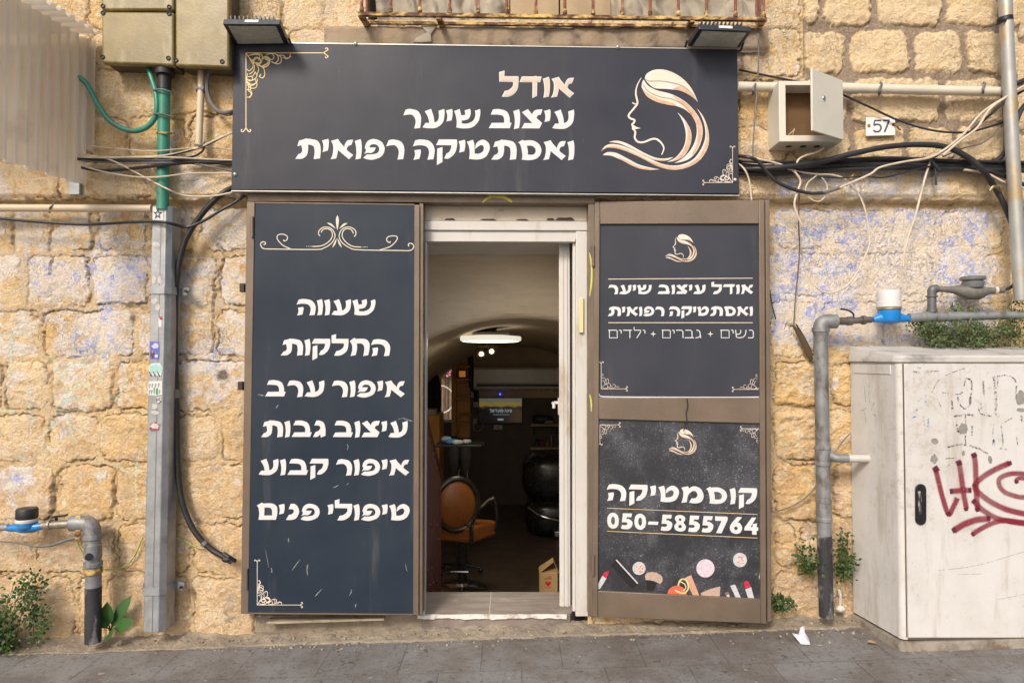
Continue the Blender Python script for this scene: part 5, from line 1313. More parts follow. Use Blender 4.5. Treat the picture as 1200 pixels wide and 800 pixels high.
def torn(u, v, ru, rv, seed):
    r_ = random.Random(seed); return [(u + ru * r_.uniform(.55, 1.1) * math.cos(2 * math.pi * k / 14), v + rv * r_.uniform(.55, 1.1) * math.sin(2 * math.pi * k / 14)) for k in range(14)]
for i, (u, v, ru, rv) in enumerate(((.25, 329, .17, 6), (.65, 329, .2, 6), (.3, 354, .25, 5), (.55, 361, .2, 5), (.4, 312, .3, 2), (.3, 287, .35, 5), (.62, 405, .12, 4), (.5, 485, .4, 3), (.45, 478, .3, 4), (.8, 372, .1, 3))):
    stick('sticker_scrap', torn(u, v, ru, rv, i), TORN)
stick('sticker', [(.62, 374), (.84, 374), (.84, 384.5), (.62, 384.5)], WHITE_INK, .002, 'small white label with a red edge'); stick('sticker_band', [(.70, 372.4), (.86, 372.4), (.86, 376), (.70, 376)], RED, .003)
stick('sticker', [(.05, 401.5), (.70, 402), (.71, 422.5), (.06, 422.5)], M('violet_print', (.13, .15, .50), .5, var=.3, vs=50), .002, 'violet poster sticker with a small portrait')
stick('sticker_print', torn(.42, 407, .27, 3.5, 33), M('lilac_print', (.55, .58, .75), .5), .003); stick('sticker_print', torn(.26, 417, .16, 4.5, 35), M('portrait_print', (.10, .05, .05), .5), .003); stick('sticker_print', torn(.25, 413.5, .07, 2.2, 36), M('skin_print', (.45, .25, .18), .5), .004); stick('sticker_print', torn(.52, 419, .13, 2.6, 37), M('lilac_print', (.55, .58, .75), .5), .004)
stick('sticker', [(.02, 430), (.2, 427.5), (.75, 427), (.98, 432), (.95, 437), (.85, 442.5), (.7, 440), (.62, 442.8), (.45, 440), (.38, 442.5), (.2, 440), (.12, 442), (.0, 438)], WHITE_INK, .002, 'die-cut mint graffiti letter sticker')
stick('sticker_print', [(.06, 430.5), (.2, 429), (.34, 429.5), (.32, 437), (.2, 440), (.06, 437)], M('mint_print', (.33, .60, .57), .5), .003); stick('sticker_print', [(.38, 429), (.6, 428.6), (.64, 436), (.52, 440), (.38, 437)], M('mint_print', (.33, .60, .57), .5), .003); stick('sticker_print', [(.68, 428.6), (.92, 432), (.88, 438.5), (.72, 438), (.67, 434)], M('mint_print', (.33, .60, .57), .5), .003)
for u in (.12, .4, .7): stick('sticker_edge', [(u - .1, 437.5), (u - .07, 436.5), (u + .1, 442), (u + .05, 443)], DARK_INK, .004)
stick('sticker', [(.0, 448.5), (.95, 448), (.97, 464), (.62, 465.5), (.0, 464.5)], WHITE_INK, .002, 'white lettered sticker with a green scribble')
for (u, v) in ((.1, 454), (.28, 453.5), (.5, 453.5), (.72, 453), (.1, 461), (.25, 461), (.78, 461)): stick('sticker_letter', [(u - .05, v - 2.4), (u + .06, v - 2.4), (u + .06, v - 1.2), (u + .0, v + 2.4), (u - .05, v + 2.4)], M('grey_print', (.30, .30, .31), .5), .003)
GRN = M('green_print', (.06, .30, .08), .5)
stick('sticker_scribble', [(.38, 456), (.44, 455), (.45, 463), (.4, 463)], GRN, .004); stick('sticker_scribble', [(.54, 457), (.66, 456), (.66, 464), (.6, 464.5), (.54, 463)], GRN, .004)
stick('sticker', [(.56, 467), (.92, 466.5), (.93, 475), (.70, 475), (.56, 471)], WHITE_INK, .002, 'small black and white sticker with a letter s')
b = MB(); b.ribbon([dpt(u, v, .0035) for u, v in ((.88, 468.6), (.78, 468.2), (.74, 470), (.84, 471.2), (.88, 472.8), (.80, 474.2), (.72, 473.6))], .006); b.ribbon([dpt(.62, 468, .0035), dpt(.62, 472, .0035)], .006); b.build('sticker_letter', DARK_INK, duct, normals=False, smooth=0)
stick('sticker', torn(.5, 502, .45, 6, 41), M('maroon_print', (.30, .08, .09), .5), .002); stick('sticker_print', torn(.5, 501, .38, 4.6, 42), TORN, .003)

BEIGEP = M('beige_pvc', (.62, .51, .37), .45, 0, .12, 5, dirt=(.36, .27, .18), damt=.35, ds=8)
c1 = thing('beige_conduit', 'beige conduit running level to the steel duct on the left', 'conduit', P(85, 247, -.1), 'beige conduits')
b = MB(); b.tube([P(-60, 243.5, -.10), P(90, 244, -.10), P(178, 244.5, -.10)], .0215, 14); b.build('pipe', BEIGEP, c1)
b = MB(); b.tube(smooth_path([P(58, 249, -.09), P(59, 243, -.125), P(63, 240, -.11), P(64, 236, -.08)]), .005, 6); b.build('clip', GREYC, c1)
c2 = thing('beige_conduit', 'short upright beige conduit hanging under the tall junction box', 'conduit', P(234, 170, -.1), 'beige conduits')
b = MB(); b.tube([P(236, 80, -.13), P(235.5, 104, -.13), P(233, 170, -.13)], .019, 14); b.build('pipe', BEIGEP, c2)
b = MB(); b.tube(smooth_path([P(228, 170, -.11), P(232, 171, -.155), P(238, 169, -.15), P(240, 166, -.11)]), .005, 6); b.tube([P(231, 104.5, -.13), P(240, 105.5, -.13)], .0205, 12); b.build('tie', GREYC, c2)
c3 = thing('beige_conduit', 'long beige conduit passing behind the open wall box', 'conduit', P(1010, 108, -.13), 'beige conduits')
b = MB(); b.tube([P(864, 101.5, -.14), P(985, 103.5, -.14), P(1172, 107.6, -.14)], .0265, 16); b.tube([P(988, 103.5, -.14), P(1006, 104, -.14)], .030, 16); b.build('pipe', M('cream_pvc', (.66, .60, .49), .4, 0, .1, 5, dirt=(.38, .30, .2), damt=.33, ds=8), c3)
for x in (883, 1031, 1152):
    b = MB(); b.tube(smooth_path([P(x + 1, 97, -.11), P(x + 2, 99, -.165), P(x, 104, -.172), P(x, 108, -.165), P(x - 1, 111, -.12)]), .007, 6); b.build('clip', GREYC, c3)

# ------------------------------------------------------------------ water meters and pipes
PLUMB = M('grey_plumbing', (.28, .29, .295), .55, .35, .3, 14, dirt=(.13, .11, .095), damt=.45, ds=16, dstr=(1, 1, .5), bump=.0012, bs=90)
TARP = M('tarred_pipe', (.04, .04, .045), .6, .2, .3, 8, dirt=(.34, .34, .35), damt=.44, ds=11, dstr=(1, 1, .5))
BLUEP = M('blue_meter', (.02, .20, .52), .35, 0, .15, 20, dirt=(.12, .14, .15), damt=.3, ds=20)
YW = -.15
lp = thing('water_pipe', 'grey water pipe with tarred lower end rising from the ground left of the duct', 'water pipe', P(109, 748, YW), 'water pipes')
b = MB(); b.tube(smooth_path([P(84, 613, YW), P(97, 612.5, YW), P(105, 615, YW), P(108.5, 622, YW), P(109, 632, YW)]), [.026, .034, .044, .046, .044] if False else .044, 16); b.build('elbow', PLUMB, lp)
b = MB(); b.tube([P(109, 628, YW), P(109.4, 690, YW)], .041, 18)
for y0, y1, r in ((626, 631, .050), (637, 653, .046), (658, 663, .049)): b.tube([P(109, y0, YW), P(109, y1, YW)], r, 18)
b.build('riser', PLUMB, lp, bevel=.002)
b = MB(); b.tube([P(109.4, 687, YW), P(109, 752, YW)], .0425, 18); b.build('tarred_sleeve', TARP, lp)
b = MB(); b.tube([P(108.9, 665.5, YW), P(108.9, 671, YW)], .050, 18); b.build('clamp', RUST, lp)
b = MB(); b.cyl(P(104, 652, YW - .03), P(104, 652, YW - .055), .02, 10); b.build('plug', DARKM, lp, bevel=.003)
lm = thing('water_meter', 'blue water meter with black cap on the left pipe', 'water meter', P(30, 626, YW), 'water meters')
b = MB(); b.tube([P(-40, 619, YW), P(10, 617.5, YW)], .019, 12); b.build('inlet_pipe', PLUMB, lm)
b = MB(); b.tube([P(9, 618.4, YW), P(14, 618.4, YW), P(20, 618.2, YW), P(26, 618.2, YW), P(38, 617.6, YW), P(44, 617, YW), P(51, 615.5, YW)], [.018, .02, .022, .030, .030, .022, .018], 16); b.lathe([(.030, 0), (.05, .012), (.052, .035), (.046, .045)], P(31.5, 619.5, YW), 'Z', 20); b.build('body', BLUEP, lm)
zc = P(31.5, 611.5, YW)
b = MB(); b.lathe([(.053, 0), (.056, .004), (.056, .016), (.053, .02)], zc + Vector((0, 0, .0)), 'Z', 22); b.build('ring', M('dirty_white_plastic', (.60, .58, .55), .5, 0, .2, 10), lm)
b = MB(); b.lathe([(.052, .021), (.055, .03), (.054, .072), (.050, .078), (.02, .080)], zc, 'Z', 22); b.build('cap', BLACKP, lm)
b = MB(); b.tube([P(50, 615.5, YW), P(57, 615, YW), P(57, 615, YW), P(62, 614.6, YW), P(80, 613.5, YW), P(88, 613.2, YW)], [.021, .021, .026, .022, .024, .022], 12); b.tube([P(58, 614, YW), P(60, 614, YW)], .029, 8); b.tube([P(83, 613.5, YW), P(86.5, 613.3, YW)], .026, 12); b.build('valve', M('dirty_brass', (.30, .265, .21), .5, .5, .4, 30, dirt=(.55, .52, .46), damt=.35, ds=40), lm)
b = MB(); v0 = P(66, 606, YW - .01); b.hexa([P(60, 605, YW - .02), P(76, 603, YW - .02), P(76, 605.2, YW - .02), P(60, 607.4, YW - .02)], (0, .03, 0)); b.tube([P(66, 606, YW), P(66, 613, YW)], .008, 8); b.build('valve_lever', DARKM, lm, bevel=.002)
b = MB(); b.hexa([P(87.5, 604, YW - .03), P(94, 604, YW - .03), P(94, 633, YW - .03), P(87.5, 633, YW - .03)], (0, .004, 0)); b.tube([P(87, 614.5, YW), P(95, 614.5, YW)], .030, 14); b.build('bracket', RUST, lm, bevel=.002)
b = MB(); b.ribbon(smooth_path([P(x, y, -.13) for x, y in ((-30, 634), (0, 634), (22, 636), (42, 640), (60, 638.5), (75, 633.5), (91, 629))]), [.006 + .012 * max(0, min(1, (k - 20) / 20)) for k in range(49)], nrm=(0, -1, 0)); o_ = b.build('flat_strap', GREYC, label='flat grey metal strap drooping below the left water meter', cat='strap', normals=False); md = o_.modifiers.new('thick', 'SOLIDIFY'); md.thickness = .003
YG_ = M('yellow_green_wire', (.42, .42, .05), .5, var=.3, vs=60, col2=(.12, .28, .05))
for pts, lab in (([(90, 631), (93, 640), (99, 650), (103, 652)], 'yellow green earth wire on the left water pipe'), ([(115, 664), (130, 666), (146, 663), (157, 652), (163, 640), (167, 630)], 'yellow green earth wire curving to the steel duct'), ([(199, 612), (205, 622), (215, 632), (228, 640), (239, 643)], 'pale earth wire from duct to the black cable end')):
    b = MB(); b.tube(smooth_path([P(x, y, wallY(x, y) - .02) for x, y in pts]), .0035, 6); b.build('earth_wire', YG_, label=lab, cat='wire', group='earth wires')

YW2 = -.14
rp = thing('water_pipe', 'grey water pipe rising beside the open sign door with a white side branch', 'water pipe', P(964, 722, YW2), 'water pipes')
b = MB(); b.tube([P(961.5, 384, YW2), P(966, 630, YW2)], .0375, 18); b.build('riser', PLUMB, rp)
b = MB(); b.tube([P(966, 627, YW2), P(968.5, 722, YW2)], .039, 18); b.build('tarred_sleeve', TARP, rp)
b = MB()
def cpl(y): return P(961.5 + (y - 384) * .0183, y, YW2)
for y0, y1 in ((522, 545), (584, 610)):
    b = MB(); b.tube([cpl(y0), cpl(y0 + 4), cpl(y0 + 4.2), cpl(y1 - 4.2), cpl(y1 - 4), cpl(y1)], [.044, .044, .041, .041, .044, .044], 18); b.build('coupling', PLUMB, rp, bevel=.002)
b = MB(); b.tube(smooth_path([P(961.7, 392, YW2), P(961.8, 384, YW2), P(964, 378.5, YW2), P(971, 376.5, YW2), P(980, 376.3, YW2)]), .041, 16); b.tube([P(961.7, 384, YW2), P(961.7, 389, YW2)], .047, 16); b.build('elbow', PLUMB, rp)
b = MB(); b.tube(smooth_path([P(965, 533, YW2), P(972, 534, YW2 - .01), P(982, 536.5, YW2 - .025), P(994, 537, YW2 - .03)]), .024, 12); b.tube([P(972, 534, YW2 - .012), P(976, 535, YW2 - .018)], .029, 12); b.build('branch', PLUMB, rp)
b = MB(); pe = P(994, 537, YW2 - .03); b.tube([pe + Vector((-.01, 0, 0)), pe + Vector((.12, -.005, 0))], .022, 14); b.build('branch_end', M('white_pvc', (.50, .48, .45), .4, 0, .1, 8, dirt=(.4, .33, .25), damt=.35, ds=12), rp)
b = MB(); b.tube([P(978, 376.4, YW2), P(992, 376.2, YW2)], .022, 12); b.tube([P(992, 376.2, YW2), P(1021, 374.5, YW2)], .018, 12); b.tube([P(992, 376.2, YW2), P(998, 376, YW2)], .026, 10); b.tube([P(1010, 375, YW2), P(1014, 375, YW2)], .026, 8); b.build('valve', M('dull_bronze', (.17, .15, .13), .5, .6, .3, 20), rp)
b = MB(); b.tube(smooth_path([P(1000, 374, YW2), P(1000, 368, YW2 - .01), P(994, 363.5, YW2 - .02), P(985, 362, YW2 - .02)]), .005, 6); b.build('valve_lever', DARKM, rp)
rm = thing('water_meter', 'bright blue water meter with white cap behind the cabinet', 'water meter', P(1043, 382, YW2), 'water meters')
zc = P(1042, 370, YW2)
b = MB(); b.tube([P(1023, 374.5, YW2), P(1029, 373, YW2), P(1036, 371.5, YW2), P(1050, 371.5, YW2), P(1056, 372.5, YW2), P(1066, 373.5, YW2)], [.016, .024, .036, .036, .026, .016], 16); b.lathe([(.02, -.045), (.05, -.03), (.058, -.005), (.060, .03), (.056, .034)], zc, 'Z', 24); b.build('body', M('bright_blue_meter', (.01, .22, .62), .3, 0, .1, 10), rm)
b = MB(); b.lathe([(.060, .034), (.064, .036), (.064, .043), (.060, .045)], zc, 'Z', 24); b.build('brass_ring', M('brass_ring', (.62, .40, .12), .35, .8), rm)
b = MB(); b.lathe([(.062, .0455), (.066, .05), (.066, .078), (.063, .081)], zc, 'Z', 24); b.lathe([(.061, .0815), (.061, .135), (.057, .142), (.02, .144)], zc, 'Z', 24); b.build('cap', M('white_meter_cap', (.60, .60, .59), .4, 0, .05, 10), rm)
cp = thing('cross_pipe', 'grey pipe crossing from the blue meter to the right edge over the creeper', 'water pipe', P(1130, 380, YW2))
b = MB(); b.tube([P(1065, 372.5, YW2), P(1084, 371.5, YW2)], .027, 14); b.tube([P(1083, 371.5, YW2), P(1110, 371, YW2), P(1270, 367.5, YW2)], .0235, 14); b.tube([P(1083, 371.5, YW2), P(1104, 371, YW2)], .031, 14); b.tube([P(1108, 371, YW2), P(1126, 370.5, YW2)], .028, 14); b.build('pipe', PLUMB, cp)
b = MB(); b.tube([P(1092, 370, YW2), P(1092, 340, YW2)], .023, 14); b.tube([P(1092, 346.5, YW2), P(1092, 348, YW2)], .031, 14); b.tube([P(1092, 362, YW2), P(1092, 366, YW2)], .028, 14); b.tube(smooth_path([P(1092, 342, YW2), P(1093, 339, YW2), P(1098, 338, YW2)]), .024, 14); b.build('tee', M('dark_plumbing', (.15, .155, .16), .5, .4, .2, 10), cp)
gm = thing('water_meter', 'dusty grey bronze water meter on the upper branch right of the blue meter', 'water meter', P(1138, 350, YW2), 'water meters')
b = MB(); b.tube([P(1098, 338.5, YW2), P(1111, 339, YW2), P(1118, 339.5, YW2), P(1128, 341, YW2), P(1136, 342.5, YW2), P(1147, 342.5, YW2), P(1154, 341.5, YW2), P(1160, 340.5, YW2), P(1176, 340, YW2)], [.016, .018, .022, .034, .042, .042, .027, .020, .016], 16); b.build('body', M('dusty_bronze', (.20, .185, .165), .6, .3, .25, 20, dirt=(.34, .30, .25), damt=.4, ds=20), gm)
zc = P(1140, 333, YW2)
b = MB(); b.lathe([(.05, -.02), (.056, 0), (.056, .012), (.050, .016), (.050, .022), (.064, .024), (.064, .040), (.060, .043), (.02, .044)], zc, 'Z', 22); b.build('cap', M('grey_cap', (.16, .165, .165), .5, .1, .2, 20, dirt=(.3, .27, .22), damt=.3, ds=20), gm)
b = MB(); b.tube([P(1165, 340.3, YW2), P(1168, 340.3, YW2)], .023, 12); b.build('ring', WHITEP, gm)

b = MB(); b.tube([P(1176.5, -30, -.20), P(1186, 170, -.20), P(1196.5, 352, -.20)], .0345, 16); o_ = b.build('steel_pipe', M('weathered_steel_pipe', (.42, .42, .40), .5, .4, .2, 6, dirt=(.42, .29, .14), damt=.42, ds=10, dstr=(1, 1, .4)), label='tall grey steel pipe leaning at the right edge over the cable tangle', cat='pipe')
cl = thing('pipe_clamp', 'steel clamp with bolt round the tall pipe near the top right corner', 'clamp', P(1178, 30, -.2))
b = MB(); b.tube([P(1177.6, 21, -.2), P(1178, 25.5, -.2)], .040, 14); b.build('band', DARKM, cl)
b = MB(); b.tube([P(1168, 29, -.18), P(1176, 25, -.235), P(1186, 24, -.2)], .006, 6); b.build('bolt', DARKM, cl)

# ------------------------------------------------------------------ corrugated plastic shelter, top left
t = NT('corrugated_plastic')
n1 = t.noise(3, 6, .6, t.coord((1, 1, .2)))
c = t.mix(t.ramp(n1, .3, .7), (.90, .87, .81), (.74, .69, .61))
c = t.mix(t.ramp(t.noise(2.2, 4, .6, off=(5, 2, 2)), .55, .68, 0, .5), c, (.52, .48, .46))
t.put(t.b.inputs['Base Color'], c); t.b.inputs['Roughness'].default_value = .38
tr = t.new('ShaderNodeBsdfTranslucent'); t.put(tr.inputs[0], c)
tp = t.new('ShaderNodeBsdfTransparent'); tp.inputs[0].default_value = (.95, .92, .88, 1)
mx = t.new('ShaderNodeMixShader'); mx.inputs[0].default_value = .62; t.link(t.b.outputs[0], mx.inputs[1]); t.link(tr.outputs[0], mx.inputs[2])
mx2 = t.new('ShaderNodeMixShader'); mx2.inputs[0].default_value = .16; t.link(mx.outputs[0], mx2.inputs[1]); t.link(tp.outputs[0], mx2.inputs[2])
t.link(mx2.outputs[0], t.n['Material Output'].inputs[0])
CORR = t.m
she = thing('plastic_shelter', 'cloudy corrugated plastic shelter fixed to the wall in the upper left corner', 'shelter', (-2.6, -.6, 2.55))
def corr(name, f, nu, nv, amp):
    vs = []
    for i in range(nu):
        for j in range(nv): vs.append(f(i / (nu - 1), j / (nv - 1)))
    b = MB(); b.add(vs, [(i * nv + j, i * nv + j + 1, (i + 1) * nv + j + 1, (i + 1) * nv + j) for i in range(nu - 1) for j in range(nv - 1)])
    o = b.build(name, CORR, she, normals=False, smooth=25); 
    return o
def trap(u): return max(-1, min(1, 2.2 * math.sin(2 * math.pi * u)))
A, B_ = P(98, 215, -.10), P(0, 187, -.62); dB = (B_ - A) * 1.9
zt_ = P(98, 46, -.10).z
corr('side_sheet', lambda u, v: Vector((A.x + dB.x * u + .016 * trap(u * 16), A.y + dB.y * u, (A.z - .012 + .0 * u) * (1 - v) + zt_ * v + .004 * math.sin(u * 50) * (1 - v))), 353, 6, .015)
corr('roof_sheet', lambda u, v: Vector((A.x + .10 + dB.x * u - 1.2 * v, A.y - .02 + dB.y * u, zt_ + .02 + .014 * trap(u * 16))), 353, 4, .015)
corr('wall_strip', lambda u, v: Vector((P(86, 175, -.09).x + (P(113, 175, -.09).x - P(86, 175, -.09).x) * u, -.10 - .012 * trap(u * 2.2), P(100, 176, -.1).z * (1 - v) + zt_ * v)), 60, 3, .012)
b = MB(); b.rectpx(80, 208, 93, 228, -.11, .03); b.build('bracket', GALV, she, bevel=.002)

# ------------------------------------------------------------------ cables
def cable(label, pts, r, mat, Y=-.12, name='cable', cat='cable', group='cables and wires on the wall', n=8):
    q = []
    for p in pts:
        y = p[2] if len(p) > 2 else Y
        if 272 <= p[0] <= 300 and p[1] < 223 or 840 < p[0] <= 866: y = -.088
        q.append(P(p[0], p[1], y))
    b = MB(); b.tube(smooth_path(q, 7), r, n); return b.build(name, mat, label=label, cat=cat, group=group)
cable('thick black cable running down beside the duct to a cut end near the floor', [(275, 219, -.11), (262, 226, -.12), (246, 240, -.12), (230, 260, -.11), (216, 285, -.1), (208, 320, -.09), (205.5, 360, -.075), (205.5, 420, -.07), (207, 480, -.07), (208, 540, -.07), (211, 575, -.07), (218, 602, -.07), (230, 625, -.07), (246, 642, -.07), (262, 652, -.075), (272, 658, -.075)], .0165, BLACKP, n=12)
cl_ = thing('cable_clip', 'grey clip on the black cable halfway down the wall', 'clip', P(206, 460, -.08), 'clips on the black cable')
b = MB(); b.tube([P(206.3, 456, -.07), P(206.6, 466, -.07)], .0205, 12); b.build('band', GREYC, cl_)
cl_ = thing('cable_clip', 'grey clip on the black cable near the ground', 'clip', P(240, 640, -.08), 'clips on the black cable')
b = MB(); b.tube([P(238, 635, -.07), P(241, 638, -.07)], .0205, 12); b.build('band', GREYC, cl_)
b = MB(); b.ball(P(266, 655, -.08), (.03, .02, .018)); b.tube([P(262, 648, -.08), P(268, 652, -.09), P(276, 657, -.06)], .011, 8); b.build('cable_end', BLACKP, label='taped black end of the cable at the foot of the door frame', cat='cable end')
cable('thin black cable sagging across the wall over the steel duct', [(-40, 253), (0, 256), (40, 259.5), (100, 263, -.12), (150, 260.5, -.17), (178, 259.5, -.185), (196, 261, -.185), (214, 265.5, -.13), (224, 265, -.12), (240, 258, -.12), (258, 247, -.12), (274, 238, -.11), (287, 229, -.10)], .0085, BLACKP)
cable('black cable bundle between corrugated sheet and sign, upper strand', [(88, 186), (130, 187.5), (190, 189, -.2), (230, 188), (285, 191)], .011, BLACKP, -.13)
cable('black cable bundle between corrugated sheet and sign, lower strand', [(96, 196), (118, 200), (150, 198), (190, 193.5, -.2), (230, 190.5), (285, 193)], .010, BLACKP, -.135)
cable('grey cable fanning below the black bundle towards the sign', [(96, 188), (140, 191), (190, 191, -.21), (220, 191), (250, 196), (285, 204)], .006, GREYC, -.14)
cable('cream wire rising from the left sheet to the sign edge', [(92, 184), (125, 185), (160, 184), (195, 182, -.2), (230, 174), (255, 163), (290, 148)], .0058, WHITEC, -.15)
cable('black wire rising beside the cream wire to the sign edge', [(92, 187), (130, 188.5), (165, 187), (200, 182, -.2), (235, 173), (258, 162.5), (290, 146)], .005, BLACKP, -.14)
cable('cream wire crossing down from the left sheet below the green pipe', [(92, 181), (118, 184), (140, 192), (170, 208), (195, 221, -.2), (215, 229), (245, 230), (270, 226), (290, 220)], .005, WHITEC, -.145)
cable('cream wire bowing over the green pipe near the ledge', [(96, 194), (120, 201), (155, 207), (185, 207.5, -.2), (230, 203), (290, 204)], .005, WHITEC, -.15)
cable('level cream wire over the bundle left of the sign', [(104, 171), (140, 174.5), (180, 177, -.2), (230, 173.5), (290, 176)], .0035, WHITEC, -.14)
cable('second cream wire along the bundle left of the sign', [(96, 183), (150, 184.5), (200, 184.5, -.2), (240, 186.5), (290, 188.5)], .0045, WHITEC, -.15)
cable('grey cable hooking from the tall junction box towards the sign', [(246, 82), (243, 95), (243, 108), (248, 122), (257, 131), (268, 132), (278, 129)], .012, GREYC, -.14)
cable('short black lead under the upright conduit', [(240, 168), (238, 176), (232, 181), (224, 184), (214, 185)], .006, BLACKP, -.14)
cable('thin dark wire at the top of the left wall behind the bracket', [(248, 215), (252, 222), (257, 226)], .004, WHITEC, -.13)
# right of the sign
for k, (y0, y1, r) in enumerate(((187.5, 190, .013), (192, 194.5, .016), (196.5, 198.5, .013), (184, 188.5, .009))):
    cable(['uppermost black cable of the level bundle below the wall box', 'middle thick black cable of the level bundle below the wall box', 'lowest black cable of the level bundle below the wall box', 'thin black cable lying on the level bundle below the wall box'][k],
          [(855, y0 + 10 if k == 1 else y0 + 4), (900, y0 + (8 if k < 3 else 6)), (960, y0 + 2 + k), (1040, y0 + 1), (1120, y1), (1215, y1 + 2)], r, BLACKP, -.115 - .012 * k)
cable('thick black cable arching over the bundle and down past the pipe', [(858, 198), (905, 197), (960, 190), (1000, 180), (1040, 172), (1080, 169.5), (1110, 173), (1135, 185), (1152, 200), (1164, 217, -.14), (1175, 236, -.14), (1186, 262, -.12), (1196, 290, -.1)], .0155, BLACKP, -.19, n=12)
cable('black cable dipping to a taped grey lead below the wall box', [(860, 183), (875, 184), (888, 189), (900, 203), (912, 214), (930, 222), (950, 226.5), (966, 226)], .0095, BLACKP, -.19)
cable('taped grey lead rising from the dipped black cable', [(964, 226), (975, 223), (986, 219)], .010, GREYC, -.19)
cable('cream wire rising from the taped lead to the tall pipe', [(984, 220), (1000, 213), (1020, 204), (1032, 196), (1060, 189.5), (1090, 184.5), (1110, 173), (1130, 156), (1150, 133), (1175, 116), (1212, 98)], .006, WHITEC, -.21)
cable('second cream wire climbing to the tall pipe', [(1105, 182), (1125, 165), (1145, 150), (1160, 128), (1185, 110), (1212, 94)], .0065, WHITEC, -.215)
cable('black cable climbing beside the cream wires to the tall pipe', [(1050, 192), (1088, 187), (1105, 177), (1125, 165), (1140, 152), (1160, 135), (1180, 118, -.2), (1212, 99)], .0075, BLACKP, -.18)
cable('thick black cable leaving the conduit end to the upper right', [(1168, 107.5, -.14), (1180, 104, -.15), (1192, 98, -.16), (1215, 88, -.16)], .014, BLACKP, -.15, n=10)
cable('thin black cable sagging from the wall box past the number plate', [(866, 82), (890, 87), (925, 94, -.1), (960, 100, -.1), (985, 110, -.12), (1020, 126), (1050, 140), (1080, 150), (1110, 155), (1140, 154), (1176, 143), (1190, 137)], .006, BLACKP, -.135)
cable('black cable curling down behind the tall pipe', [(1210, 115), (1195, 132), (1186, 160), (1180, 175), (1168, 188), (1150, 195), (1130, 198)], .014, BLACKP, -.13, n=10)
cable('grey wire dropping behind the tall pipe to the bundle', [(1174, 112), (1177, 150), (1176, 180), (1168, 195), (1150, 199)], .006, GREYC, -.13)
cable('grey wire running up to the tall pipe across the stones', [(1105, 184), (1128, 174), (1150, 168), (1165, 157), (1176, 140)], .004, GREYC, -.13)
cable('black cable slanting down right below the bundle', [(1130, 198), (1160, 201), (1180, 208), (1215, 223)], .011, BLACKP, -.15)
cable('cream wire slanting down right below the bundle', [(1130, 199), (1155, 203), (1178, 214), (1212, 224)], .007, WHITEC, -.155)
cable('thin black wire in a shallow bow under the bundle', [(955, 207), (985, 208.5), (1010, 207), (1035, 208), (1060, 202), (1080, 197), (1100, 193)], .0045, BLACKP, -.17)
cable('cream wire falling from the wire knot to a bare end on the blue wall', [(886, 186), (905, 190), (925, 197), (935, 206), (938, 214), (934, 226), (931, 240), (936, 256), (940, 264)], .0062, WHITEC, -.18)
cable('cream wire curving right from the wire knot and hanging to a loose end', [(886, 185), (910, 193), (930, 200), (955, 204), (975, 205), (990, 210), (1003, 223), (1012, 240), (1017, 262), (1019, 284), (1014, 300), (1005, 318), (992, 335), (975, 343), (965, 342), (957, 337)], .0052, WHITEC, -.15)
cable('cream ring of wire hanging under the bundle', [(957, 206), (947, 214), (944, 224), (950, 233), (960, 236), (968, 228), (969, 217), (963, 208)], .0035, WHITEC, -.18)
cable('cream wire hanging from the sign corner over the open door', [(863, 190), (872, 198), (878, 212), (881, 236)], .005, WHITEC, -.17)
cable('cream wire looping out of the wall box underside', [(966, 173), (956, 179), (945, 182), (936, 187), (933, 194)], .006, WHITEC, -.17)
cable('cream wire hanging from the cut black stub to the blue wall', [(1091, 188), (1085, 205), (1078, 232), (1072, 255), (1066, 272), (1060, 295), (1058.5, 312)], .0062, WHITEC, -.16)
cable('black stub of cut cable poking from the bundle', [(1090, 186), (1096, 194), (1102, 201)], .008, BLACKP, -.18)
cable('second black stub of cut cable hanging straight down', [(1094, 189), (1096.5, 203), (1096.8, 217)], .0065, BLACKP, -.17)
cable('thin brown wire hanging down the blue wall to the crack', [(937, 205, -.17), (936, 262, -.12), (937, 290, -.08), (935, 320, -.06), (932, 350, -.05), (930, 385, -.05)], .0035, M('brown_wire', (.11, .07, .05), .6), -.1)
cable('thin dark wire from grille corner down to the cable bundle', [(889, 40), (888.5, 80), (886, 120), (883, 160), (882, 183)], .0045, GREYC, -.15)
cable('grey wire behind the open door leading to the pipe', [(905, 600, -.05), (925, 594, -.06), (945, 582, -.07), (957, 568, -.09), (968, 548, -.12), (985, 520, -.1), (996, 508, -.08)], .0042, GREYC)
cable('short rusty spike stuck in the wall under the bundle', [(1002, 202), (998, 207), (996.5, 210)], .008, RUST, -.12, name='iron_spike', cat='spike', group=None)
cable('black cable stub entering the wall behind the tall pipe', [(1176, 340, -.13), (1184, 337), (1192, 330), (1206, 326)], .009, BLACKP, -.1)
b = MB(); b.tube(smooth_path([P(1160, 224, -.18), P(1164, 219, -.185), P(1170, 220, -.18), P(1172, 224, -.15)]), .009, 8); b.build('cable_clamp', BRASS, label='rusty clamp holding the arching black cable', cat='clamp')
cable('crooked black twig of wire on the wall by the open door', [(902, 340, -.05), (905, 358, -.07), (909, 374, -.06)], .004, BLACKP, -.06)

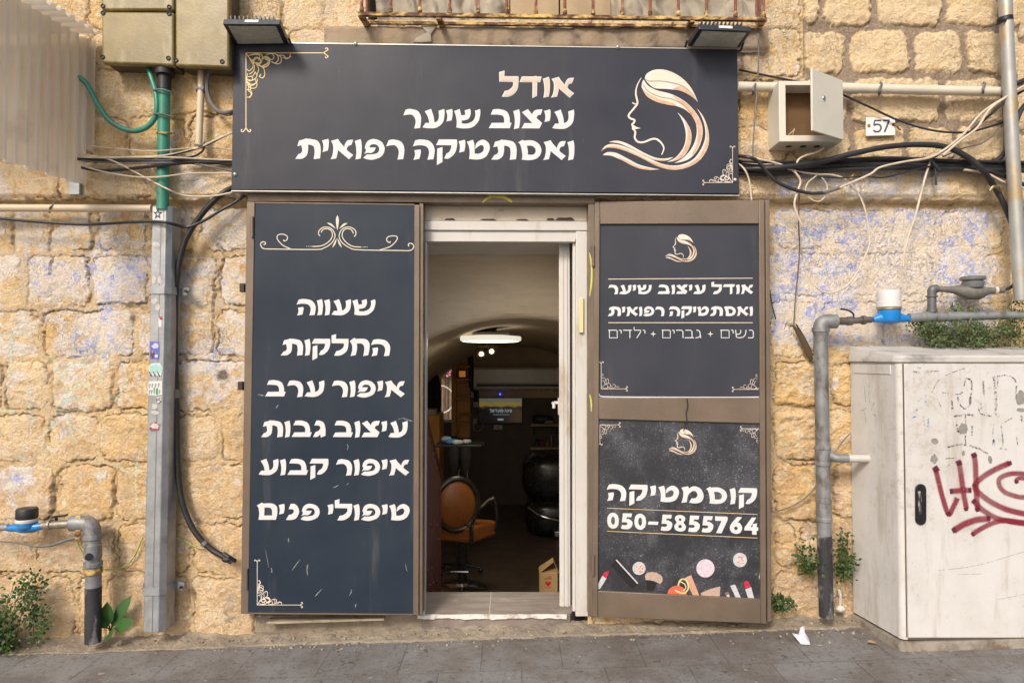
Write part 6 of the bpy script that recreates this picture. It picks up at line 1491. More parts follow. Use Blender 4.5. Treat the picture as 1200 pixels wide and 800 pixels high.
# ------------------------------------------------------------------ plants
def leaf_mat(name, c1, c2, c3):
    t = NT(name)
    geo = t.new('ShaderNodeNewGeometry')
    c = t.mix(geo.outputs['Random Per Island'], c1, c2)
    c = t.mix(t.ramp(t.noise(8, 3), .55, .7, 0, .7), c, c3)
    t.put(t.b.inputs['Base Color'], c); t.b.inputs['Roughness'].default_value = .5
    t.b.inputs['Subsurface Weight'].default_value = 0
    tr = t.new('ShaderNodeBsdfTranslucent'); t.put(tr.inputs[0], c)
    mx = t.new('ShaderNodeMixShader'); mx.inputs[0].default_value = .3
    t.link(t.b.outputs[0], mx.inputs[1]); t.link(tr.outputs[0], mx.inputs[2]); t.link(mx.outputs[0], t.n['Material Output'].inputs[0])
    return t.m
LEAF1 = leaf_mat('weed_leaf', (.022, .060, .012), (.065, .13, .025), (.10, .15, .035))
LEAF2 = leaf_mat('creeper_leaf', (.06, .11, .035), (.13, .19, .065), (.20, .21, .09))
LEAF3 = leaf_mat('broad_leaf', (.025, .09, .02), (.05, .14, .03), (.05, .12, .025))
STEM = M('stem', (.14, .10, .045), .7)

def leaf(mb, p, d, nrm, L, W, seg=1, fold=.25):
    d = d.normalized(); s = d.cross(nrm)
    s = s.normalized() if s.length > 1e-6 else Vector((1, 0, 0))
    u = s.cross(d).normalized()
    prof = ((0, .12), (.25, .8), (.5, 1), (.78, .65), (1, 0.03))
    vs = []
    for (q, w) in prof:
        c = p + d * (L * q) - u * (L * .22 * q * q)
        vs += [c + s * W * .5 * w + u * W * fold * w * .5, c, c - s * W * .5 * w + u * W * fold * w * .5]
    fs = []
    for k in range(len(prof) - 1):
        a = 3 * k; fs += [(a, a + 1, a + 4, a + 3), (a + 1, a + 2, a + 5, a + 4)]
    mb.add(vs, fs)

def weed(name, label, cat, base, sprigs, mat, L, spread, seed, droop=.5, group=None, per=9, out=.1):
    r = random.Random(seed)
    root = thing(name, label, cat, base, group)
    f = MB(); s = MB()
    base = Vector(base)
    for (tip, start) in sprigs:
        tip = Vector(tip); st0 = Vector(start) if start is not None else base + Vector((r.uniform(-.03, .03), 0, 0))
        mid = (st0 + tip) / 2 + Vector((r.uniform(-.03, .03), -abs(r.gauss(0, out)) * .5, r.uniform(0, .05)))
        path = smooth_path([st0, mid, tip], 8)
        s.tube(path, [.003 * (1 - .6 * i / len(path)) for i in range(len(path))], 5)
        for i in range(2, len(path)):
            for k in range(per):
                p = path[i] + Vector((r.gauss(0, spread), r.gauss(0, spread * .8), r.gauss(0, spread)))
                d = (p - path[i]) + Vector((0, -.3 * spread, .3 * spread)) + Vector((r.gauss(0, .4), r.gauss(0, .4), r.gauss(.1, .4))) * spread
                l = L * r.uniform(.6, 1.25)
                leaf(f, p, d, Vector((r.gauss(0, .5), -1, r.gauss(.8, .5))), l, l * r.uniform(.55, .8))
    f.build('foliage', mat, root, normals=False, smooth=60); s.build('stem', STEM, root)
    return root
r_ = random.Random(12)
base = Vector((P(12, 748, -.09).x, -.09, gh(-2.9, 0)))
sp = [(P(r_.uniform(-45, 44), r_.uniform(678, 735), -.1 - r_.uniform(0, .12)), None) for _ in range(20)] + [(P(x, y, -.12), P(x - 12, y + 30, -.08)) for x, y in ((40, 676), (47, 700), (52, 718), (30, 690), (44, 684), (56, 722))]
weed('weed', 'bushy green weed at the wall foot under the left water meter', 'plant', base, sp, LEAF1, .021, .021, 3, per=4)
root = thing('weed', 'small broad leaved plant between the tarred pipe and the steel duct', 'plant', P(130, 742, -.10))
f = MB(); s = MB()
b0 = P(129, 740, -.08)
for (x, y, L, W, Yq) in ((146, 706, .16, .07, -.10), (124, 714, .10, .08, -.13), (119, 727, .09, .06, -.12), (127, 743, .07, .075, -.18), (148, 729, .11, .075, -.16), (136, 722, .08, .05, -.09)):
    tip = P(x, y, Yq); d = tip - b0
    m_ = b0 + d * .35; s.tube([b0, b0 + d * .2 + Vector((0, 0, .01)), m_], .0035, 5); leaf(f, m_, d, Vector((.1, -1, .5)), d.length * .72 + .02, W, fold=.18)
f.build('foliage', LEAF3, root, normals=False, smooth=60); s.build('stem', LEAF3, root)
sp = [(P(x, y, -.10), P(944, 672, -.06)) for x, y in ((938, 640), (948, 634), (956, 644), (936, 655), (950, 655), (943, 662), (955, 668))]
weed('weed', 'leafy weed in the wall beside the open door left of the right pipe', 'plant', P(944, 676, -.06), sp, LEAF1, .020, .016, 8, per=2)
sp = [(P(x, y, -.10), P(986, 676, -.06)) for x, y in ((984, 630), (992, 626), (980, 645), (994, 650), (988, 660), (979, 664), (990, 640))]
weed('weed', 'leafy weed squeezed between the right pipe and the cabinet', 'plant', P(987, 680, -.06), sp, LEAF1, .020, .016, 9, per=3)
sp = [(P(x, y, -.10), P(910, 712, -.06)) for x, y in ((908, 697), (914, 700), (922, 708), (905, 706), (918, 713), (928, 709))]
weed('weed', 'low weed at the foot of the wall under the open door', 'plant', P(912, 714, -.06), sp, LEAF1, .017, .010, 10, per=3)
sp = []
for k in range(46):
    x = r_.uniform(1085, 1290); y = r_.uniform(378, 404) - max(0, (x - 1165)) * .18
    sp.append((P(x, y, -.10 - r_.uniform(0, .16)), P(x + r_.uniform(10, 40), y + r_.uniform(2, 18), -.05)))
for k in range(12): 
    u = k / 11; sp.append((P(1062 + 30 * u + r_.uniform(-3, 3), 376 + 26 * u + r_.uniform(-3, 6), -.12), P(1100 + 20 * u, 392 + 8 * u, -.06)))
for x, y in ((1115, 360), (1123, 366), (1140, 364), (1185, 358), (1195, 352), (1180, 366)): sp.append((P(x, y, -.12), P(x + 3, y + 25, -.07)))
weed('creeper', 'grey green creeper spilling down the wall behind the cabinet top', 'plant', P(1180, 412, -.05), sp, LEAF2, .014, .014, 15, per=5)
b = MB(); r2 = random.Random(4)
root = thing('dry_root', 'dry woody root growing from the crack beside the right pipe', 'root', P(950, 420, -.05))
b = MB()
for pts in ([(930, 383), (938, 398), (948, 416), (951, 421)], [(926, 382), (932, 384), (944, 404), (951, 417)], [(933, 380), (940, 392), (950, 412)]): b.tube(smooth_path([P(x, y, -.05 - .01 * r2.random()) for x, y in pts]), [.004 + .0004 * i for i in range(len(smooth_path([P(x, y, 0) for x, y in pts])))], 6)
b.build('roots', M('dry_wood', (.10, .065, .035), .9), root)

# grit and crumbs of mortar gathered at the wall foot
gm_ = MB(); rg = random.Random(21)
for k in range(900):
    x = rg.uniform(-3.3, 3.1); y = -.02 - abs(rg.gauss(0, .085)) - .02
    if 1.95 < x and y > -.46: continue
    r0 = rg.uniform(.0015, .0055) * (1 if rg.random() < .93 else 2.0)
    z = gh(x, y) + (.02 if y > -.09 else .001)
    vs = [Vector((x + r0 * rg.uniform(.6, 1.2) * sx_, y + r0 * rg.uniform(.6, 1.2) * sy_, z + (r0 * rg.uniform(.5, 1.0) if u_ else -.004))) for u_ in (0, 1) for sx_, sy_ in ((-1, -1), (1, -1), (1, 1), (-1, 1))]
    gm_.add(vs, [(3, 2, 1, 0), (4, 5, 6, 7), (0, 1, 5, 4), (1, 2, 6, 5), (2, 3, 7, 6), (3, 0, 4, 7)])
t = NT('grit'); ge = t.new('ShaderNodeNewGeometry'); t.put(t.b.inputs['Base Color'], t.mix(ge.outputs['Random Per Island'], (.10, .08, .06), (.42, .36, .28))); t.b.inputs['Roughness'].default_value = .9
gm_.build('grit', t.m, smooth=0, normals=False, kind='stuff', origin=(0, -.1, 0))
# litter
b = MB()
c = P(940, 738, -.28)
g0 = gh(c.x, -.28)
pts = [Vector((c.x + dx, -.28 + dy, g0 + dz)) for dx, dy, dz in ((-.02, -.03, .004), (.022, -.045, .006), (.036, -.01, .016), (.020, .012, .050), (.026, .03, .078), (.004, .026, .070), (-.012, .02, .036), (-.045, .026, .040))]
b.add(pts + [Vector((c.x, -.285, g0 + .03))], [(i, (i + 1) % 8, 8) for i in range(8)])
o_ = b.build('litter_paper', M('crumpled_paper', (.78, .77, .82), .7, var=.1), label='crumpled white scrap of paper on the paving by the right pipe', cat='litter', smooth=10)
m_ = o_.modifiers.new('thick', 'SOLIDIFY'); m_.thickness = .0008
b = MB(); b.tube(smooth_path([P(984, 712, -.05), P(985, 700, -.06), P(983, 690, -.05)]), .008, 6); b.ball(P(985, 713, -.07), (.03, .02, .02), 10, 6); b.build('litter_wad', TORN, label='dirty white plastic wad at the cabinet corner', cat='litter')
DRYLEAF = M('dry_leaf', (.30, .20, .09), .8)
for i, (px, y, lab) in enumerate(((1016, -.33, 'curled dry brown leaf on the paving near the cabinet corner'),)):
    x = P(px, 750, y).x; f = MB(); leaf(f, Vector((x, y, gh(x, y) + .012)), Vector((1, -.2, .1)), Vector((0, -.3, 1)), .05, .025, fold=.5); f.build('dry_leaf', DRYLEAF, label=lab, cat='leaf', normals=False)

# ------------------------------------------------------------------ the salon seen through the doorway
PLW = None
t = NT('interior_plaster')
n1 = t.noise(4, 6, .6, t.coord((.5, 1, 2.2))); n2 = t.noise(30, 6, .7, t.coord((.35, 1, 1.6)))
c = t.mix(t.ramp(n1, .3, .7), (.82, .71, .55), (.72, .61, .46))
c = t.mix(t.ramp(n2, .58, .72, 0, .5), c, (.60, .49, .35))
t.put(t.b.inputs['Base Color'], c); t.b.inputs['Roughness'].default_value = .85
t.link(t.bump(t.math('ADD', n1, t.math('MULTIPLY', n2, .6)), .018), t.b.inputs['Normal'])
PLW = t.m
REVM = M('reveal_plaster', (.66, .62, .56), .7, 0, .12, 4, dirt=(.4, .33, .26), damt=.3, ds=7)
t = NT('threshold_tile')
co = t.coord((1, 1, 1))
n1 = t.noise(5, 6, .6, t.coord((1, 9, 1))); 
c = t.mix(t.ramp(n1, .35, .65), (.25, .205, .18), (.17, .14, .12))
c = t.mix(t.ramp(t.noise(9, 7, .7), .55, .7, 0, .5), c, (.34, .31, .29))
t.put(t.b.inputs['Base Color'], c); t.b.inputs['Roughness'].default_value = .4
TILE = t.m
DARKF = M('dark_wood_floor', (.075, .052, .036), .45, 0, .3, 3, col2=(.05, .034, .024))
PANEL = M('dark_panelling', (.075, .050, .034), .55, 0, .3, 4)
OCHRE = M('ochre_wood', (.62, .30, .06), .45, 0, .25, 4, col2=(.50, .23, .045), bump=.001)

XL, XR = P(495.6, 500, .05).x, P(690, 500, .05).x
zs0 = P(592, 722, .0).z; zs1 = P(592, 693.2, .28).z
# threshold
b = MB()
b.add([(XL, -.0, zs0 + .012), (P(668, 722, 0).x, -.0, zs0 + .012), (XR, .28, zs1), (XL - .07, .28, zs1), (XL, 0, -.3), (P(668, 722, 0).x, 0, -.3), (XR, .28, -.5), (XL - .07, .28, -.5)], [(0, 1, 2, 3), (0, 4, 5, 1), (3, 2, 6, 7), (1, 5, 6, 2), (0, 3, 7, 4)])
th = b.build('threshold', TILE, bld)
b = MB(); b.box(P(575, 705, .14).x, P(577, 705, .14).x, .0, .27, zs1 + .0, zs1 + .0); 
b = MB(); q0, q1 = Vector((P(573.5, 718, .005).x, .004, zs0 + .0135)), Vector((P(575.5, 694, .275).x, .275, zs1 + .0014))
b.ribbon([q0, q1], .006, nrm=(0, 0, 1)); b.build('grout_line', M('grout', (.42, .40, .37), .9), th, normals=False, smooth=0)
b = MB()
vs = []; n = 160
for k in range(n + 1):
    u = k / n; x = XL - .02 + (P(664, 722, 0).x - XL + .02) * u
    zt_ = zs0 + .010 + .004 * (vnoise(np.array([x * 20.]), np.array([1.]), 3)[0] - .5); zb_ = zs0 + .002 - .020 * (fbm(np.array([x * 19.]), np.array([5.]), 4, 4)[0])
    vs += [(x, -.012, zt_), (x, -.012, zb_), (x, .0, zt_ + .003)]
b.add(vs, [(3 * k, 3 * k + 3, 3 * k + 4, 3 * k + 1) for k in range(n)] + [(3 * k + 2, 3 * k + 5, 3 * k + 3, 3 * k) for k in range(n)])
b.build('painted_step_edge', M('chipped_white_paint', (.70, .67, .63), .6, 0, .1, 6, dirt=(.36, .29, .22), damt=.42, ds=18), bld, smooth=0)
b = MB(); b.quadpx([(312, 728.5), (450, 724.4), (450, 726.8), (312, 731.2)], -.075, .09); b.build('cream_strip', M('dirty_cream_strip', (.40, .33, .23), .7, 0, .3, 6, dirt=(.20, .16, .11), damt=.45, ds=9), bld, bevel=.002)
b = MB(); b.box(P(282, 725, 0).x, XL, .0, .1, -.3, P(400, 722, -.05).z - .012); b.build('footing', CONC, bld)
# reveal
ztop = P(592, 283, .06).z
b = MB(); zz_ = ztop + .004
XW = XL - .075
b.add([(XW, .05, -.6), (XW, .62, -.6), (XW, .62, zz_), (XW, .05, zz_), (XR + .02, .05, -.6), (XR + .02, .62, -.6), (XR + .02, .62, zz_), (XR + .02, .05, zz_)], [(0, 1, 2, 3), (4, 7, 6, 5), (3, 2, 6, 7)])
b.build('door_reveal', REVM, bld, normals=False, smooth=0)
b = MB(); b.box(XL - 1.05, XL - .02, .03, .06, -.6, 2.7); b.box(XR + .001, 1.6, .2, .22, -.6, 2.7); b.box(XL - .02, XR + .02, .07, .09, zz_ + .004, 2.8); b.build('inner_leaf_wall', REVM, bld)
# steps down and room shell
RW, FL, YB0, YB1, YB2 = 1.46, -.40, .62, .645, 5.3
b = MB(); b.box(XL - .4, XR + .4, .29, .60, -.5, -.12); b.box(XL - .4, XR + .4, .60, .90, -.5, -.27); b.build('inner_step', TILE, bld, bevel=.006)
b = MB(); b.box(-RW - .1, RW + .1, .5, YB2 + .1, FL - .1, FL); b.build('salon_floor', DARKF, bld)
b = MB()
b.box(-RW - .1, XL - .076, YB0, YB0 + .02, FL, 2.6); b.box(XR + .021, RW + .1, YB0, YB0 + .02, FL, 2.6); b.box(XL - .076, XR + .021, YB0 + .001, YB0 + .02, ztop + .006, 2.6)
b.box(-RW - .1, RW + .1, YB0, YB1 + .2, 2.6, 2.65)
b.box(-RW - .12, -RW - .005, YB0, YB2 + .1, FL, 2.6); b.box(RW + .005, RW + .12, YB0, YB2 + .1, FL, 2.6)
b.build('side_wall', PLW, bld)
# arch wall with rounded lip, then the vault behind it
ACX, ACZ, AR = .06, .405, 1.45
angs = [math.pi * k / 64 for k in range(65)]
def ap(a, r, y): return Vector((ACX + r * math.cos(a), y, ACZ + r * math.sin(a)))
sect = [(1.28, YB1), (.30, YB1), (.12, YB1), (.05, YB1 + .008), (.015, YB1 + .03), (0, YB1 + .075), (0, YB1 + .12)]
b = MB(); vs = []
for a in angs:
    for (dr, y) in sect: vs.append(ap(a, AR + dr, y))
m = len(sect)
b.add(vs, [(i * m + j, i * m + j + 1, (i + 1) * m + j + 1, (i + 1) * m + j) for i in range(64) for j in range(m - 1)])
b.build('arch_wall', PLW, bld, normals=False, smooth=50)
b = MB(); vs = []
for j in range(13):
    y = YB1 + .12 + (YB2 - YB1 - .12) * j / 12
    for a in angs: vs.append(ap(a, AR, y) + Vector((0, 0, -.12 * j / 12)))
b.add(vs, [(j * 65 + i, j * 65 + i + 1, (j + 1) * 65 + i + 1, (j + 1) * 65 + i) for j in range(12) for i in range(64)])
b.box(ACX - AR - .02, ACX - AR, YB1 + .1, YB2, FL, ACZ + .01); b.box(ACX + AR, ACX + AR + .02, YB1 + .1, YB2, FL, ACZ + .01)
VLT = M('vault_plaster', (.58, .47, .34), .85, 0, .2, 3, bump=.004, bs=14)
b.build('vault', VLT, bld, normals=False, smooth=50)
# rear wall with its window opening
wa, wb_ = P(512, 400, YB2).x, P(531, 400, YB2).x
wz0, wz1 = P(520, 492, YB2).z, P(520, 406, YB2).z
b = MB(); b.box(-RW - .1, wa, YB2, YB2 + .12, FL, 2.4); b.box(wb_, RW + .1, YB2, YB2 + .12, FL, 2.4); b.box(wa, wb_, YB2, YB2 + .12, FL, wz0); b.box(wa, wb_, YB2, YB2 + .12, wz1, 2.4)
b.build('rear_wall', PANEL, bld)
b = MB(); b.box(-RW, RW, YB2 - .012, YB2 - .004, P(600, 466, YB2).z, 2.3); 
b = MB(); yb_ = YB2 - .01
pts = [(P(552, 430, yb_).x, yb_, P(552, 466, yb_).z), (RW, yb_, P(552, 466, yb_).z), (RW, yb_, 2.2), (P(552, 430, yb_).x, yb_, 2.2)]
b.add(pts, [(0, 1, 2, 3)]); b.build('upper_rear_plaster', VLT, bld, normals=False, smooth=0)
rw = thing('rear_window', 'ochre timber window at the back of the salon looking on a sunny yard', 'window', ((wa + wb_) / 2, YB2, wz0))
b = MB(); b.box(P(529.5, 400, YB2).x, P(535.5, 400, YB2).x, YB2 - .05, YB2 + .03, P(520, 510, YB2).z, wz1 + .05); b.box(P(510, 400, YB2).x, P(513, 400, YB2).x, YB2 - .04, YB2 + .03, wz0, wz1); b.box(P(508, 400, YB2).x, P(536, 400, YB2).x, YB2 - .045, YB2 + .03, wz1, wz1 + .05); b.build('frame', OCHRE, rw, bevel=.004)
b = MB(); b.box(P(508, 490, YB2).x, P(536, 490, YB2).x, YB2 - .07, YB2 + .04, wz0 - .03, wz0); b.build('sill', M('pale_sill', (.55, .42, .28), .5), rw, bevel=.004)
b = MB(); b.box(P(514.4, 400, YB2).x, P(517.3, 400, YB2).x, YB2 - .03, YB2 + .02, wz0, wz1); b.build('mullion', OCHRE, rw, bevel=.003)
g_ = NT('clear_glass'); gt = g_.new('ShaderNodeBsdfTransparent'); gg = g_.new('ShaderNodeBsdfGlossy'); gg.inputs['Roughness'].default_value = .03; gm_ = g_.new('ShaderNodeMixShader'); gm_.inputs[0].default_value = .06
g_.link(gt.outputs[0], gm_.inputs[1]); g_.link(gg.outputs[0], gm_.inputs[2]); g_.link(gm_.outputs[0], g_.n['Material Output'].inputs[0])
b = MB(); b.box(wa, wb_, YB2 + .04, YB2 + .045, wz0, wz1); b.build('pane', g_.m, rw)
# the yard behind
b = MB(); b.add([(-6, YB2 + .13, FL - .02), (4, YB2 + .13, FL - .02), (4, 14, FL - .02), (-6, 14, FL - .02)], [(0, 1, 2, 3)]); b.build('yard_ground', M('yard_paving', (.42, .36, .30), .9, var=.3), kind='structure', normals=False)
fc = thing('yard_fence', 'brown plank fence in the yard behind the rear window', 'fence', (-1.2, 11.2, FL))
b = MB()
for k in range(26): b.box(-3 + k * .16, -3 + k * .16 + .145, 11.2, 11.225, FL, 1.15 + .02 * math.sin(k * 3.3))
b.build('planks', M('fence_plank', (.34, .21, .13), .8, var=.3), fc)
b = MB(); b.box(-3, 1.2, 11.226, 11.26, .9, 1.0); b.box(-3, 1.2, 11.226, 11.26, -.1, 0); b.build('rail', M('fence_plank', (.34, .21, .13), .8, var=.3), fc)
f = MB(); r3 = random.Random(6)
for k in range(900):
    p = Vector((r3.uniform(-2.8, -.6), r3.uniform(10.9, 11.15), r3.uniform(1.2, 2.1) )); leaf(f, p, Vector((r3.gauss(0, 1), -.5, r3.gauss(0, 1))), Vector((0, -1, .4)), .07, .05)
root = thing('flowering_bush', 'bush with pink flowers over the yard fence', 'bush', (-1.5, 11.0, FL))
f.build('foliage', LEAF1, root, normals=False, smooth=60)
f = MB()
for k in range(120):
    p = Vector((r3.uniform(-1.75, -1.2), r3.uniform(10.8, 10.88), r3.uniform(1.2, 1.8))); leaf(f, p, Vector((r3.gauss(0, 1), -.5, r3.gauss(0, 1))), Vector((0, -1, .4)), .045, .045)
f.build('flowers', M('pink_petal', (.75, .12, .25), .6), root, normals=False, smooth=60)
b = MB(); b.tube([(-1.5, 11.06, FL), (-1.48, 11.06, 1.3)], .03, 8); b.build('stem', STEM, root)
bk = thing('bicycle', 'bicycle parked in the yard, one pale wheel showing in the window', 'bicycle', P(513, 480, 10.5))
WR = .29
for wx_ in (P(516, 473, 10.5).x, P(516, 473, 10.5).x - 1.02):
    c = Vector((wx_, 10.5, P(516, 468, 10.5).z))
    ring = [c + Vector((WR * math.cos(a), 0, WR * math.sin(a))) for a in [2 * math.pi * k / 40 for k in range(41)]]
    b = MB(); b.tube(ring, .017, 8, cap=False); wh = b.build('wheel', M('pale_tyre', (.55, .52, .48), .6), bk)
    b = MB()
    for k in range(28):
        a = 2 * math.pi * k / 28; b.tube([c + Vector((.02 * math.cos(a), 0, .02 * math.sin(a))), c + Vector(((WR - .01) * math.cos(a), 0, (WR - .01) * math.sin(a)))], .0018, 4)
    b.build('spokes', CHROME, wh)
    b = MB(); b.lathe([(.025, -.03), (.025, .03)], c, 'Y', 10); b.build('hub', CHROME, wh)
cA = Vector((P(516, 473, 10.5).x, 10.5, P(516, 468, 10.5).z)); cB = cA + Vector((-1.02, 0, 0)); bb = cA + Vector((-.58, 0, -.02)); hd_ = cA + Vector((-.17, 0, .48)); se = cB + Vector((.26, 0, .46))
b = MB()
for p, q in ((cA, hd_), (hd_, bb), (hd_ + Vector((-.02, 0, -.06)), se), (se, bb), (bb, cB), (se, cB)): b.tube([p, q], .016, 8)
b.build('frame', M('bike_red', (.30, .03, .04), .4), bk)
b = MB(); b.tube([hd_, hd_ + Vector((.0, 0, .12)), hd_ + Vector((-.1, -.2, .14))], .011, 8); b.tube([hd_ + Vector((.0, 0, .12)), hd_ + Vector((-.1, .2, .14))], .011, 8); b.build('handlebar', DARKM, bk)
b = MB(); b.ball(se + Vector((0, 0, .08)), (.13, .07, .03)); b.tube([se, se + Vector((0, 0, .07))], .012, 8); b.build('saddle', BLACKP, bk)

# timber niche with shelves right of the window
ni_ = thing('shelf_niche', 'ochre timber shelf niche beside the rear window', 'shelf', P(542, 510, YB2 - .1))
nx0, nx1 = P(535.6, 450, YB2 - .02).x, P(551, 450, YB2 - .02).x
b = MB(); b.box(nx0, nx1, YB2 - .03, YB2 - .015, P(540, 512, YB2).z, P(540, 406, YB2).z); b.build('back_panel', OCHRE, ni_)
for y in (428, 443.5, 466, 494.5):
    b = MB(); z = P(540, y, YB2 - .15).z; b.box(nx0 - .01, nx1, YB2 - .16, YB2 - .031, z - .03, z); b.build('shelf', OCHRE, ni_, bevel=.004)
b = MB(); b.tube(smooth_path([P(537, 496, YB2 - .17), P(537, 487, YB2 - .17), P(539, 485, YB2 - .17), P(549, 484, YB2 - .17), P(551, 487, YB2 - .17)]), .018, 8); b.tube([P(540, 496, YB2 - .16), P(537, 512, YB2 - .16)], .015, 8); b.build('chair_rail', OCHRE, label='bent ochre wooden chair back below the shelf niche', cat='chair')
ck = thing('clock', 'round clock hanging at the top of the shelf niche', 'clock', P(543, 424, YB2 - .09))
c = P(543, 419.5, YB2 - .08)
b = MB(); b.lathe([(.062, .03), (.066, 0), (.062, -.012), (.054, -.012)], c, 'Y', 24); b.build('case', OCHRE, ck)
b = MB(); b.lathe([(.053, -.011), (.01, -.0125)], c, 'Y', 24); b.build('dial', M('clock_dial', (.70, .48, .20), .5), ck)
b = MB(); b.ribbon([c + Vector((0, -.016, 0)), c + Vector((.02, -.016, .02))], .005); b.ribbon([c + Vector((0, -.017, 0)), c + Vector((-.035, -.017, .0))], .004); b.build('hands', DARK_INK, ck, normals=False)
rd = thing('radio_box', 'small dark radio with an amber glowing face on the niche shelf', 'radio', P(541, 443, YB2 - .1))  # a radio, no lamp; its amber face is given emission
b = MB(); b.box(P(536.8, 440, YB2 - .12).x, P(546.5, 440, YB2 - .12).x, YB2 - .13, YB2 - .05, P(541, 443.4, YB2 - .14).z + .002, P(541, 433, YB2 - .12).z); b.build('case', PANEL, rd, bevel=.004)
b = MB(); b.box(P(538, 440, YB2 - .13).x, P(545.5, 440, YB2 - .13).x, YB2 - .134, YB2 - .1305, P(541, 441.5, YB2 - .13).z, P(541, 434.5, YB2 - .13).z); b.build('face', M('amber_glow', (.8, .4, .05), .5, emit=(1, .36, .04), est=.14), rd)
b = MB(); z_ = P(541, 466, YB2 - .15).z; b.box(P(537, 465, YB2 - .12).x, P(548, 465, YB2 - .12).x, YB2 - .13, YB2 - .06, z_ + .001, z_ + .02); b.box(P(541, 465, YB2 - .12).x, P(550, 465, YB2 - .12).x, YB2 - .12, YB2 - .06, z_ + .021, z_ + .035); b.build('booklets', M('pale_card', (.5, .34, .12), .6), label='flat booklets lying on the lower niche shelf', cat='booklets', bevel=.002)

# cabinet and hanging coat on the left of the room
b = MB(); b.box(P(495, 500, 3.9).x, P(515, 500, 3.9).x, 3.9, 4.4, FL, P(505, 486, 3.9).z); b.build('side_cabinet', OCHRE, label='ochre wooden cabinet below the hanging black coat', cat='cabinet', bevel=.008)
b = MB(); zc_ = P(505, 486, 3.95).z; b.box(P(497, 480, 3.95).x, P(510.5, 480, 3.95).x, 3.95, 4.15, zc_ + .001, P(505, 479.6, 3.95).z); b.build('white_box', M('grey_white_card', (.45, .44, .42), .6), label='flat pale box on the ochre cabinet', cat='box', bevel=.004)
ct = thing('hanging_coat', 'black coat hanging in front of the rear window', 'coat', P(508, 485, 4.4))
b = MB(); vs = []
prof = [(505, 509, 431), (502.5, 511, 436), (500, 514.5, 443), (498, 516.5, 452), (497, 517, 465), (497, 517, 476), (498, 515.5, 482), (498.5, 514.5, 485.5)]
for (xa, xb, y) in prof:
    a_, b2 = P(xa, y, 4.4), P(xb, y, 4.4); cc = (a_ + b2) / 2; rx = (b2.x - a_.x) / 2
    for k in range(16):
        an = 2 * math.pi * k / 16; vs.append(cc + Vector((rx * math.cos(an), .09 * math.sin(an) * (1 + .25 * math.sin(5 * an)), 0)))
b.add(vs, [(i * 16 + k, i * 16 + (k + 1) % 16, (i + 1) * 16 + (k + 1) % 16, (i + 1) * 16 + k) for i in range(7) for k in range(16)] + [tuple(range(16)), tuple(reversed(range(112, 128)))])
b.build('cloth', M('black_cloth', (.012, .012, .014), .9), ct)
b = MB(); b.tube(smooth_path([P(507, 431, 4.4), P(507, 427, 4.4), P(508.5, 425, 4.4), P(508, 423, 4.4)]), .006, 6); b.build('hook', CHROME, ct)

# air conditioner, television, sockets, shelves on the rear wall
ac = thing('air_conditioner', 'long wall air conditioner above the television', 'air conditioner', P(610, 458, YB2 - .2))
AX0, AX1 = P(555, 440, YB2 - .22).x, P(662, 440, YB2 - .22).x
za, zb2 = P(600, 430, YB2 - .22).z, P(600, 457.5, YB2 - .22).z
b = MB(); sec = [(YB2 - .02, za), (YB2 - .20, za), (YB2 - .235, za - .03), (YB2 - .24, za - .20), (YB2 - .22, zb2 + .03), (YB2 - .13, zb2), (YB2 - .02, zb2)]
b.prism([(AX0, y, z) for y, z in sec], (AX1 - AX0, 0, 0)); b.build('casing', M('ac_plastic', (.82, .82, .80), .22, 0, .05, 4, coat=.3), ac, bevel=.008)
b = MB(); b.box(AX0 + .04, AX1 - .04, YB2 - .245, YB2 - .2, za - .258, za - .225); b.box(AX0 + .03, AX1 - .03, YB2 - .243, YB2 - .238, za - .211, za - .207); b.build('air_slot', DARKM, ac)
b = MB(); z_ = P(586, 462, YB2 - .2).z; b.box(P(585, 462, YB2 - .15).x, P(587, 462, YB2 - .15).x, YB2 - .16, YB2 - .15, z_ - .008, z_ + .01); b.build('indicator', M('blue_led', (.05, .05, .8), .4, emit=(.05, .08, 1), est=2.5), ac)
b = MB(); b.tube(smooth_path([P(548, 405, YB2 - .08), P(551, 414, YB2 - .1), P(552, 430, YB2 - .1), P(552, 448, YB2 - .1), P(554, 455, YB2 - .1), P(558, 460, YB2 - .08), P(558, 470, YB2 - .05)]), .035, 10); b.build('ac_duct', M('black_hose', (.02, .02, .02), .5), label='black hose bending down left of the air conditioner', cat='hose')
tv = thing('television', 'flat television showing a sunset scene with white title on the rear wall', 'television', P(586, 497, YB2 - .1))
TX0, TX1 = P(560.5, 480, YB2 - .08).x, P(612.5, 480, YB2 - .08).x; tz1, tz0 = P(586, 465.5, YB2 - .08).z, P(586, 496.3, YB2 - .08).z
b = MB(); b.box(TX0, TX1, YB2 - .08, YB2 - .03, tz0, tz1); b.build('body', M('tv_black', (.012, .012, .013), .25), tv, bevel=.005)
t = NT('tv_picture')
sp_ = t.new('ShaderNodeSeparateXYZ'); t.link(t.coord(which='Generated'), sp_.inputs[0])
nz = t.noise(5, 5, .6, t.coord((1, 1, 3.0), 'Generated'))
zz_n = t.math('ADD', sp_.outputs[2], t.math('MULTIPLY', t.math('SUBTRACT', nz, .5), .35))
c = t.mix(t.ramp(zz_n, .60, .72), (.006, .004, .006), (.24, .17, .02)); c = t.mix(t.ramp(zz_n, .78, .9), c, (.13, .13, .09))
c = t.mix(t.math('MULTIPLY', t.ramp(sp_.outputs[0], .6, .9), t.ramp(zz_n, .62, .45)), c, (.05, .022, .008))
t.put(t.b.inputs['Base Color'], (.01, .01, .01)); t.put(t.b.inputs['Emission Color'], c); t.b.inputs['Emission Strength'].default_value = .35; t.b.inputs['Roughness'].default_value = .15
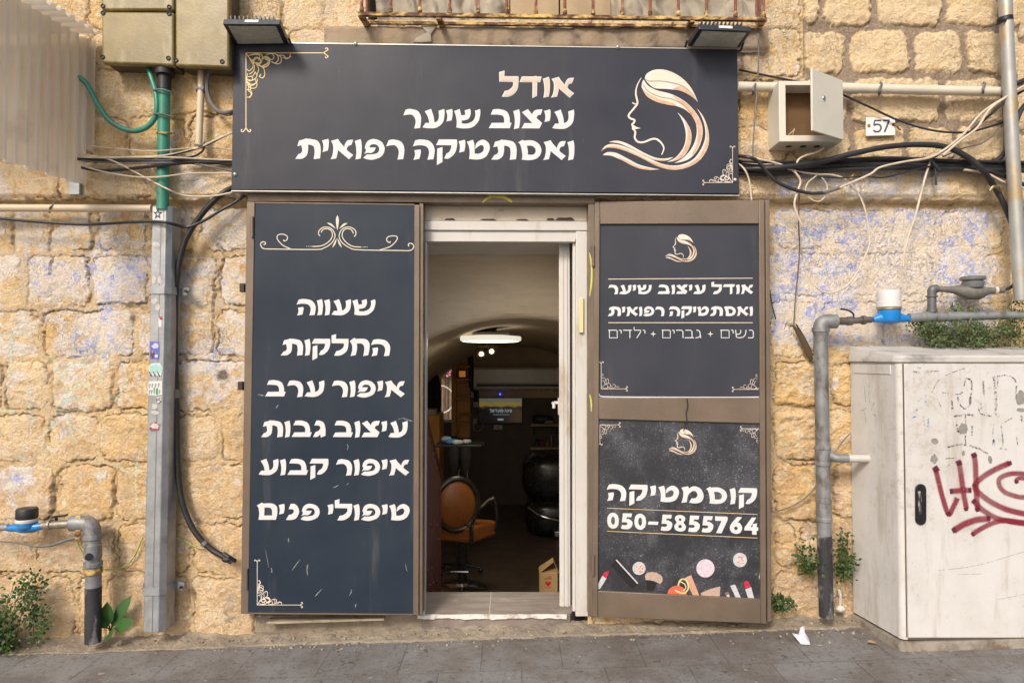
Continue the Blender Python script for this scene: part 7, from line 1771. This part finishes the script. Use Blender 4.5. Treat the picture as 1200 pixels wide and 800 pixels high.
b = MB(); b.box(TX0 + .012, TX1 - .012, YB2 - .0835, YB2 - .0805, tz0 + .02, tz1 - .012); scn = b.build('screen', t.m, tv)
a = Art(YB2 - .086, .001); a.text('פינה מועדפל', (574, 479.4), (600, 479.4), (574, 483), (600, 483)); a.line([(578, 485.6), (597, 485.6)], .5); a.fill([(583.2, 490.2), (590, 490.2), (590, 492.4), (583.2, 492.4)])
a.build('screen_text', M('screen_white', (.5, .5, .5), .5, emit=(.55, .65, .68), est=.16), scn)
for (x0, y0, x1, y1, lab) in ((578.5, 497.5, 589, 503.5, 'pale wall socket plate under the television'), (555, 470, 561, 477, 'white plug with lead left of the television top'), (554.5, 490.5, 559, 496, 'white plug low left of the television')):
    so_ = thing('wall_socket', lab, 'socket', P((x0 + x1) / 2, y1, YB2 - .05)); b = MB(); b.rectpx(x0, y0, x1, y1, YB2 - .05, .045); b.build('plate', M('socket_plastic', (.55, .50, .42), .4), so_, bevel=.006)
    b = MB(); k_ = P((x0 + x1) / 2, (y0 + y1) / 2, YB2 - .05); b.cyl(k_, k_ + Vector((0, -.02, 0)), .02, 10); b.build('plug', M('socket_plastic_dark', (.3, .28, .25), .4), so_)
b = MB(); b.tube(smooth_path([P(555, 496, YB2 - .04), P(555, 502, YB2 - .04), P(558, 505, YB2 - .05), P(563, 504, YB2 - .04), P(565.5, 499, YB2 - .03), P(565, 495, YB2 - .02)]), .008, 6); b.build('lead', M('grey_lead', (.3, .29, .27), .5), label='grey lead looping under the left sockets', cat='wire')
PALEW = M('pale_wood', (.40, .24, .10), .55, var=.2)
for (y, lab, m_) in ((496.5, 'upper pale wooden shelf right of the television', PALEW), (524, 'lower pale shelf with bottles right of the television', M('pale_edge', (.42, .33, .22), .5, var=.25))):
    sh = thing('wall_shelf', lab, 'shelf', P(640, y + 3, YB2 - .15), 'shelves right of the television')
    b = MB(); z = P(640, y, YB2 - .22).z; b.box(P(622, y, YB2 - .2).x, P(665, y, YB2 - .2).x, YB2 - .22, YB2 - .02, z - .035, z); b.build('board', m_, sh, bevel=.004)
    b = MB(); b.box(P(625, y, YB2 - .1).x, P(626, y, YB2 - .1).x, YB2 - .2, YB2 - .02, z - .14, z - .036); b.box(P(650, y, YB2 - .1).x, P(651, y, YB2 - .1).x, YB2 - .2, YB2 - .02, z - .14, z - .036); b.build('bracket', DARKM, sh)
zsh = P(640, 524, YB2 - .22).z
for (px, h_, r, colr, lab) in ((634.5, .10, .035, (.18, .05, .16), 'squat purple jar on the lower shelf'), (641.5, .09, .03, (.30, .14, .04), 'small amber bottle on the lower shelf'), (646.2, .19, .022, (.15, .12, .30), 'tall violet bottle on the lower shelf'), (629, .12, .03, (.06, .05, .06), 'dark bottle at the left end of the lower shelf')):
    x = P(px, 520, YB2 - .14).x; bt = thing('bottle', lab, 'bottle', (x, YB2 - .14, zsh + .001), 'bottles on the lower shelf')
    b = MB(); b.lathe([(r * .9, 0), (r, .01), (r, h_ * .7), (r * .45, h_ * .82), (r * .45, h_ * .86)], (x, YB2 - .14, zsh + .001), 'Z', 16); b.build('body', M('bottle_plastic', colr, .3), bt)
    b = MB(); b.lathe([(r * .5, h_ * .86), (r * .5, h_)], (x, YB2 - .14, zsh + .001), 'Z', 14); b.build('cap', DARKM, bt)
zsh2 = P(640, 496.5, YB2 - .22).z
b = MB(); b.ball((P(636, 490, YB2 - .14).x, YB2 - .14, zsh2 + .055), (.14, .07, .055), pw=.7); b.build('dark_bag', BLACKP, label='black bag slumped on the upper shelf', cat='bag')
b = MB(); b.ball((P(643, 493, YB2 - .17).x, YB2 - .185, zsh2 + .022), (.06, .03, .02), pw=.7); b.build('folded_towel', M('grey_towel', (.3, .3, .3), .9), label='small grey folded towel on the upper shelf before the bag', cat='towel')

# ceiling light and spots
LY = 1.55
lc = P(575, 397, LY); lr = (P(610.5, 396, LY).x - P(539, 396, LY).x) / 2
cl = thing('ceiling_light', 'lit round white ceiling light under the vault', 'ceiling light', lc + Vector((0, 0, -.03)))
b = MB(); b.lathe([(lr * .95, -.020), (lr, -.012), (lr, .012), (lr * .97, .020), (lr * .5, .03)], lc, 'Z', 40); df = b.build('diffuser', M('lamp_diffuser', (.8, .8, .75), .4, emit=(1, .93, .78), est=.42), cl)
b = MB(); b.lathe([(lr * .90, -.0215), (lr * .86, -.023), (.01, -.023)], lc, 'Z', 40); b.build('light_face', M('lamp_face', (.8, .8, .75), .4, emit=(1, .90, .68), est=11), df)
b = MB(); b.lathe([(lr * .6, .031), (lr * .62, .05), (lr * .4, .06)], lc, 'Z', 40); b.build('base', M('lamp_base', (.10, .085, .07), .5), cl)
vz = ACZ + math.sqrt(AR * AR - (lc.x - ACX) ** 2)
b = MB(); b.tube([lc + Vector((0, 0, .06)), (lc.x, lc.y, vz)], .05, 12); b.build('stem', DARKM, cl)
SPY = 2.3
sl2 = thing('spot_rail', 'bronze spot rail with two lit spotlights under the round light', 'spotlight', P(571, 408, SPY))
b = MB(); s0_, s1_ = P(560, 406, SPY), P(583, 406.5, SPY); b.tube([s0_, s1_], .012, 8)
vz2 = ACZ + math.sqrt(AR * AR - (P(571, 406, SPY).x - ACX) ** 2) - .05
b.tube([P(571, 406, SPY), (P(571, 406, SPY).x, SPY, vz2)], .02, 8); b.build('rail', BRASS, sl2)
for (px, py, tx) in ((564, 413.5, .06), (576, 410.5, .05)):
    c = P(px, py, SPY); d = Vector((tx, -.9, -.30)).normalized(); u = d.orthogonal().normalized(); w = d.cross(u)
    b = MB(); b.tube([c - d * .05, c - d * .02, c + d * .03], [.018, .034, .036], 14); sh = b.build('spot_head', BRASS, sl2)
    b = MB(); b.tube([c + d * .0305, c + d * .032], [.021, .019], 14); b.build('bulb', M('spot_bulb', (.9, .8, .6), .4, emit=(1, .72, .36), est=4.0), sh)
    b = MB(); b.tube([c - d * .02, c - d * .01 + Vector((0, .0, .05))], .006, 6); b.build('arm', BRASS, sh)

# stair railing going down inside
rl_ = thing('stair_railing', 'brown red iron stair railing sloping down just inside the door', 'railing', (-.55, .75, -.1))
IRON = M('brown_red_iron', (.13, .048, .038), .45, .1, .2, 12)
def top(y): return 1.215 + (0.70 - 1.215) * (y - .3) / .9
RX = -.548
b = MB(); b.tube([(RX, .30, top(.30)), (RX, 1.28, top(1.28))], .019, 8); b.build('top_rail', IRON, rl_)
b = MB(); b.tube([(RX, .31, top(.31) - 1.22), (RX, 1.27, top(1.27) - 1.06)], .013, 8); b.build('bottom_rail', IRON, rl_)
for k in range(9):
    y = .34 + k * .11
    b = MB(); b.tube([(RX, y, top(y)), (RX, y, top(y) - 1.2 + .10 * k / 9)], .009, 8); bar = b.build('baluster', IRON, rl_)
    for q in (.45, .85):
        z = top(y) - q - .07 * (k % 3); b = MB(); b.lathe([(.009, -.012), (.014, 0), (.009, .012)], (RX, y, z), 'Z', 8); b.build('collar', IRON, bar)

# barber chair
CHY = 1.9
LEA = M('cognac_leather', (.30, .095, .018), .30, 0, .2, 6, bump=.001, bs=60)
GUN = M('gunmetal', (.07, .065, .06), .3, .7, .2, 10)
cbase = Vector((P(541, 690, CHY).x, CHY, FL))
ch = thing('barber_chair', 'round backed tan leather barber chair on a chrome pedestal', 'barber chair', cbase)
b = MB(); b.lathe([(.215, .0), (.215, .012), (.19, .028), (.06, .04), (.045, .06)], cbase, 'Z', 36); b.build('base_plate', CHROME, ch)
b = MB(); b.lathe([(.036, .05), (.036, .22), (.048, .221), (.048, .40)], cbase, 'Z', 20); b.build('column', GUN, ch)
b = MB(); b.tube([cbase + Vector((-.09, -.06, .17)), cbase + Vector((.06, -.06, .17))], .007, 8); b.tube([cbase + Vector((0, -.04, .17)), cbase + Vector((0, -.06, .17))], .007, 6); b.build('pedal', CHROME, ch)
zS, zU = .19, .045
C0, C1, C2 = P(554, 614, CHY - .22), P(507, 614, CHY - .14), P(583, 611, CHY + .02)
C0, C1, C2 = Vector((C0.x, C0.y, zU)), Vector((C1.x, C1.y, zU)), Vector((C2.x, C2.y, zU)); C3 = C1 + (C2 - C0)
b = MB(); b.prism([C0, C2, C3, C1], (0, 0, zS - zU)); b.build('seat', LEA, ch, bevel=.03)
dn = (C0 - C3).normalized() * .006
b = MB()
e1 = C0 + (C1 - C0).normalized() * .035 + dn; e2 = C0 + (C2 - C0).normalized() * .012 + dn
b.prism([e1 + Vector((0, 0, -.01)), C0 + dn * 2 + Vector((0, 0, -.01)), e2 + Vector((0, 0, -.01)), C0 - dn * 3 + Vector((0, 0, -.01))], (0, 0, zS - zU + .02)); b.build('side_band', GUN, ch, bevel=.006)
b = MB(); b.hexa([C0 + dn * -2 + Vector((0, 0, zS - zU + .004)), e1 + Vector((0, 0, zS - zU + .004)), C3.lerp(C1, .9) + Vector((0, 0, zS - zU + .004)), C3.lerp(C1, .8) + Vector((0, 0, zS - zU + .004))], (0, 0, .006)); b.build('seat_piping', GUN, ch)
bcv = Vector((P(535, 592, CHY - .22).x, CHY - .20, P(535, 591.5, CHY - .22).z))
b = MB(); b.ball(bcv, (.045, .165, .20), 30, 16, Matrix.Rotation(R(-72), 3, 'Z')); b.build('backrest', LEA, ch)
mt = Matrix.Rotation(R(-72), 3, 'Z')
ring = [bcv + mt @ Vector((.0, .178 * math.cos(a), .213 * math.sin(a))) for a in [2 * math.pi * k / 40 for k in range(41)]]
b = MB(); b.tube(ring, .024, 10, cap=False); b.build('back_rim', GUN, ch)
b = MB(); b.tube([bcv + Vector((0, .03, -.17)), bcv + Vector((.02, .10, -.24))], .03, 8); b.build('back_bracket', GUN, ch)
for pts, nm in (([(557, 606), (555, 598), (559, 596), (566, 592), (572, 586), (579, 583)], 'armrest'),):
    b = MB(); p_ = smooth_path([P(x, y, CHY - .12 - .0 * i) for i, (x, y) in enumerate(pts)]); b.tube(p_, .013, 8); b.build('armrest', CHROME, ch)
b = MB(); b.tube(smooth_path([P(579, 583, CHY - .12), P(581, 596, CHY - .12), P(582, 610, CHY - .12), P(580, 622, CHY - .12)]), .012, 8); b.build('arm_support', GUN, ch)
b = MB(); p_ = smooth_path([P(517, 574, CHY + .3), P(520, 566, CHY + .3), P(526, 563, CHY + .3)]); b.tube(smooth_path([P(515, 580, CHY + .2), P(518, 574, CHY + .2), P(521, 575, CHY + .2)]), .03, 8); b.build('hair_dryer', CHROME, label='chrome barrelled hair dryer behind the barber chair back', cat='hair dryer')

# tool trolley behind the chair
TY = 2.35
tb = Vector((P(538, 690, TY).x, TY, FL))
tr_ = thing('tool_trolley', 'black tool trolley with funnel holders behind the barber chair', 'trolley', tb)
zt_ = P(538, 519, TY).z
b = MB(); b.prism([(tb.x + .21 * sg1, TY + dy, zt_ - .02) for sg1, dy in ((-1, -.14), (1, -.14), (1.15, 0), (1, .14), (-1, .14))], (0, 0, .02)); b.build('tray', BLACKP, tr_, bevel=.006)
for dx in (-.035, .065):
    b = MB(); b.lathe([(.062, 0), (.058, -.05), (.038, -.2), (.022, -.25)], (P(538, 519, TY).x + dx, TY - .10, zt_ - .021), 'Z', 16); b.build('funnel_holder', BLACKP, tr_)
b = MB(); b.tube([(tb.x, TY, zt_ - .02), (tb.x, TY, FL + .06)], .022, 10); b.build('post', DARKM, tr_)
for k in range(5):
    a = 2 * math.pi * k / 5; b = MB(); b.tube([(tb.x, TY, FL + .08), (tb.x + .2 * math.cos(a), TY + .2 * math.sin(a), FL + .05)], .014, 8); b.ball((tb.x + .2 * math.cos(a), TY + .2 * math.sin(a), FL + .025), (.024, .024, .024), 10, 8); b.build('leg', DARKM, tr_)
for pts, lab in (([(540, 545), (537, 556), (537, 566)], 'chrome hose hanging from the left funnel holder'), ([(548, 548), (547, 556), (550, 566), (557, 578), (558, 596)], 'chrome hose curving from the right funnel holder')):
    b = MB(); b.tube(smooth_path([P(x, y, TY - .12) for x, y in pts]), .008, 6); b.build('hose', CHROME, label=lab, cat='hose', group='chrome hoses on the trolley')
for (px, dy, r, colr, lab) in ((529, -.06, (.07, .05, .022), (.05, .22, .48), 'blue cloth on the trolley tray'), (536, -.10, (.055, .04, .02), (.55, .56, .58), 'white crumpled cloth on the trolley tray'), (547, -.05, (.045, .035, .02), (.50, .50, .52), 'pale comb case at the right of the trolley tray'), (523, .02, (.05, .05, .03), (.28, .34, .42), 'grey blue towel at the left of the trolley tray')):
    x = P(px, 515, TY + dy).x; b = MB(); b.ball((x, TY + dy, zt_ + r[2] + .001), r, 14, 8, Matrix.Rotation(R(px * 7 % 60), 3, 'Z'), .75); b.build('tray_cloth', M('tray_cloth', colr, .8, var=.4, vs=30), label=lab, cat='cloth', group='things on the trolley tray')

# black shampoo chair at the right
SY = 3.9
sb = Vector((P(640, 600, SY).x + .12, SY, FL))
shp = thing('shampoo_chair', 'bulky black leather shampoo chair on the right of the room', 'shampoo chair', sb)
BLEA = M('black_leather', (.012, .012, .013), .28, 0, .2, 8)
b = MB(); b.ball(sb + Vector((0, 0, .20)), (.36, .38, .21), 30, 14, None, .55); b.build('base', BLEA, shp)
b = MB(); b.ball(sb + Vector((.02, .1, .62)), (.42, .36, .28), 30, 14, None, .6); b.build('seat', BLEA, shp)
b = MB(); b.tube(smooth_path([sb + Vector((-.33, -.3, .33)), sb + Vector((-.2, -.385, .26)), sb + Vector((.05, -.40, .2)), sb + Vector((.3, -.38, .18))]), .012, 8); b.build('trim', CHROME, shp)
b = MB(); b.box(sb.x - .05, sb.x + .25, SY - .40, SY - .37, FL + .03, FL + .09); b.build('kick_plate', CHROME, shp, bevel=.006)

# carton by the door
cy = 1.55
k0, k1 = P(632.3, 690, cy).x, P(653.5, 690, cy).x
zt1, zt2 = P(640, 671, cy).z, P(640, 656.5, cy + .08).z
CARD = M('kraft_card', (.42, .27, .12), .75, 0, .12, 6)
ca = thing('carton', 'brown gable topped carton with a red heart by the inner door', 'carton', ((k0 + k1) / 2, cy + .08, FL))
b = MB(); b.box(k0, k1, cy, cy + .17, FL, zt1); b.build('body', CARD, ca, bevel=.002)
km = (k0 + k1) / 2 + .045
b = MB(); b.add([(k0, cy + .002, zt1), (k0, cy + .168, zt1), (km, cy + .05, zt2), (km, cy + .168, zt2), (k1 + .01, cy + .002, zt1), (k1 + .01, cy + .168, zt1)], [(0, 2, 3, 1), (2, 4, 5, 3)]); o_ = b.build('gable_flap', CARD, ca, normals=False, smooth=0); m_ = o_.modifiers.new('thick', 'SOLIDIFY'); m_.thickness = .003
a = Art(cy, .0012); hx_, hy_ = 642.3, 683.5
a.fill([(hx_ + .22 * 16 * math.sin(u) ** 3, hy_ - .22 * (13 * math.cos(u) - 5 * math.cos(2 * u) - 2 * math.cos(3 * u) - math.cos(4 * u))) for u in [2 * math.pi * k / 30 for k in range(30)]])
a.build('heart_mark', M('heart_red', (.55, .01, .02), .5), ca)
a = Art(cy, .0012); a.stroke([(638.5, 687.3), (640, 688.4), (642.3, 687.6), (644.6, 688.4), (646, 687.3)], .6); a.fill([(642, 675), (646, 674.6), (646, 675.8), (642, 676.2)]); a.build('red_print', M('heart_red', (.55, .02, .03), .5), ca)
a = Art(cy, .0012); a.line([(637.5, 677.8), (646.8, 677.4)], 1.3); a.build('grey_print', M('print_grey', (.18, .13, .09), .6), ca)
